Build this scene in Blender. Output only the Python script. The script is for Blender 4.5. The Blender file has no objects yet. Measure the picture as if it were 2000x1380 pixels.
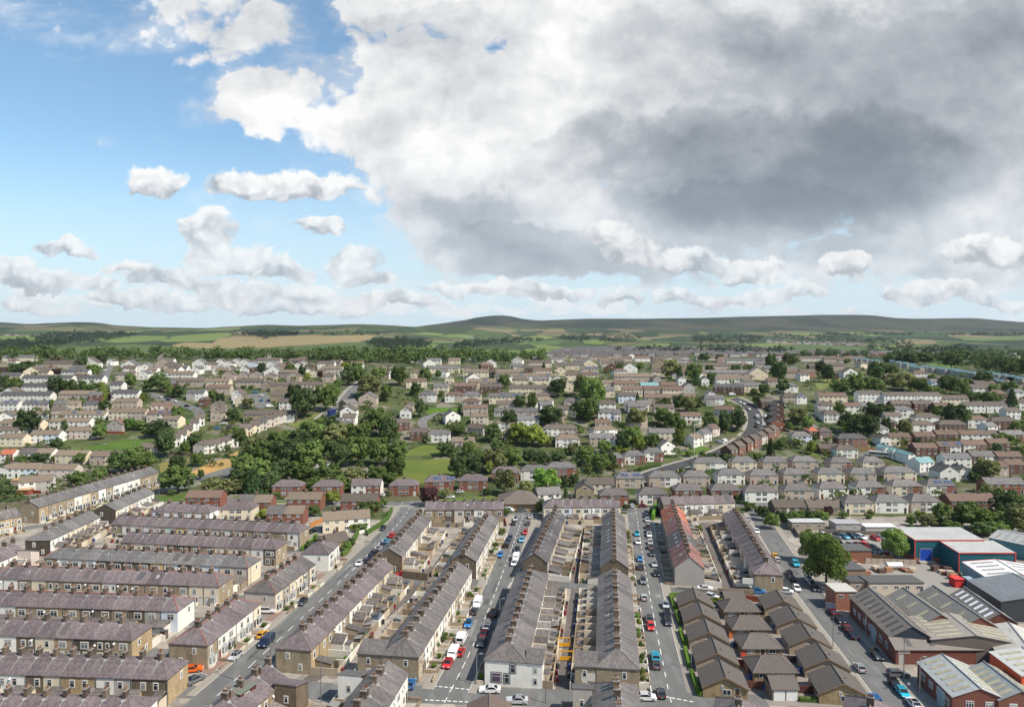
import bpy, bmesh, math, random
from math import sin, cos, pi, radians, atan2, sqrt, hypot, floor
from mathutils import Vector, Matrix
R = random.Random(7)
scn = bpy.context.scene
col = scn.collection
# ---------------------------------------------------------------- camera and ground geometry
F, CX, CY, CAMZ = 1333.0, 1000.0, 690.0, 75.0
PITCH = math.atan(35 / F)
SP, CP = sin(PITCH), cos(PITCH)

def lerp_table(t, x):
    if x <= t[0][0]: return t[0][1]
    for (a, va), (b, vb) in zip(t, t[1:]):
        if x <= b:
            k = (x - a) / (b - a); k = k * k * (3 - 2 * k) * .5 + k * .5
            return va + (vb - va) * k
    return t[-1][1]

def row(y, Y): return 75 - (y - 655) * Y / 1333.0
NEAR = [(-400, 0), (335, 0), (390, 3), (440, 9), (495, 20), (555, 31), (620, 37)]
LEFT = NEAR + [(740, 43), (850, 46), (950, row(697, 950)), (1300, row(704, 1300)), (1900, row(691, 1900)), (2800, row(668, 2800)), (4000, row(647, 4000))]
RIGHT = NEAR + [(740, 41), (850, 41), (950, row(705, 950)), (1400, row(697, 1400)), (2000, row(688, 2000)), (3000, row(677, 3000)), (4200, row(661, 4200)), (5500, row(642, 5500))]
SKY = [(-600, 636), (-300, 622), (0, 628), (60, 632), (100, 630), (150, 628), (190, 629), (230, 635), (300, 638), (400, 640), (450, 637), (520, 634), (580, 636), (650, 634), (700, 632), (780, 633),
       (800, 636), (850, 630), (900, 624), (940, 617), (965, 615), (990, 615), (1020, 622), (1050, 626), (1150, 622), (1250, 622), (1350, 621), (1450, 618), (1550, 616),
       (1600, 614), (1680, 614), (1715, 616), (1740, 620), (1780, 622), (1900, 621), (1960, 626), (2000, 629), (2150, 622), (2400, 630), (2700, 625)]

def hash2(i, j):
    n = (i * 374761393 + j * 668265263) & 0xffffffff
    n = ((n ^ (n >> 13)) * 1274126177) & 0xffffffff
    return ((n ^ (n >> 16)) & 0xffff) / 65535.0
def vnoise(x, y):
    i, j = floor(x), floor(y); a, b = x - i, y - j
    a = a * a * (3 - 2 * a); b = b * b * (3 - 2 * b)
    return (hash2(i, j) * (1 - a) + hash2(i + 1, j) * a) * (1 - b) + (hash2(i, j + 1) * (1 - a) + hash2(i + 1, j + 1) * a) * b
def sstep(a, b, x):
    k = min(1, max(0, (x - a) / (b - a))); return k * k * (3 - 2 * k)

def ground(X, Y):
    u = 1000 + 1333 * X / max(Y, 120.0)
    t = sstep(650, 1050, u)
    if Y < 335: return 0.0
    if Y < 700: return lerp_table(RIGHT, Y)
    s = lerp_table(SKY, u)
    L = LEFT + [(5200, row(s, 5200)), (6500, row(s + 5, 6500)), (10000, row(s + 24, 10000))]
    Rr = RIGHT + [(6800, row(s, 6800)), (8000, row(s + 6, 8000)), (10000, row(s + 24, 10000))]
    z = lerp_table(L, Y) * (1 - t) + lerp_table(Rr, Y) * t
    k = sstep(1500, 3000, Y) * (1 - .85 * sstep(4600, 5200, Y))
    z += k * ((vnoise(X / 420, Y / 600) - .5) * 34 + (vnoise(X / 160 + 9, Y / 220) - .5) * 9)
    return z

def ray(px, py):
    x = (px - CX) / F; y = -(py - CY) / F
    return x, CP + y * SP, -SP + y * CP

def at(px, py, h=0.0):
    """The place on the ground (or h above it) that stands at this spot of the photograph."""
    dx, dy, dz = ray(px, py)
    if dz >= -1e-4: dz = -1e-4
    t = 60.0; pt = t
    if py > 1000:
        t = (h - CAMZ) / dz
        return Vector((dx * t, dy * t, 0.0))
    while t < 9500:
        X, Y = dx * t, dy * t
        if CAMZ + dz * t <= ground(X, Y) + h: break
        pt = t; t *= 1.01; t += 1
    a, b = pt, t
    for _ in range(18):
        m = (a + b) / 2
        if CAMZ + dz * m <= ground(dx * m, dy * m) + h: b = m
        else: a = m
    X, Y = dx * b, dy * b
    return Vector((X, Y, ground(X, Y)))

cam = bpy.data.cameras.new('camera'); co = bpy.data.objects.new('camera', cam); col.objects.link(co)
cam.sensor_width = 36; cam.lens = 36 * F / 2000; cam.clip_start = .5; cam.clip_end = 40000
co.location = (0, 0, CAMZ); co.rotation_euler = (pi / 2 - PITCH, 0, 0)
scn.camera = co
scn.view_settings.view_transform = 'Standard'; scn.view_settings.look = 'None'
scn.view_settings.exposure = .42; scn.view_settings.gamma = 1
scn.cycles.max_bounces = 4; scn.cycles.diffuse_bounces = 2; scn.cycles.glossy_bounces = 2; scn.cycles.transmission_bounces = 2
scn.cycles.volume_bounces = 0; scn.cycles.use_denoising = True; scn.cycles.transparent_max_bounces = 6

# ---------------------------------------------------------------- sun and sky
SUN_AZ, SUN_EL = radians(118), radians(50)     # azimuth clockwise from the viewing direction
sun = bpy.data.lights.new('sun', 'SUN'); sun.energy = 5.0; sun.angle = radians(.55); sun.color = (1, .93, .81)
so = bpy.data.objects.new('sun', sun); col.objects.link(so)
sd = Vector((sin(SUN_AZ) * cos(SUN_EL), cos(SUN_AZ) * cos(SUN_EL), sin(SUN_EL)))
so.rotation_euler = sd.to_track_quat('Z', 'Y').to_euler()

class N:
    """A socket with arithmetic, for writing node graphs as formulas."""
    nt = None
    def __init__(s, sock): s.s = sock
    @staticmethod
    def m(op, *a, clamp=False):
        n = N.nt.nodes.new('ShaderNodeMath'); n.operation = op; n.use_clamp = clamp
        for i, v in enumerate(a):
            if isinstance(v, N): N.nt.links.new(v.s, n.inputs[i])
            else: n.inputs[i].default_value = v
        return N(n.outputs[0])
    def __add__(s, o): return N.m('ADD', s, o)
    __radd__ = __add__
    def __sub__(s, o): return N.m('SUBTRACT', s, o)
    def __rsub__(s, o): return N.m('SUBTRACT', o, s)
    def __mul__(s, o): return N.m('MULTIPLY', s, o)
    __rmul__ = __mul__
    def __truediv__(s, o): return N.m('DIVIDE', s, o)
def smooth(x, a, b):
    n = N.nt.nodes.new('ShaderNodeMapRange'); n.interpolation_type = 'SMOOTHSTEP'
    N.nt.links.new(x.s, n.inputs[0]); n.inputs[1].default_value = a; n.inputs[2].default_value = b
    return N(n.outputs[0])
def vec(x, y, z=0.0):
    n = N.nt.nodes.new('ShaderNodeCombineXYZ')
    for i, v in enumerate((x, y, z)):
        if isinstance(v, N): N.nt.links.new(v.s, n.inputs[i])
        else: n.inputs[i].default_value = v
    return N(n.outputs[0])
def noise(v, scale, detail=6, rough=.55, lac=2.1, dist=0.0, dim='3D'):
    n = N.nt.nodes.new('ShaderNodeTexNoise'); n.noise_dimensions = dim
    if v is not None: N.nt.links.new(v.s, n.inputs['Vector'])
    n.inputs['Scale'].default_value = scale; n.inputs['Detail'].default_value = detail
    n.inputs['Roughness'].default_value = rough; n.inputs['Lacunarity'].default_value = lac; n.inputs['Distortion'].default_value = dist
    return N(n.outputs[0])
def mixc(f, a, b, mode='MIX'):
    n = N.nt.nodes.new('ShaderNodeMix'); n.data_type = 'RGBA'; n.blend_type = mode
    for idx, v in ((0, f), (6, a), (7, b)):
        if isinstance(v, N): N.nt.links.new(v.s, n.inputs[idx])
        elif idx: n.inputs[idx].default_value = (*v, 1) if len(v) == 3 else v
        else: n.inputs[idx].default_value = v
    return N(n.outputs[2])

w = bpy.data.worlds.new('World'); scn.world = w; w.use_nodes = True
N.nt = nt = w.node_tree; nt.nodes.clear()
geo = nt.nodes.new('ShaderNodeTexCoord')
sep = nt.nodes.new('ShaderNodeSeparateXYZ'); nt.links.new(geo.outputs['Generated'], sep.inputs[0])
dx, dy, dz = N(sep.outputs[0]), N(sep.outputs[1]), N(sep.outputs[2])
yy = N.m('MAXIMUM', N.m('ABSOLUTE', dy), .32)
PX = dx / yy * 1.333 + 1.0             # sky chart: thousands of chart units across and down from the zenith side
PY = .655 - dz / yy * 1.333
_w1 = noise(vec(PX, PY * 1.3), 5.0, 5, .6, dim='2D') - .5; _w2 = noise(vec(PX + 7.7, PY * 1.3 + 3.3), 5.0, 5, .6, dim='2D') - .5
BX, BY = PX + _w1 * (.10 + (.655 - PY) * .18), PY + _w2 * (.05 + (.655 - PY) * .16)
def blob(cx, cy, rx, ry, wgt, hard=False):
    a = (BX - cx / 1000.) * (1000. / rx); b = (BY - cy / 1000.) * (1000. / ry)
    q = a * a + b * b
    return N.m('EXPONENT', (q * q if hard else q) * -1.0) * wgt
def blobs(l, hard=False):
    t = None
    for b in l: v = blob(*b, hard); t = v if t is None else N.m('MAXIMUM', t, v) if hard else t + v
    return t
# clouds: where they lie (cover), how thick and dark their undersides are (gloom), fractal edges
cover = blobs([(455, 55, 240, 110, .74), (560, 130, 90, 40, .6), (330, 60, 110, 70, .62), (20, 20, 170, 70, .5), (150, 60, 120, 50, .46), (60, 330, 160, 60, .22), (480, 420, 200, 40, .3), (150, 280, 120, 40, .3),
               (860, 190, 290, 150, 1.2), (560, 200, 150, 62, .85), (690, 120, 90, 70, .8), (900, 20, 260, 120, 1.0), (1000, 330, 300, 200, 1.3), (800, 330, 110, 130, .9), (1500, 150, 560, 320, 1.4), (1900, 250, 360, 340, 1.4),
               (1000, 490, 220, 66, 1.1), (1350, 400, 360, 110, 1.2), (1250, 500, 160, 60, .9), (1640, 500, 330, 52, .8),
               (195, 263, 80, 22, .46), (250, 522, 80, 18, .6), (130, 585, 300, 34, .52), (400, 575, 300, 46, .54), (120, 560, 160, 50, .55),
               (1000, 590, 500, 22, .54), (1820, 578, 130, 30, .7), (1940, 520, 160, 40, .8), (1600, 608, 500, 10, .5), (1000, 556, 330, 26, .60), (1400, 545, 200, 24, .58), (700, 595, 260, 26, .55), (60, 590, 200, 36, .58), (1100, 602, 800, 14, .53), (1750, 550, 260, 40, .52)], True)
cover = cover - blobs([(665, 185, 50, 46, .3), (630, 60, 50, 90, .3), (1165, 372, 16, 26, .5), (1640, 590, 120, 20, .2)])
gloom = blobs([(1640, 345, 360, 95, .74), (1480, 415, 260, 46, .66), (1880, 230, 240, 130, .34), (1010, 500, 190, 36, .50), (1120, 522, 250, 30, .42), (1280, 270, 200, 70, .26), (860, 420, 120, 50, .2),
               (1650, 60, 520, 110, .25), (880, 40, 130, 60, .16), (430, 60, 190, 60, .14), (1600, 492, 260, 30, .30), (960, 410, 130, 50, .24), (690, 552, 60, 16, .30), (430, 540, 100, 16, .25), (550, 390, 150, 16, .15), (625, 456, 60, 14, .30), (120, 508, 80, 14, .24), (250, 528, 90, 12, .30), (1900, 540, 200, 24, .28),
               (870, 548, 90, 18, .3), (130, 600, 300, 16, .25), (420, 600, 200, 14, .2), (760, 90, 100, 50, .15), (310, 395, 50, 14, .15)])
st = smooth(PY, .40, .60)                      # clouds grow smaller and flatter towards the horizon
wx = noise(vec(PX, PY * 1.2), 3.0, 3, .5, dim='2D') - .5
def cloud_noise(oy, fine):
    y = PY + oy
    q = vec(PX + wx * .12, y * 1.25 + wx * .10)
    a = noise(q, 4.6, 7 if fine else 2, .55, 2.1, dim='2D')
    vo = nt.nodes.new('ShaderNodeTexVoronoi'); vo.voronoi_dimensions = '2D'; vo.feature = 'SMOOTH_F1'
    nt.links.new(vec(PX + wx * .12 + a * .10, y * 1.2 + a * .10).s, vo.inputs['Vector'])
    vo.inputs['Scale'].default_value = 17; vo.inputs['Detail'].default_value = 2 if fine else 0; vo.inputs['Roughness'].default_value = .5
    a = a * .8 + (.5 - N(vo.outputs[0])) * .26 + .10
    b = noise(vec(PX * 1.5 + 3.1 + wx * .2, y * 2.6), 8, 6 if fine else 2, .54, dim='2D')
    n = nt.nodes.new('ShaderNodeMix'); nt.links.new(st.s, n.inputs[0]); nt.links.new(a.s, n.inputs[2]); nt.links.new(b.s, n.inputs[3])
    return N(n.outputs[0])
nf = cloud_noise(0.0, True); n0 = cloud_noise(0.0, False); n1 = cloud_noise(-.020, False)
body = cover + (nf - .5) * 1.5
dens = smooth(body, .42, .68)
wisp = smooth(body, .05, .60) * .42 * smooth(noise(vec(PX * .8 + PY * .5, PY * 2.2), 4.0, 7, .6, dim='2D'), .38, .62)
dens = N.m('MAXIMUM', dens, wisp, clamp=True)
big = noise(vec(PX * 1.1 + wx * .2 + 5, PY * 1.5), 2.6, 6, .5, dim='2D')
G1 = noise(vec(PX + 1.7, PY * 1.2 + .4), 8, 6, .58, dim='2D') - .5; G2 = noise(vec(PX + 5.1, PY * 1.2 + 3.9), 8, 6, .58, dim='2D') - .5
BX, BY = PX + G1 * .16, PY + G2 * .13
bank = None
for cx, cy, rx, ry, wt in ((1560, 330, 430, 130, .16), (1760, 170, 400, 150, .15), (1040, 500, 210, 62, .17), (1180, 300, 170, 70, .10), (1330, 120, 300, 110, .10), (1480, 410, 300, 60, .14), (860, 60, 150, 60, .10), (920, 420, 110, 50, .10)):
    v_ = smooth(blob(cx, cy, rx, ry, 1.0, True), .35, .72) * wt; bank = v_ if bank is None else bank + v_
ra = noise(vec(PX + wx * .1, PY * 1.3), 5.5, 5, .52, dim='2D'); rb = noise(vec(PX + wx * .1, (PY - .03) * 1.3), 5.5, 5, .52, dim='2D')
relief = (rb - ra) * .75 + (n1 - n0) * .95 * st + (n0 - nf) * .38
gn = noise(vec(PX + wx * .15, PY * 1.4), 3.4, 4, .48, dim='2D')
dark = gloom * (.26 + gn * .70) + bank * .85 + G2 * .30 + relief * .6 + (big - .46) * .75 + G1 * .22 + .01 + .12 * smooth(PX, 1.0, 1.5)
dark = N.m('MAXIMUM', dark, 0.0)
dark = dark / (dark * .30 + 1.0)
ramp = nt.nodes.new('ShaderNodeValToRGB'); cr = ramp.color_ramp
cr.elements[0].position = 0; cr.elements[0].color = (1.0, 1.0, .99, 1)
cr.elements[1].position = 1; cr.elements[1].color = (.12, .145, .18, 1)
for p, c in ((.15, (.79, .80, .815, 1)), (.35, (.50, .535, .575, 1)), (.65, (.25, .285, .33, 1))):
    e = cr.elements.new(p); e.color = c
nt.links.new(dark.s, ramp.inputs[0])
# heaped cumulus in front: crisp white crowns, flat grey bases
heaps = [(310, 362, 54, 40), (412, 462, 56, 54), (455, 515, 100, 36), (545, 530, 80, 28), (690, 512, 56, 42), (706, 548, 50, 20), (628, 443, 62, 22), (555, 368, 165, 40), (30, 540, 70, 40), (75, 560, 70, 30), (350, 556, 60, 30), (290, 548, 44, 26), (240, 590, 90, 20), (345, 596, 80, 18), (580, 585, 60, 34), (520, 575, 44, 24), (150, 548, 50, 22), (200, 562, 46, 20),
         (120, 492, 74, 20), (245, 526, 66, 16), (1195, 458, 46, 38), (1235, 500, 60, 34), (1340, 515, 90, 30), (70, 598, 70, 18), (425, 566, 60, 30), (625, 572, 50, 26), (470, 590, 60, 20), (1450, 525, 90, 24), (1650, 520, 60, 34), (1530, 575, 96, 20), (1820, 578, 110, 28), (1310, 582, 46, 22), (1215, 588, 40, 20), (930, 562, 120, 18), (770, 588, 120, 20),
         (1070, 574, 120, 16), (690, 604, 80, 16), (1930, 500, 130, 40), (560, 608, 90, 14), (1960, 590, 90, 18), (1420, 590, 120, 14), (1460, 545, 60, 18)]
W1 = noise(vec(PX, PY * 1.15), 9, 5, .55, dim='2D') - .5; W2 = noise(vec(PX + 4.4, PY * 1.15 + 2.2), 9, 5, .55, dim='2D') - .5
HX, HY = PX + W1 * .10, PY + W2 * .07
sw = ss = mx = None
for cx, cy, rx, ry in heaps:
    a_ = (HX - cx / 1000.) * (1000. / rx); b_ = (HY - cy / 1000.) * (1000. / ry)
    bb = N.m('MAXIMUM', b_, b_ * 1.5)                      # flatter below
    q = a_ * a_ + bb * bb; e_ = N.m('EXPONENT', q * q * -.8); sh = (b_ + a_ * -.15) * e_
    sw = e_ if sw is None else sw + e_; ss = sh if ss is None else ss + sh; mx = e_ if mx is None else N.m('MAXIMUM', mx, e_)
vh = nt.nodes.new('ShaderNodeTexVoronoi'); vh.voronoi_dimensions = '2D'; vh.feature = 'SMOOTH_F1'; vh.inputs['Scale'].default_value = 26; vh.inputs['Detail'].default_value = 1.5; nt.links.new(vec(HX, HY * 1.2).s, vh.inputs['Vector'])
puff = .42 - N(vh.outputs[0])
hd = smooth(mx + puff * .40 + W1 * .25, .34, .66)
hs = N.m('MINIMUM', N.m('MAXIMUM', (.12 + ss / (sw + .02) * .34) + (N(vh.outputs[0]) - .36) * .55 + W2 * .42, 0.0), .75)
ramp2 = nt.nodes.new('ShaderNodeValToRGB'); c2 = ramp2.color_ramp
c2.elements[0].position = 0; c2.elements[0].color = (1.02, 1.02, 1.0, 1); c2.elements[1].position = 1; c2.elements[1].color = (.12, .14, .17, 1)
for p, c in ((.22, (.82, .83, .845, 1)), (.5, (.42, .45, .49, 1))):
    e = c2.elements.new(p); e.color = c
nt.links.new(hs.s, ramp2.inputs[0])
skyt = nt.nodes.new('ShaderNodeTexSky'); skyt.sky_type = 'NISHITA'; skyt.sun_disc = False
skyt.sun_elevation = SUN_EL; skyt.sun_rotation = SUN_AZ; skyt.altitude = 200; skyt.air_density = 1.0; skyt.dust_density = .6; skyt.ozone_density = 1.4
SKYS = .13
low = smooth(PY, .25, .64)
clear = mixc(1.0, N(skyt.outputs[0]), (SKYS * 1.12, SKYS * 1.33, SKYS * 1.33), 'MULTIPLY')
clear = mixc(low * .85 + .05, clear, (.68, .82, .92))
ccol = mixc(low * .30, N(ramp.outputs[0]), (.66, .72, .78))
out = mixc(dens * (1.0 - .18 * low), clear, ccol)
out = mixc(hd * (1.0 - .22 * low), out, mixc(low * .22, N(ramp2.outputs[0]), (.66, .72, .78)))
bg = nt.nodes.new('ShaderNodeBackground'); nt.links.new(out.s, bg.inputs[0]); bg.inputs[1].default_value = .75
ow = nt.nodes.new('ShaderNodeOutputWorld'); nt.links.new(bg.outputs[0], ow.inputs[0])
w.cycles.sampling_method = 'MANUAL'; w.cycles.sample_map_resolution = 512
# ---------------------------------------------------------------- materials
def lin(h):
    """#rrggbb as seen in daylight -> linear colour"""
    c = [int(h[i:i + 2], 16) / 255 for i in (0, 2, 4)]
    return tuple(((v + .055) / 1.055) ** 2.4 if v > .04045 else v / 12.92 for v in c)
MATS = {}
def mat(name, color=None, rough=.85, fn=None, metal=0.0, spec=.3, vary=.18, scale=1.5, objrand=.0, detail=5):
    if name in MATS: return MATS[name]
    m = bpy.data.materials.new(name); m.use_nodes = True; MATS[name] = m
    N.nt = nt = m.node_tree; nt.nodes.clear()
    b = nt.nodes.new('ShaderNodeBsdfPrincipled'); o = nt.nodes.new('ShaderNodeOutputMaterial'); nt.links.new(b.outputs[0], o.inputs[0])
    b.inputs['Roughness'].default_value = rough; b.inputs['Metallic'].default_value = metal; b.inputs['Specular IOR Level'].default_value = spec
    g = nt.nodes.new('ShaderNodeNewGeometry'); pos = N(g.outputs['Position'])
    oi = nt.nodes.new('ShaderNodeObjectInfo')
    if fn: c = fn(pos, oi, b)
    else:
        base = N(oi.outputs['Color']) if color is None else None
        k = noise(pos, scale, detail, .6) * (vary * 4) + (1 - vary * 2)
        if objrand: k = k * (N(oi.outputs['Random']) * (2 * objrand) + (1 - objrand))
        kk = vec(k, k, k)
        c = mixc(1.0, base if base else color, kk, 'MULTIPLY')
    nt.links.new(c.s, b.inputs['Base Color'])
    return m
def mul(c, k): return mixc(1.0, c, vec(k, k, k), 'MULTIPLY')
def scaled(pos, x, y, z):
    n = N.nt.nodes.new('ShaderNodeVectorMath'); n.operation = 'MULTIPLY'; N.nt.links.new(pos.s, n.inputs[0]); n.inputs[1].default_value = (x, y, z)
    return N(n.outputs[0])
def objco():
    return N(N.nt.nodes.new('ShaderNodeTexCoord').outputs['Object'])

def f_stone(pos, oi, b):       # coursed, sooty sandstone
    c = N(oi.outputs['Color'])
    bk = N.nt.nodes.new('ShaderNodeTexBrick'); bk.inputs['Scale'].default_value = 1.0
    bk.inputs['Brick Width'].default_value = .45; bk.inputs['Row Height'].default_value = .19; bk.inputs['Mortar Size'].default_value = .012
    bk.inputs['Color1'].default_value = (.82, .82, .82, 1); bk.inputs['Color2'].default_value = (1.18, 1.14, 1.08, 1); bk.inputs['Mortar'].default_value = (.8, .8, .8, 1)
    p = objco(); s = N.nt.nodes.new('ShaderNodeSeparateXYZ'); N.nt.links.new(p.s, s.inputs[0])
    N.nt.links.new(vec(N(s.outputs[0]) + N(s.outputs[1]), N(s.outputs[2])).s, bk.inputs['Vector'])
    k = noise(scaled(pos, 1, 1, .45), .9, 6, .65) * .9 + .56
    soot = smooth(noise(scaled(pos, 1.2, 1.2, .35), .55, 4, .6), .52, .75) * -.35 + 1.0
    return mul(mixc(1.0, c, N(bk.outputs[0]), 'MULTIPLY'), k * soot)
def f_render(pos, oi, b):      # painted or pebble-dashed render with rain streaks
    c = N(oi.outputs['Color'])
    k = noise(scaled(pos, 1.6, 1.6, .25), 1.1, 6, .6) * .34 + .83
    k2 = noise(pos, .35, 3) * .2 + .9
    return mul(c, k * k2)
def f_brick(pos, oi, b):
    c = N(oi.outputs['Color'])
    k = noise(pos, 2.2, 7, .7) * .7 + .66
    return mul(c, k)
def f_slate(pos, oi, b):       # slates: courses, odd patches, lichen, soot and moss
    c = N(oi.outputs['Color'])
    big = noise(pos, .25, 4, .6) * .7 + .65
    p = objco()
    bk = N.nt.nodes.new('ShaderNodeTexBrick'); bk.inputs['Scale'].default_value = 1.0; bk.inputs['Brick Width'].default_value = .5; bk.inputs['Row Height'].default_value = .34; bk.inputs['Mortar Size'].default_value = .015; bk.inputs['Bias'].default_value = -.1
    bk.inputs['Color1'].default_value = (.74, .74, .75, 1); bk.inputs['Color2'].default_value = (1.24, 1.21, 1.20, 1); bk.inputs['Mortar'].default_value = (.62, .62, .62, 1)
    N.nt.links.new(p.s, bk.inputs['Vector'])
    st = noise(scaled(p, 2.4, .35, .35), 1.3, 6, .65) * .6 + .70
    rr = N(oi.outputs['Random']) * .30 + .85
    base = mul(mixc(1.0, c, N(bk.outputs[0]), 'MULTIPLY'), big * st * rr)
    li = smooth(noise(pos, 2.9, 6, .8), .58, .76) * .42
    base = mixc(li, base, (.31, .29, .26))
    moss = smooth(noise(pos, .55, 6, .7), .60, .74) * .5
    base = mixc(moss, base, (.085, .08, .06))
    w = smooth(noise(pos, .33, 5, .6), .55, .72) * .4
    return mixc(w, base, mixc(1.0, base, (1.16, .96, .97), 'MULTIPLY'))
def f_tile(pos, oi, b):        # interlocking concrete tiles
    c = N(oi.outputs['Color'])
    p = objco(); wv = N.nt.nodes.new('ShaderNodeTexWave'); wv.wave_type = 'BANDS'; wv.bands_direction = 'X'; wv.inputs['Scale'].default_value = .62; wv.inputs['Distortion'].default_value = .25
    N.nt.links.new(p.s, wv.inputs['Vector'])
    k = N(wv.outputs['Fac']) * .5 + .74
    k2 = noise(pos, .5, 6, .65) * .5 + .75
    return mul(c, k * k2 * (N(oi.outputs['Random']) * .16 + .92))
def f_foliage(pos, oi, b):
    c = N(oi.outputs['Color'])
    k = noise(pos, .45, 5, .65) * 1.9 + .75
    k = k * (N(oi.outputs['Random']) * .6 + .75)
    base = mul(c, k)
    t = smooth(noise(pos, .9, 3, .6), .55, .75) * .45
    return mixc(t, base, mixc(1.0, base, (1.45, 1.3, .7), 'MULTIPLY'))
def f_glass(pos, oi, b):       # panes: dark rooms, some with blinds or nets
    r = N(oi.outputs['Random'])
    k = smooth(r, .62, .66) * .35
    return mixc(k, (.025, .03, .036), (.55, .55, .53))
def f_asphalt(pos, oi, b):
    k = noise(pos, .12, 5, .6) * .5 + .75
    k2 = noise(pos, 3.0, 4, .7) * .3 + .85
    k3 = smooth(noise(scaled(pos, .5, .10, 1), .8, 5, .65), .45, .7) * .3 + .84
    return mul(mixc(1.0, N(oi.outputs['Color']), (1, 1, 1), 'MULTIPLY'), k * k2 * k3)
def f_yard(pos, oi, b):        # flags, concrete, setts
    a = noise(pos, .3, 6, .65); v = N.nt.nodes.new('ShaderNodeTexVoronoi'); v.inputs['Scale'].default_value = .30; N.nt.links.new(pos.s, v.inputs['Vector'])
    sp = N.nt.nodes.new('ShaderNodeSeparateColor'); N.nt.links.new(v.outputs['Color'], sp.inputs[0])
    c = mixc(N(sp.outputs[0]), (.20, .18, .155), (.36, .32, .27))
    c = mixc(smooth(N(sp.outputs[1]), .80, .9) * .8, c, (.07, .10, .035))
    return mul(c, a * .7 + .62)
def f_metal_roof(pos, oi, b):
    p = objco(); wv = N.nt.nodes.new('ShaderNodeTexWave'); wv.wave_type = 'BANDS'; wv.bands_direction = 'Y'; wv.inputs['Scale'].default_value = .9
    N.nt.links.new(p.s, wv.inputs['Vector'])
    k = N(wv.outputs['Fac']) * .2 + .88
    k2 = (noise(scaled(p, .5, 1.6, 1), .8, 6, .68) * .8 + .6) * (noise(pos, .16, 4, .6) * .5 + .75)
    return mul(N(oi.outputs['Color']), k * k2)
def f_plain(pos, oi, b): return N(oi.outputs['Color'])

def leafy(m):
    N.nt = nt = m.node_tree; b = next(n for n in nt.nodes if n.type == 'BSDF_PRINCIPLED'); o = next(n for n in nt.nodes if n.type == 'OUTPUT_MATERIAL')
    t = nt.nodes.new('ShaderNodeBsdfTranslucent'); x = nt.nodes.new('ShaderNodeMixShader'); x.inputs[0].default_value = .36
    c = b.inputs['Base Color'].links[0].from_socket; nt.links.new(mixc(1.0, N(c), (1.25, 1.3, .7), 'MULTIPLY').s, t.inputs[0])
    nt.links.new(b.outputs[0], x.inputs[1]); nt.links.new(t.outputs[0], x.inputs[2]); nt.links.new(x.outputs[0], o.inputs[0])
mat('stone', fn=f_stone, rough=.9); mat('render', fn=f_render, rough=.85); mat('brick', fn=f_brick, rough=.9)
mat('slate', fn=f_slate, rough=.62, spec=.35); mat('tile', fn=f_tile, rough=.85); mat('foliage', fn=f_foliage, rough=.7, spec=.12)
leafy(MATS['foliage']); mat('glass', fn=f_glass, rough=.08, spec=.6); mat('asphalt', fn=f_asphalt, rough=.9); mat('yard', fn=f_yard, rough=.95)
mat('metal_roof', fn=f_metal_roof, rough=.55, spec=.4)
mat('paint', fn=f_plain, rough=.25, spec=.5); mat('matt', rough=.85, vary=.10)
mat('white_frame', (.72, .72, .70), .5, vary=.04); mat('surround', (.55, .50, .42), .8, vary=.12, scale=.8)
mat('lead', (.24, .235, .23), .5, vary=.2); mat('ridge_tile', (.16, .13, .125), .8, vary=.25, scale=.7); mat('red_ridge', (.30, .11, .075), .8, vary=.2)
mat('pot', (.20, .105, .06), .8, vary=.25, scale=.9, objrand=.3); mat('soot_stone', (.115, .085, .062), .9, vary=.3, scale=.8, objrand=.35)
mat('bark', (.07, .055, .04), .95, vary=.3, scale=2); mat('tyre', (.015, .015, .016), .8, vary=.1); mat('rim', (.4, .41, .42), .35, metal=.7, vary=.05)
mat('car_glass', (.012, .015, .018), .05, spec=.7, vary=.02); mat('lamp_white', (.75, .76, .78), .15, vary=.02); mat('lamp_red', (.35, .01, .01), .2, vary=.02)
mat('marking', (.62, .61, .58), .8, vary=.15, scale=2); mat('kerb', (.36, .34, .31), .85, vary=.2, scale=.8); mat('pole', (.13, .135, .14), .5, vary=.1)
mat('timber_paint', rough=.85, vary=.22, scale=1.2); mat('solar', (.018, .028, .075), .15, spec=.6, vary=.1); mat('grid_white', (.45, .5, .6), .4, vary=.1)
mat('timber', (.20, .13, .08), .9, vary=.3, scale=2); mat('skylight', (.34, .31, .22), .6, vary=.25, scale=.6)

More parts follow.
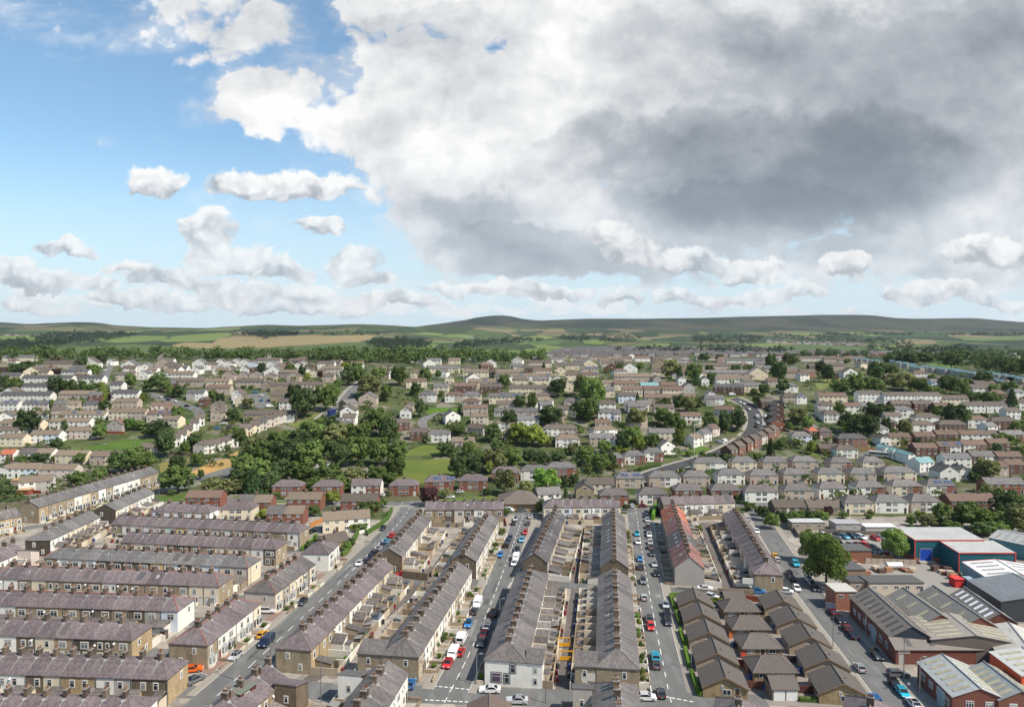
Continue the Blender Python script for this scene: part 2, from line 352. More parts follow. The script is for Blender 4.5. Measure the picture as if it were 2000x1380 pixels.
# ---------------------------------------------------------------- mesh building
class MB:
    def __init__(s): s.v, s.f, s.m = [], [], []
    def face(s, pts, m=0):
        b = len(s.v); s.v += [tuple(p) for p in pts]; s.f.append(tuple(range(b, b + len(pts)))); s.m.append(m); return s
    def box(s, x0, x1, y0, y1, z0, z1, m=0, top=None):
        b = len(s.v); s.v += [(x0, y0, z0), (x1, y0, z0), (x1, y1, z0), (x0, y1, z0), (x0, y0, z1), (x1, y0, z1), (x1, y1, z1), (x0, y1, z1)]
        for i, q in enumerate(((0, 3, 2, 1), (4, 5, 6, 7), (0, 1, 5, 4), (1, 2, 6, 5), (2, 3, 7, 6), (3, 0, 4, 7))):
            s.f.append(tuple(b + k for k in q)); s.m.append(top if (top is not None and i == 1) else m)
        return s
    def prism(s, poly, z0, z1, m=0, top=None):
        n = len(poly); b = len(s.v)
        s.v += [(x, y, z0) for x, y in poly] + [(x, y, z1) for x, y in poly]
        s.f.append(tuple(b + n + i for i in range(n))); s.m.append(m if top is None else top)
        s.f.append(tuple(b + n - 1 - i for i in range(n))); s.m.append(m)
        for i in range(n):
            j = (i + 1) % n; s.f.append((b + i, b + j, b + n + j, b + n + i)); s.m.append(m)
        return s
    def slab(s, quad, t, m=0):
        """a sloping plate: quad is the top face (counter-clockwise seen from outside), t its thickness straight down"""
        n = len(quad); b = len(s.v); s.v += [tuple(p) for p in quad] + [(x, y, z - t) for x, y, z in quad]
        s.f.append(tuple(b + i for i in range(n))); s.m.append(m)
        s.f.append(tuple(b + n + n - 1 - i for i in range(n))); s.m.append(m)
        for i in range(n):
            j = (i + 1) % n; s.f.append((b + j, b + i, b + n + i, b + n + j)); s.m.append(m)
        return s
    def tube(s, p, q, r0, r1, n=8, m=0, cap=True):
        p, q = Vector(p), Vector(q); d = (q - p).normalized(); a = d.orthogonal().normalized(); c = d.cross(a); b = len(s.v)
        for o, r in ((p, r0), (q, r1)):
            for i in range(n):
                t = 2 * pi * i / n; s.v.append(tuple(o + a * (r * cos(t)) + c * (r * sin(t))))
        for i in range(n):
            j = (i + 1) % n; s.f.append((b + i, b + j, b + n + j, b + n + i)); s.m.append(m)
        if cap:
            s.f.append(tuple(b + n + i for i in range(n))); s.m.append(m); s.f.append(tuple(b + n - 1 - i for i in range(n))); s.m.append(m)
        return s
    def mesh(s, name, mats):
        me = bpy.data.meshes.new(name); me.from_pydata(s.v, [], s.f)
        for k in mats: me.materials.append(MATS[k])
        me.polygons.foreach_set('material_index', s.m); me.update()
        return me
def put(name, me, parent=None, loc=(0, 0, 0), rz=0.0, color=None, scale=None):
    o = bpy.data.objects.new(name, me); col.objects.link(o); o.location = loc; o.rotation_euler = (0, 0, rz)
    if parent: o.parent = parent
    if color: o.color = (*color, 1)
    if scale: o.scale = scale
    return o
def tag(o, label, cat, group=None):
    o['label'] = label; o['category'] = cat
    if group: o['group'] = group
    return o
def thing(name, label, cat, loc, rz=0.0, group=None):
    return tag(put(name, None, None, loc, rz), label, cat, group)
def kind(o, k): o['kind'] = k; return o
CACHE = {}
def cached(key, fn):
    if key not in CACHE: CACHE[key] = fn()
    return CACHE[key]
ORD = 'first second third fourth fifth sixth seventh eighth ninth tenth eleventh twelfth thirteenth fourteenth fifteenth sixteenth seventeenth eighteenth nineteenth twentieth'.split()
ORD += ['twenty-' + o for o in ORD[:9]] + ['thirtieth'] + ['thirty-' + o for o in ORD[:9]] + ['fortieth'] + ['forty-' + o for o in ORD[:9]] + ['fiftieth'] + ['fifty-' + o for o in ORD[:9]] + ['sixtieth'] + ['sixty-' + o for o in ORD[:9]]
# ---------------------------------------------------------------- the land
def f_land(pos, oi, b):
    nt = N.nt
    s = nt.nodes.new('ShaderNodeSeparateXYZ'); nt.links.new(pos.s, s.inputs[0]); X, Y, Z = N(s.outputs[0]), N(s.outputs[1]), N(s.outputs[2])
    # near town: flags and yards; estates: grass, drives, beds; far: pasture fields with hedges, then moor
    a = noise(pos, .25, 6, .65)
    v = nt.nodes.new('ShaderNodeTexVoronoi'); v.inputs['Scale'].default_value = .11; nt.links.new(vec(X + noise(pos, .3, 4) * 9, Y + noise(scaled(pos, 1, 1, 0), .27, 4) * 14).s, v.inputs['Vector'])
    sp = nt.nodes.new('ShaderNodeSeparateColor'); nt.links.new(v.outputs['Color'], sp.inputs[0])
    grass = mixc(noise(pos, .06, 5, .6), (.050, .072, .024), (.105, .112, .046))
    plot = mixc(smooth(N(sp.outputs[0]), .55, .85) * .85, grass, (.19, .17, .14))
    plot = mixc(smooth(N(sp.outputs[1]), .80, .95) * .6, plot, (.12, .09, .06))
    plot = mixc(smooth(N(sp.outputs[2]), .5, .8) * .75, plot, (.030, .052, .016))
    plot = mul(plot, a * .9 + .55)
    v2 = nt.nodes.new('ShaderNodeTexVoronoi'); v2.inputs['Scale'].default_value = .30; nt.links.new(pos.s, v2.inputs['Vector'])
    s2 = nt.nodes.new('ShaderNodeSeparateColor'); nt.links.new(v2.outputs['Color'], s2.inputs[0])
    yard = mul(mixc(N(s2.outputs[0]), (.19, .17, .15), (.33, .295, .25)), a * .7 + .62)
    near = mixc(smooth(Y + noise(pos, .02, 3) * 30, 292, 296), yard, plot)
    wob = noise(scaled(pos, 1, 1, 0), .002, 3) - .5
    fv = nt.nodes.new('ShaderNodeTexVoronoi'); fv.inputs['Scale'].default_value = 1.0
    fp = vec(X * .0042 + wob * .8, Y * .0026 + wob * .6); nt.links.new(fp.s, fv.inputs['Vector']); fv.inputs['Randomness'].default_value = .85
    fs = nt.nodes.new('ShaderNodeSeparateColor'); nt.links.new(fv.outputs['Color'], fs.inputs[0])
    fe = nt.nodes.new('ShaderNodeTexVoronoi'); fe.feature = 'DISTANCE_TO_EDGE'; fe.inputs['Scale'].default_value = 1.0; nt.links.new(fp.s, fe.inputs['Vector']); fe.inputs['Randomness'].default_value = .85
    rp = nt.nodes.new('ShaderNodeValToRGB'); cr = rp.color_ramp; cr.interpolation = 'CONSTANT'
    cols = [(0, (.034, .055, .022)), (.2, (.062, .088, .030)), (.36, (.11, .105, .05)), (.48, (.042, .068, .024)), (.60, (.17, .135, .075)), (.70, (.12, .155, .045)), (.84, (.026, .042, .020))]
    cr.elements[0].color = (*cols[0][1], 1); cr.elements[1].position = cols[1][0]; cr.elements[1].color = (*cols[1][1], 1)
    for p, c in cols[2:]:
        e = cr.elements.new(p); e.color = (*c, 1)
    nt.links.new(fs.outputs[0], rp.inputs[0])
    field = mul(N(rp.outputs[0]), noise(scaled(pos, .3, 1, 1), .02, 5, .6) * .5 + .75)
    hedge = smooth(N(fe.outputs[0]), .05, .02)
    field = mixc(hedge * .85, field, (.022, .035, .016))
    moor = mixc(smooth(noise(scaled(pos, 1, .6, 1), .0022, 8, .62), .35, .65), (.015, .025, .014), (.055, .054, .033))  # both moor tones darkened to stand in for cloud shade on the hills
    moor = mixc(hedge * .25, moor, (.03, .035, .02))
    t = nt.nodes.new('ShaderNodeMix'); t.data_type = 'FLOAT'
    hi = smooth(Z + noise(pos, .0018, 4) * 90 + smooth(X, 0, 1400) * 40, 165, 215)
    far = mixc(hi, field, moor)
    wood = smooth(noise(scaled(pos, 1, .7, 1), .0045, 5, .6), .60, .66)
    return mixc(smooth(Y, 800, 960), near, far)
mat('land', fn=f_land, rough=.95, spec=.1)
def build_land():
    rows = [-260, -200, -140, -80, -20, 40, 80, 120, 180, 240, 300, 335]
    y = 335.0
    while y < 1000: y += 14; rows.append(y)
    while y < 10500: y *= 1.028; rows.append(y)
    nc = 170; v, f = [], []
    for Y in rows:
        for i in range(nc + 1):
            X = (i / nc * 2 - 1) * 1.12 * (Y + 420)
            v.append((X, Y, ground(X, Y)))
    for j in range(len(rows) - 1):
        for i in range(nc):
            a = j * (nc + 1) + i; f.append((a, a + 1, a + nc + 2, a + nc + 1))
    me = bpy.data.meshes.new('terrain'); me.from_pydata(v, [], f); me.materials.append(MATS['land'])
    me.polygons.foreach_set('use_smooth', [True] * len(f)); me.update()
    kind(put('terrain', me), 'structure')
build_land()

def drape(x, y): return ground(x, y)
def resample(pts, step):
    out = [pts[0].copy()]
    for a, b in zip(pts, pts[1:]):
        n = max(1, int((b - a).length / step))
        for i in range(1, n + 1): out.append(a.lerp(b, i / n))
    return out
def smooth_path(P, k=2):
    for _ in range(k):
        q = [P[0]]
        for a, b in zip(P, P[1:]): q += [a.lerp(b, .25), a.lerp(b, .75)]
        P = q + [P[-1]]
    return P
def ribbon_mb(mb, pts, a, b, z, m=0, thick=0.0, step=6.0, dash=None):
    """a strip along pts from a to b metres off its middle line, z above the ground; dash = (on, off)"""
    P = resample(pts, step if not dash else min(step, 1.0)); n = len(P); L = []
    for i, p in enumerate(P):
        d = (P[min(i + 1, n - 1)] - P[max(i - 1, 0)]); d.z = 0; d.normalize(); nn = Vector((d.y, -d.x, 0))
        row_ = []
        for o in (a, b):
            q = p + nn * o; row_.append((q.x, q.y, drape(q.x, q.y) + z))
        L.append(row_)
    s = 0.0
    for i in range(n - 1):
        seg = (P[i + 1] - P[i]).length; s += seg
        if dash and (s % (dash[0] + dash[1])) > dash[0]: continue
        (x0, x1), (y0, y1) = (L[i][0], L[i][1]), (L[i + 1][0], L[i + 1][1])
        if thick: mb.slab([x1, y1, y0, x0][::-1] if False else [x0, x1, y1, y0], thick, m)
        else: mb.face([x0, x1, y1, y0], m)
    return mb
def pxpath(l, sm=0, h=0.0):
    P = [at(x, y, h) for x, y in l]
    for p in P: p.z = 0
    return smooth_path(P, sm) if sm else P
def road(name, pts, w, color=(.115, .117, .12), z=.03, m='asphalt'):
    mb = MB(); ribbon_mb(mb, pts, -w / 2, w / 2, z, 0)
    return kind(put(name, mb.mesh(name, [m]), color=color), 'structure')
def sheet(name, px, color, m='matt', z=.02, h=0.0, n=1):
    """a patch of ground bounded by these spots"""
    P = [at(x, y, h) for x, y in px]
    bm = bmesh.new(); bm.faces.new([bm.verts.new((p.x, p.y, 0)) for p in P])
    if P[0].y > 330:
        bmesh.ops.triangulate(bm, faces=bm.faces[:])
        for _ in range(4 if n == 1 else n): bmesh.ops.subdivide_edges(bm, edges=[e for e in bm.edges if e.calc_length() > (12 if P[0].y < 1000 else 60)], cuts=1, use_grid_fill=False); bmesh.ops.triangulate(bm, faces=bm.faces[:])
    for v in bm.verts: v.co.z = ground(v.co.x, v.co.y) + z
    for f in bm.faces:
        if f.normal.z < 0: f.normal_flip()
    me = bpy.data.meshes.new(name); bm.to_mesh(me); bm.free(); me.materials.append(MATS[m])
    o = put(name, me, color=color)
    return kind(o, 'structure')

def f_turf(pos, oi, b):
    c = N(oi.outputs['Color'])
    k = noise(pos, .08, 6, .65) * .8 + .6
    return mixc(smooth(noise(pos, .05, 5, .6), .45, .7) * .5, mul(c, k), mixc(1.0, c, (1.7, 1.25, 1.0), 'MULTIPLY'))
mat('turf', fn=f_turf, rough=.95, spec=.1)
GREY, DARK, PALE = (.138, .137, .133), (.055, .055, .057), (.33, .30, .26)
# streets of the terraces
main_l = [(300, 1420), (392, 1330), (455, 1278), (520, 1222), (560, 1188), (625, 1128), (690, 1076), (745, 1036), (782, 1003), (796, 984)]
MAIN = pxpath([(345, 1425), (440, 1345), (505, 1285), (570, 1225), (630, 1168), (686, 1115), (735, 1068), (775, 1026), (800, 994), (803, 978)], 1)
CENT = pxpath([(868, 1372), (905, 1300), (938, 1230), (962, 1170), (985, 1110), (1003, 1060), (1017, 1022), (1024, 1000), (1027, 990)])
FST = pxpath([(1318, 1400), (1306, 1350), (1290, 1270), (1276, 1200), (1267, 1150), (1258, 1100), (1250, 1050), (1244, 1010), (1241, 992)])
TST = pxpath([(1810, 1440), (1752, 1370), (1690, 1292), (1632, 1222), (1575, 1150), (1540, 1100), (1508, 1052), (1483, 1010), (1474, 990)])
CROSS = pxpath([(560, 1342), (640, 1350), (760, 1353), (880, 1356), (1000, 1360), (1130, 1363), (1260, 1366), (1400, 1370), (1500, 1374)])
MIDX = pxpath([(755, 1132), (860, 1136), (960, 1139), (1080, 1142), (1190, 1144), (1300, 1152), (1400, 1156), (1520, 1157), (1580, 1160)])
TOPX = pxpath([(260, 978), (420, 976), (560, 979), (700, 982), (800, 984), (900, 976), (960, 969)])
TOP2 = pxpath([(905, 1006), (985, 1006), (1065, 1003)])
TOP3 = pxpath([(1190, 996), (1240, 995), (1290, 992)]); TOP4 = pxpath([(1435, 985), (1474, 988), (1510, 983)])
for nm, P, wd in (('main_road', MAIN, 9.0), ('central_street', CENT, 7.4), ('parked_street', FST, 7.6), ('factory_street', TST, 7.4), ('cross_road', CROSS, 7.0), ('middle_cross_road', MIDX, 5.6),
                  ('upper_road', TOPX, 7.0), ('street_end_road', TOP2, 6.0), ('short_end_road', TOP3, 6.0), ('corner_road', TOP4, 7.0)):
    road(nm, P, wd, GREY, .030 + .004 * (len(nm) % 7))
# side streets between the terraces beside the main road
for k, l in enumerate(([(-60, 1340), (60, 1345), (300, 1348), (420, 1352)], [(40, 1268), (300, 1275), (395, 1280)], [(200, 1205), (380, 1212), (500, 1218)], [(300, 1160), (455, 1168), (560, 1172)],
                       [(420, 1120), (520, 1122), (620, 1126)], [(0, 1040), (90, 1025), (190, 1000), (300, 962), (380, 945)], [(525, 1080), (560, 1077), (600, 1070)])):
    road('side_street', pxpath(l), 5.0, (.15, .148, .145), .026 + .0005 * k)
# back alleys with setts
for k, l in enumerate(([(585, 1345), (680, 1268), (740, 1210), (790, 1168), (850, 1105)], [(838, 1130), (872, 1082), (905, 1040)], [(1100, 1350), (1112, 1270), (1122, 1180), (1128, 1146)], [(1123, 1140), (1128, 1080), (1133, 1035)],
                       [(1425, 1155), (1405, 1100), (1385, 1050), (1375, 1020)])):
    road('back_alley', pxpath(l), 3.4, (.125, .108, .096), .022 + .0005 * k)
# pavements with kerbs, stopping at the junctions
def pave(P, w, i0, i1, sides=(-1, 1), pw=2.0, name='pavement', extra=0):
    L = resample(P, 2.0); n = len(L); seg = L[int(i0 * n):max(int(i0 * n) + 2, int(i1 * n))]
    for s in sides:
        a, b = sorted((s * w / 2, s * (w / 2 + pw))); mb = MB(); ribbon_mb(mb, seg, a, b, .12, 0, .14)
        k0, k1 = sorted((s * w / 2, s * (w / 2 + .22))); ribbon_mb(mb, seg, k0, k1, .135, 1, .14)
        kind(put(name, mb.mesh(name, ['matt', 'kerb']), color=(.25, .225, .19)), 'structure')
pave(MAIN, 9.0, .06, .30); pave(MAIN, 9.0, .34, .63, pw=2.4); pave(MAIN, 9.0, .66, .95, pw=2.4)
pave(CENT, 7.4, .035, .48, pw=2.6); pave(CENT, 7.4, .53, .93, pw=2.6); pave(FST, 7.6, .13, .50, pw=2.6); pave(FST, 7.6, .55, .94, pw=2.6)
pave(TST, 7.4, .03, .48); pave(TST, 7.4, .53, .95); pave(CROSS, 7.0, .0, .28, (1,)); pave(CROSS, 7.0, .60, .74, (-1,)); pave(TOPX, 7.0, 0, .85, (1,))
# red-brown paved strip along the shop side of the main road, and the grey aprons at the side turnings
L_ = resample(MAIN, 2); rb_ = MB()
for i0, i1 in ((.10, .30), (.36, .47), (.50, .60)): ribbon_mb(rb_, L_[int(i0 * len(L_)):int(i1 * len(L_))], -9.2, -6.9, .05, 0)
kind(put('paved_strip', rb_.mesh('paved_strip', ['matt']), color=(.215, .140, .115)), 'structure')
# white lines
mk = MB()
for P, dsh in ((MAIN, (3, 3.4)), (CENT, (2.6, 2.6)), (FST, (2.6, 2.8))): ribbon_mb(mk, P, -.09, .09, .066, 0, dash=dsh)
kind(put('road_marking', mk.mesh('road_marking', ['marking'])), 'structure')
def give_way(px0, px1, dash=(.7, .5)):
    mb = MB(); A, B = at(*px0), at(*px1); A.z = B.z = 0; ribbon_mb(mb, [A, B], -.16, .16, .070, 0, dash=dash, step=.2)
    kind(put('road_marking', mb.mesh('road_marking', ['marking'])), 'structure')
for l in (((848, 1339), (916, 1346)), ((830, 1366), (925, 1371)), ((1290, 1358), (1358, 1371)), ((780, 987), (822, 984)), ((1013, 1008), (1040, 1009)), ((1226, 1002), (1262, 1002)), ((940, 1152), (952, 1136)), ((992, 1148), (997, 1138))): give_way(*l)
ml = MB()
for o in (-4.0, 4.0): ribbon_mb(ml, resample(MAIN, 3)[12:], o - .06, o + .06, .068, 0)
kind(put('road_marking', ml.mesh('road_marking', ['skylight'])), 'structure')
# works yard by the sheds and the pale ground of the factory
sheet('works_yard', [(1640, 1165), (1590, 1085), (1600, 1048), (1760, 1046), (1800, 1100), (1900, 1150), (1990, 1230), (1760, 1230)], (.24, .22, .20), z=.016)
sheet('estate_paving', [(1320, 1372), (1312, 1180), (1500, 1172), (1560, 1200), (1680, 1340), (1650, 1380)], (.21, .185, .165), z=.016)
# outer roads
FAR1 = pxpath([(1240, 938), (1290, 920), (1350, 902), (1400, 888), (1440, 868), (1470, 845), (1477, 820), (1467, 795), (1447, 783), (1432, 778)], 2)
FAR2 = pxpath([(440, 930), (500, 905), (560, 872), (610, 838), (645, 806), (676, 780), (700, 752), (715, 742)], 1)
FAR3 = pxpath([(310, 955), (365, 940), (405, 930), (460, 913)], 1)
FAR4 = pxpath([(835, 845), (822, 828), (830, 816), (848, 811), (862, 806)], 2); FAR5 = pxpath([(372, 845), (393, 815), (386, 800), (360, 790), (320, 778), (290, 768)], 2)
FAR6 = pxpath([(512, 797), (508, 780), (504, 768)]); FAR7 = pxpath([(203, 745), (208, 728), (217, 714)]); FAR8 = pxpath([(1675, 890), (1720, 884), (1760, 890), (1800, 925)], 1)
for nm, P, wd, c in (('dark_curving_road', FAR1, 9.5, DARK), ('hill_road', FAR2, 8.5, GREY), ('bend_road', FAR3, 8.0, GREY), ('estate_crescent', FAR4, 6.5, (.16, .155, .15)), ('estate_road', FAR5, 7, GREY),
                     ('estate_close', FAR6, 13, GREY), ('estate_road', FAR7, 7, GREY), ('estate_road', FAR8, 8, GREY)):
    road(nm, P, wd, c, .12)
pave(FAR1, 9.5, 0, 1, (-1, 1), 2.2); pave(FAR2, 8.5, .45, 1, (-1,), 2.4)
# mended trenches and worn patches in the streets
rp_ = random.Random(4)
for P, wd in ((MAIN, 9), (CENT, 7.4), (FST, 7.6), (TST, 7.4)):
    L = resample(P, 2)
    for k in range(7):
        i = rp_.randrange(4, len(L) - 8); a = rp_.uniform(-wd / 2 + .3, wd / 2 - 1.6); mb = MB(); ribbon_mb(mb, L[i:i + rp_.choice((2, 3, 6))], a, a + rp_.uniform(.5, 1.6), .0585, 0)
        kind(put('road_patch', mb.mesh('road_patch', ['asphalt']), color=rp_.choice(((.085, .085, .085), (.10, .10, .098), (.20, .198, .19)))), 'structure')
# grass
for px, c in (([(783, 885), (830, 868), (880, 875), (905, 905), (890, 930), (880, 945), (775, 945), (772, 910)], (.095, .125, .030)), ([(118, 878), (200, 868), (285, 850), (305, 858), (290, 878), (170, 890)], (.065, .115, .022)),
              ([(360, 928), (400, 908), (465, 880), (465, 905), (410, 928)], (.30, .21, .085)), ([(832, 806), (838, 789), (905, 790), (905, 800), (850, 812)], (.07, .125, .022)), ([(560, 828), (600, 818), (645, 790), (665, 770), (672, 776), (640, 802), (590, 838)], (.12, .14, .045)),
              ([(1590, 746), (1640, 736), (1640, 752), (1600, 762)], (.13, .15, .05)), ([(1790, 712), (1840, 708), (1880, 726), (1990, 742), (1930, 735), (1830, 722)], (.10, .15, .04)), ([(1325, 885), (1370, 870), (1400, 880), (1360, 893)], (.075, .12, .025)),
              ([(1540, 900), (1575, 880), (1620, 895), (1560, 908)], (.08, .125, .03)), ([(345, 825), (380, 815), (372, 838), (340, 848)], (.06, .115, .02)), ([(310, 905), (370, 895), (360, 920), (315, 930)], (.16, .15, .05)), ([(300, 968), (390, 962), (380, 978), (310, 980)], (.07, .11, .025)),
              ([(395, 860), (465, 832), (470, 842), (400, 876)], (.07, .12, .025)), ([(1415, 777), (1455, 774), (1450, 784), (1420, 784)], (.14, .16, .06)), ([(450, 978), (620, 978), (620, 984), (450, 984)], (.08, .12, .03)), ([(855, 975), (965, 966), (968, 972), (870, 980)], (.09, .13, .03))):
    sheet('grass_patch', px, c, 'turf', z=.07)['kind'] = 'stuff'
# tilled and mown fields on the far slopes
for px, c in (([(330, 676), (430, 660), (545, 651), (650, 648), (735, 655), (700, 668), (560, 676), (420, 682)], (.20, .165, .085)), ([(60, 684), (250, 672), (420, 681), (560, 677), (720, 668), (740, 684), (430, 690), (120, 690)], (.075, .10, .035)),
              ([(590, 678), (720, 671), (735, 686), (600, 689)], (.045, .085, .03)), ([(980, 660), (1060, 655), (1085, 659), (1000, 668)], (.13, .17, .05)), ([(1000, 668), (1100, 662), (1090, 672), (1010, 674)], (.07, .11, .035)), ([(1750, 665), (1820, 663), (1830, 671), (1760, 676)], (.17, .14, .08)),
              ([(1520, 676), (1610, 672), (1690, 680), (1680, 690), (1560, 690)], (.065, .095, .035)), ([(0, 655), (90, 652), (70, 662), (0, 664)], (.11, .15, .045)), ([(230, 638), (340, 640), (340, 652), (240, 650)], (.14, .145, .06)), ([(1860, 658), (2000, 652), (2000, 664), (1880, 664)], (.09, .13, .04)), ([(1180, 655), (1330, 650), (1330, 656), (1190, 660)], (.15, .13, .075))):
    sheet('field', px, c, 'turf', z=.5)
# ---------------------------------------------------------------- house parts
COL = {'w': ((.71, .685, .63), 'white'), 'c': ((.64, .55, .41), 'cream'), 's': ((.305, .245, .170), 'sandstone'), 'b': ((.148, .115, .083), 'brown stone'), 'd': ((.075, .06, .047), 'dark stone'),
       'o': ((.37, .275, .165), 'honey stone'), 'p': ((.53, .455, .395), 'pale pink'), 'y': ((.62, .47, .22), 'yellow'), 'g': ((.37, .34, .31), 'grey'), 'k': ((.58, .63, .72), 'pale blue'), 'm': ((.52, .62, .53), 'mint'),
       'r': ((.205, .082, .056), 'red brick'), 'n': ((.12, .062, .045), 'brown brick'), 'e': ((.23, .115, .08), 'brick'), 't': ((.42, .34, .28), 'pebble-dashed')}
STONY = 'sbdo'; BRICK = 'rne'
ROOFS = {'S': ((.128, .115, .109), 'slate', 'slate'), 'P': ((.137, .110, .112), 'purple slate', 'slate'), 'D': ((.088, .078, .078), 'dark slate', 'slate'), 'G': ((.135, .129, .124), 'grey', 'slate'),
         'T': ((.178, .138, .102), 'tan tiled', 'tile'), 'B': ((.106, .086, .071), 'brown tiled', 'tile'), 'N': ((.138, .092, .070), 'russet tiled', 'tile'), 'R': ((.34, .11, .065), 'red tiled', 'tile'), 'V': ((.215, .100, .082), 'faded red', 'slate'), 'U': ((.16, .29, .29), 'teal', 'metal_roof'), 'K': ((.075, .07, .07), 'dark tiled', 'tile')}
def wmat(k): return 'stone' if k in STONY else 'brick' if k in BRICK else 'render'

def tint(c, rr, a, b):
    k = rr.uniform(a, b); return [v * k for v in c]
def window_mesh(w, h, bars=1, sur=True, far=False):
    def make():
        mb = MB(); 
        if sur: mb.box(-w / 2 - .14, w / 2 + .14, -.03, .02, -.16, h + .16, 0)
        mb.box(-w / 2, w / 2, -.05, .0, 0, h, 1)
        n = bars + 1; g = (w - .09 * (n + 1)) / n
        for i in range(n):
            x = -w / 2 + .09 + i * (g + .09)
            if h > 1.2 and not far: mb.box(x, x + g, -.058, .0, .09, h * .64, 2); mb.box(x, x + g, -.058, .0, h * .64 + .09, h - .09, 2)
            else: mb.box(x, x + g, -.058, .0, .09, h - .09, 2)
        return mb.mesh('window', ['surround', 'white_frame', 'glass'])
    return cached(('win', w, h, bars, sur, far), make)
def door_mesh(sur=True):
    def make():
        mb = MB(); mb.box(-.62, .62, -.03, .02, 0, 2.45, 0); mb.box(-.45, .45, -.05, 0, .05, 2.05, 1); mb.box(-.45, .45, -.052, 0, 2.12, 2.36, 2)
        return mb.mesh('door', ['surround', 'paint', 'glass'])
    return cached('door', make)
def bay_mesh():
    def make():
        mb = MB(); P = [(-1.05, 0), (-.7, -.62), (.7, -.62), (1.05, 0)]
        mb.prism(P, -.4, .75, 0); Q = [(x * .99, y * .98) for x, y in P]; mb.prism(Q, .75, 2.35, 1)
        for a, b in ((0, 1), (1, 2), (2, 3)):
            (x0, y0), (x1, y1) = P[a], P[b]; d = Vector((x1 - x0, y1 - y0)); L = d.length; d /= L; nn = Vector((d.y, -d.x)) * .012
            k = 2 if a == 1 else 1
            for i in range(k):
                s0, s1 = .1 + i * (L - .1) / k, (i + 1) * (L - .1) / k
                q = [(x0 + d.x * s + nn.x, y0 + d.y * s + nn.y) for s in (s0, s1)]
                mb.face([(*q[0], .9), (*q[1], .9), (*q[1], 2.2), (*q[0], 2.2)], 2)
        b = len(mb.v); T = [(x * 1.12, y * 1.15) for x, y in P]
        mb.v += [(x, y, 2.36) for x, y in T] + [(-.75, 0, 2.85), (.75, 0, 2.85)]
        for f in ((0, 1, 4), (1, 2, 5, 4), (2, 3, 5)): mb.f.append(tuple(b + i for i in f)); mb.m.append(3)
        return mb.mesh('bay_window', ['surround', 'white_frame', 'glass', 'lead'])
    return cached('bay', make)
def chimney_mesh(h=1.25, pots=0, slope=.62, streak=True, w=.62, d=1.25):
    def make():
        mb = MB(); mb.box(-w / 2, w / 2, -d / 2, d / 2, -1.0, h, 0); mb.box(-w / 2 - .06, w / 2 + .06, -d / 2 - .06, d / 2 + .06, h - .28, h - .12, 0)
        mb.box(-w / 2 - .03, w / 2 + .03, -d / 2 - .03, d / 2 + .03, h, h + .07, 1)
        if streak:
            for s in (-1, 1):
                q = [(-.42, s * .3, -.3 * slope + .045), (.42, s * .3, -.3 * slope + .045), (.42, s * .95, -.95 * slope + .045), (.10, s * 1.2, -1.2 * slope + .045), (.07, s * 3.3, -3.3 * slope + .045), (-.07, s * 3.3, -3.3 * slope + .045), (-.08, s * 1.2, -1.2 * slope + .045), (-.42, s * .95, -.95 * slope + .045)]
                mb.face(q if s < 0 else q[::-1], 1)
        return mb.mesh('chimney', ['soot_stone', 'lead'])
    return cached(('ch', h, round(slope, 2), streak, w, d), make)
def pot_mesh():
    def make():
        mb = MB(); mb.tube((0, 0, 0), (0, 0, .5), .13, .10, 7); mb.tube((0, 0, .42), (0, 0, .5), .14, .14, 7); return mb.mesh('chimney_pot', ['pot'])
    return cached('pot', make)
def chimney(root, x, z, h=1.25, pots=2, slope=.62, streak=True, w=.62, d=1.25, y=0):
    c = put('chimney', chimney_mesh(h, 0, slope, streak, w, d), root, (x, y, z))
    for i in range(pots): put('chimney_pot', pot_mesh(), c, (0, (i - (pots - 1) / 2) * d / max(pots, 1) * .8, h + .05))
    return c

def roof_mesh(w, D, e, r, a, b, rm='slate', ridge='ridge_tile', o=.25, strip=False):
    """gable, hip or mid (party wall) at each end; ridge along x"""
    def make():
        mb = MB(); s = (r - e) / (D / 2); ze = e - o * s + .1; rr = r + .1
        x0, x1 = -w / 2, w / 2; r0, r1 = x0, x1; hin = min(D / 2 * .86, w * (.96 if 'mid' in (a, b) else .47))
        if a == 'gable': x0 -= .18; r0 = x0
        if b == 'gable': x1 += .18; r1 = x1
        if a == 'hip': x0 -= o; r0 = -w / 2 + hin
        if b == 'hip': x1 += o; r1 = w / 2 - hin
        yf = D / 2 + o
        mb.slab([(x0, -yf, ze), (x1, -yf, ze), (r1, 0, rr), (r0, 0, rr)], .14, 0)
        mb.slab([(x1, yf, ze), (x0, yf, ze), (r0, 0, rr), (r1, 0, rr)], .14, 0)
        if a == 'hip': mb.slab([(x0, yf, ze), (x0, -yf, ze), (r0, 0, rr)], .14, 0)
        if b == 'hip': mb.slab([(x1, -yf, ze), (x1, yf, ze), (r1, 0, rr)], .14, 0)
        mb.tube((r0, 0, rr + .02), (r1, 0, rr + .02), .11, .11, 5, 1)
        for q, xr, xe in ((a, r0, x0), (b, r1, x1)):
            if q == 'hip':
                for y in (-yf, yf): mb.tube((xr, 0, rr + .02), (xe, y, ze + .02), .10, .10, 5, 1)
        return mb.mesh('roof', [rm, ridge])
    return cached(('roof', round(w, 2), D, e, r, a, b, rm, ridge), make)
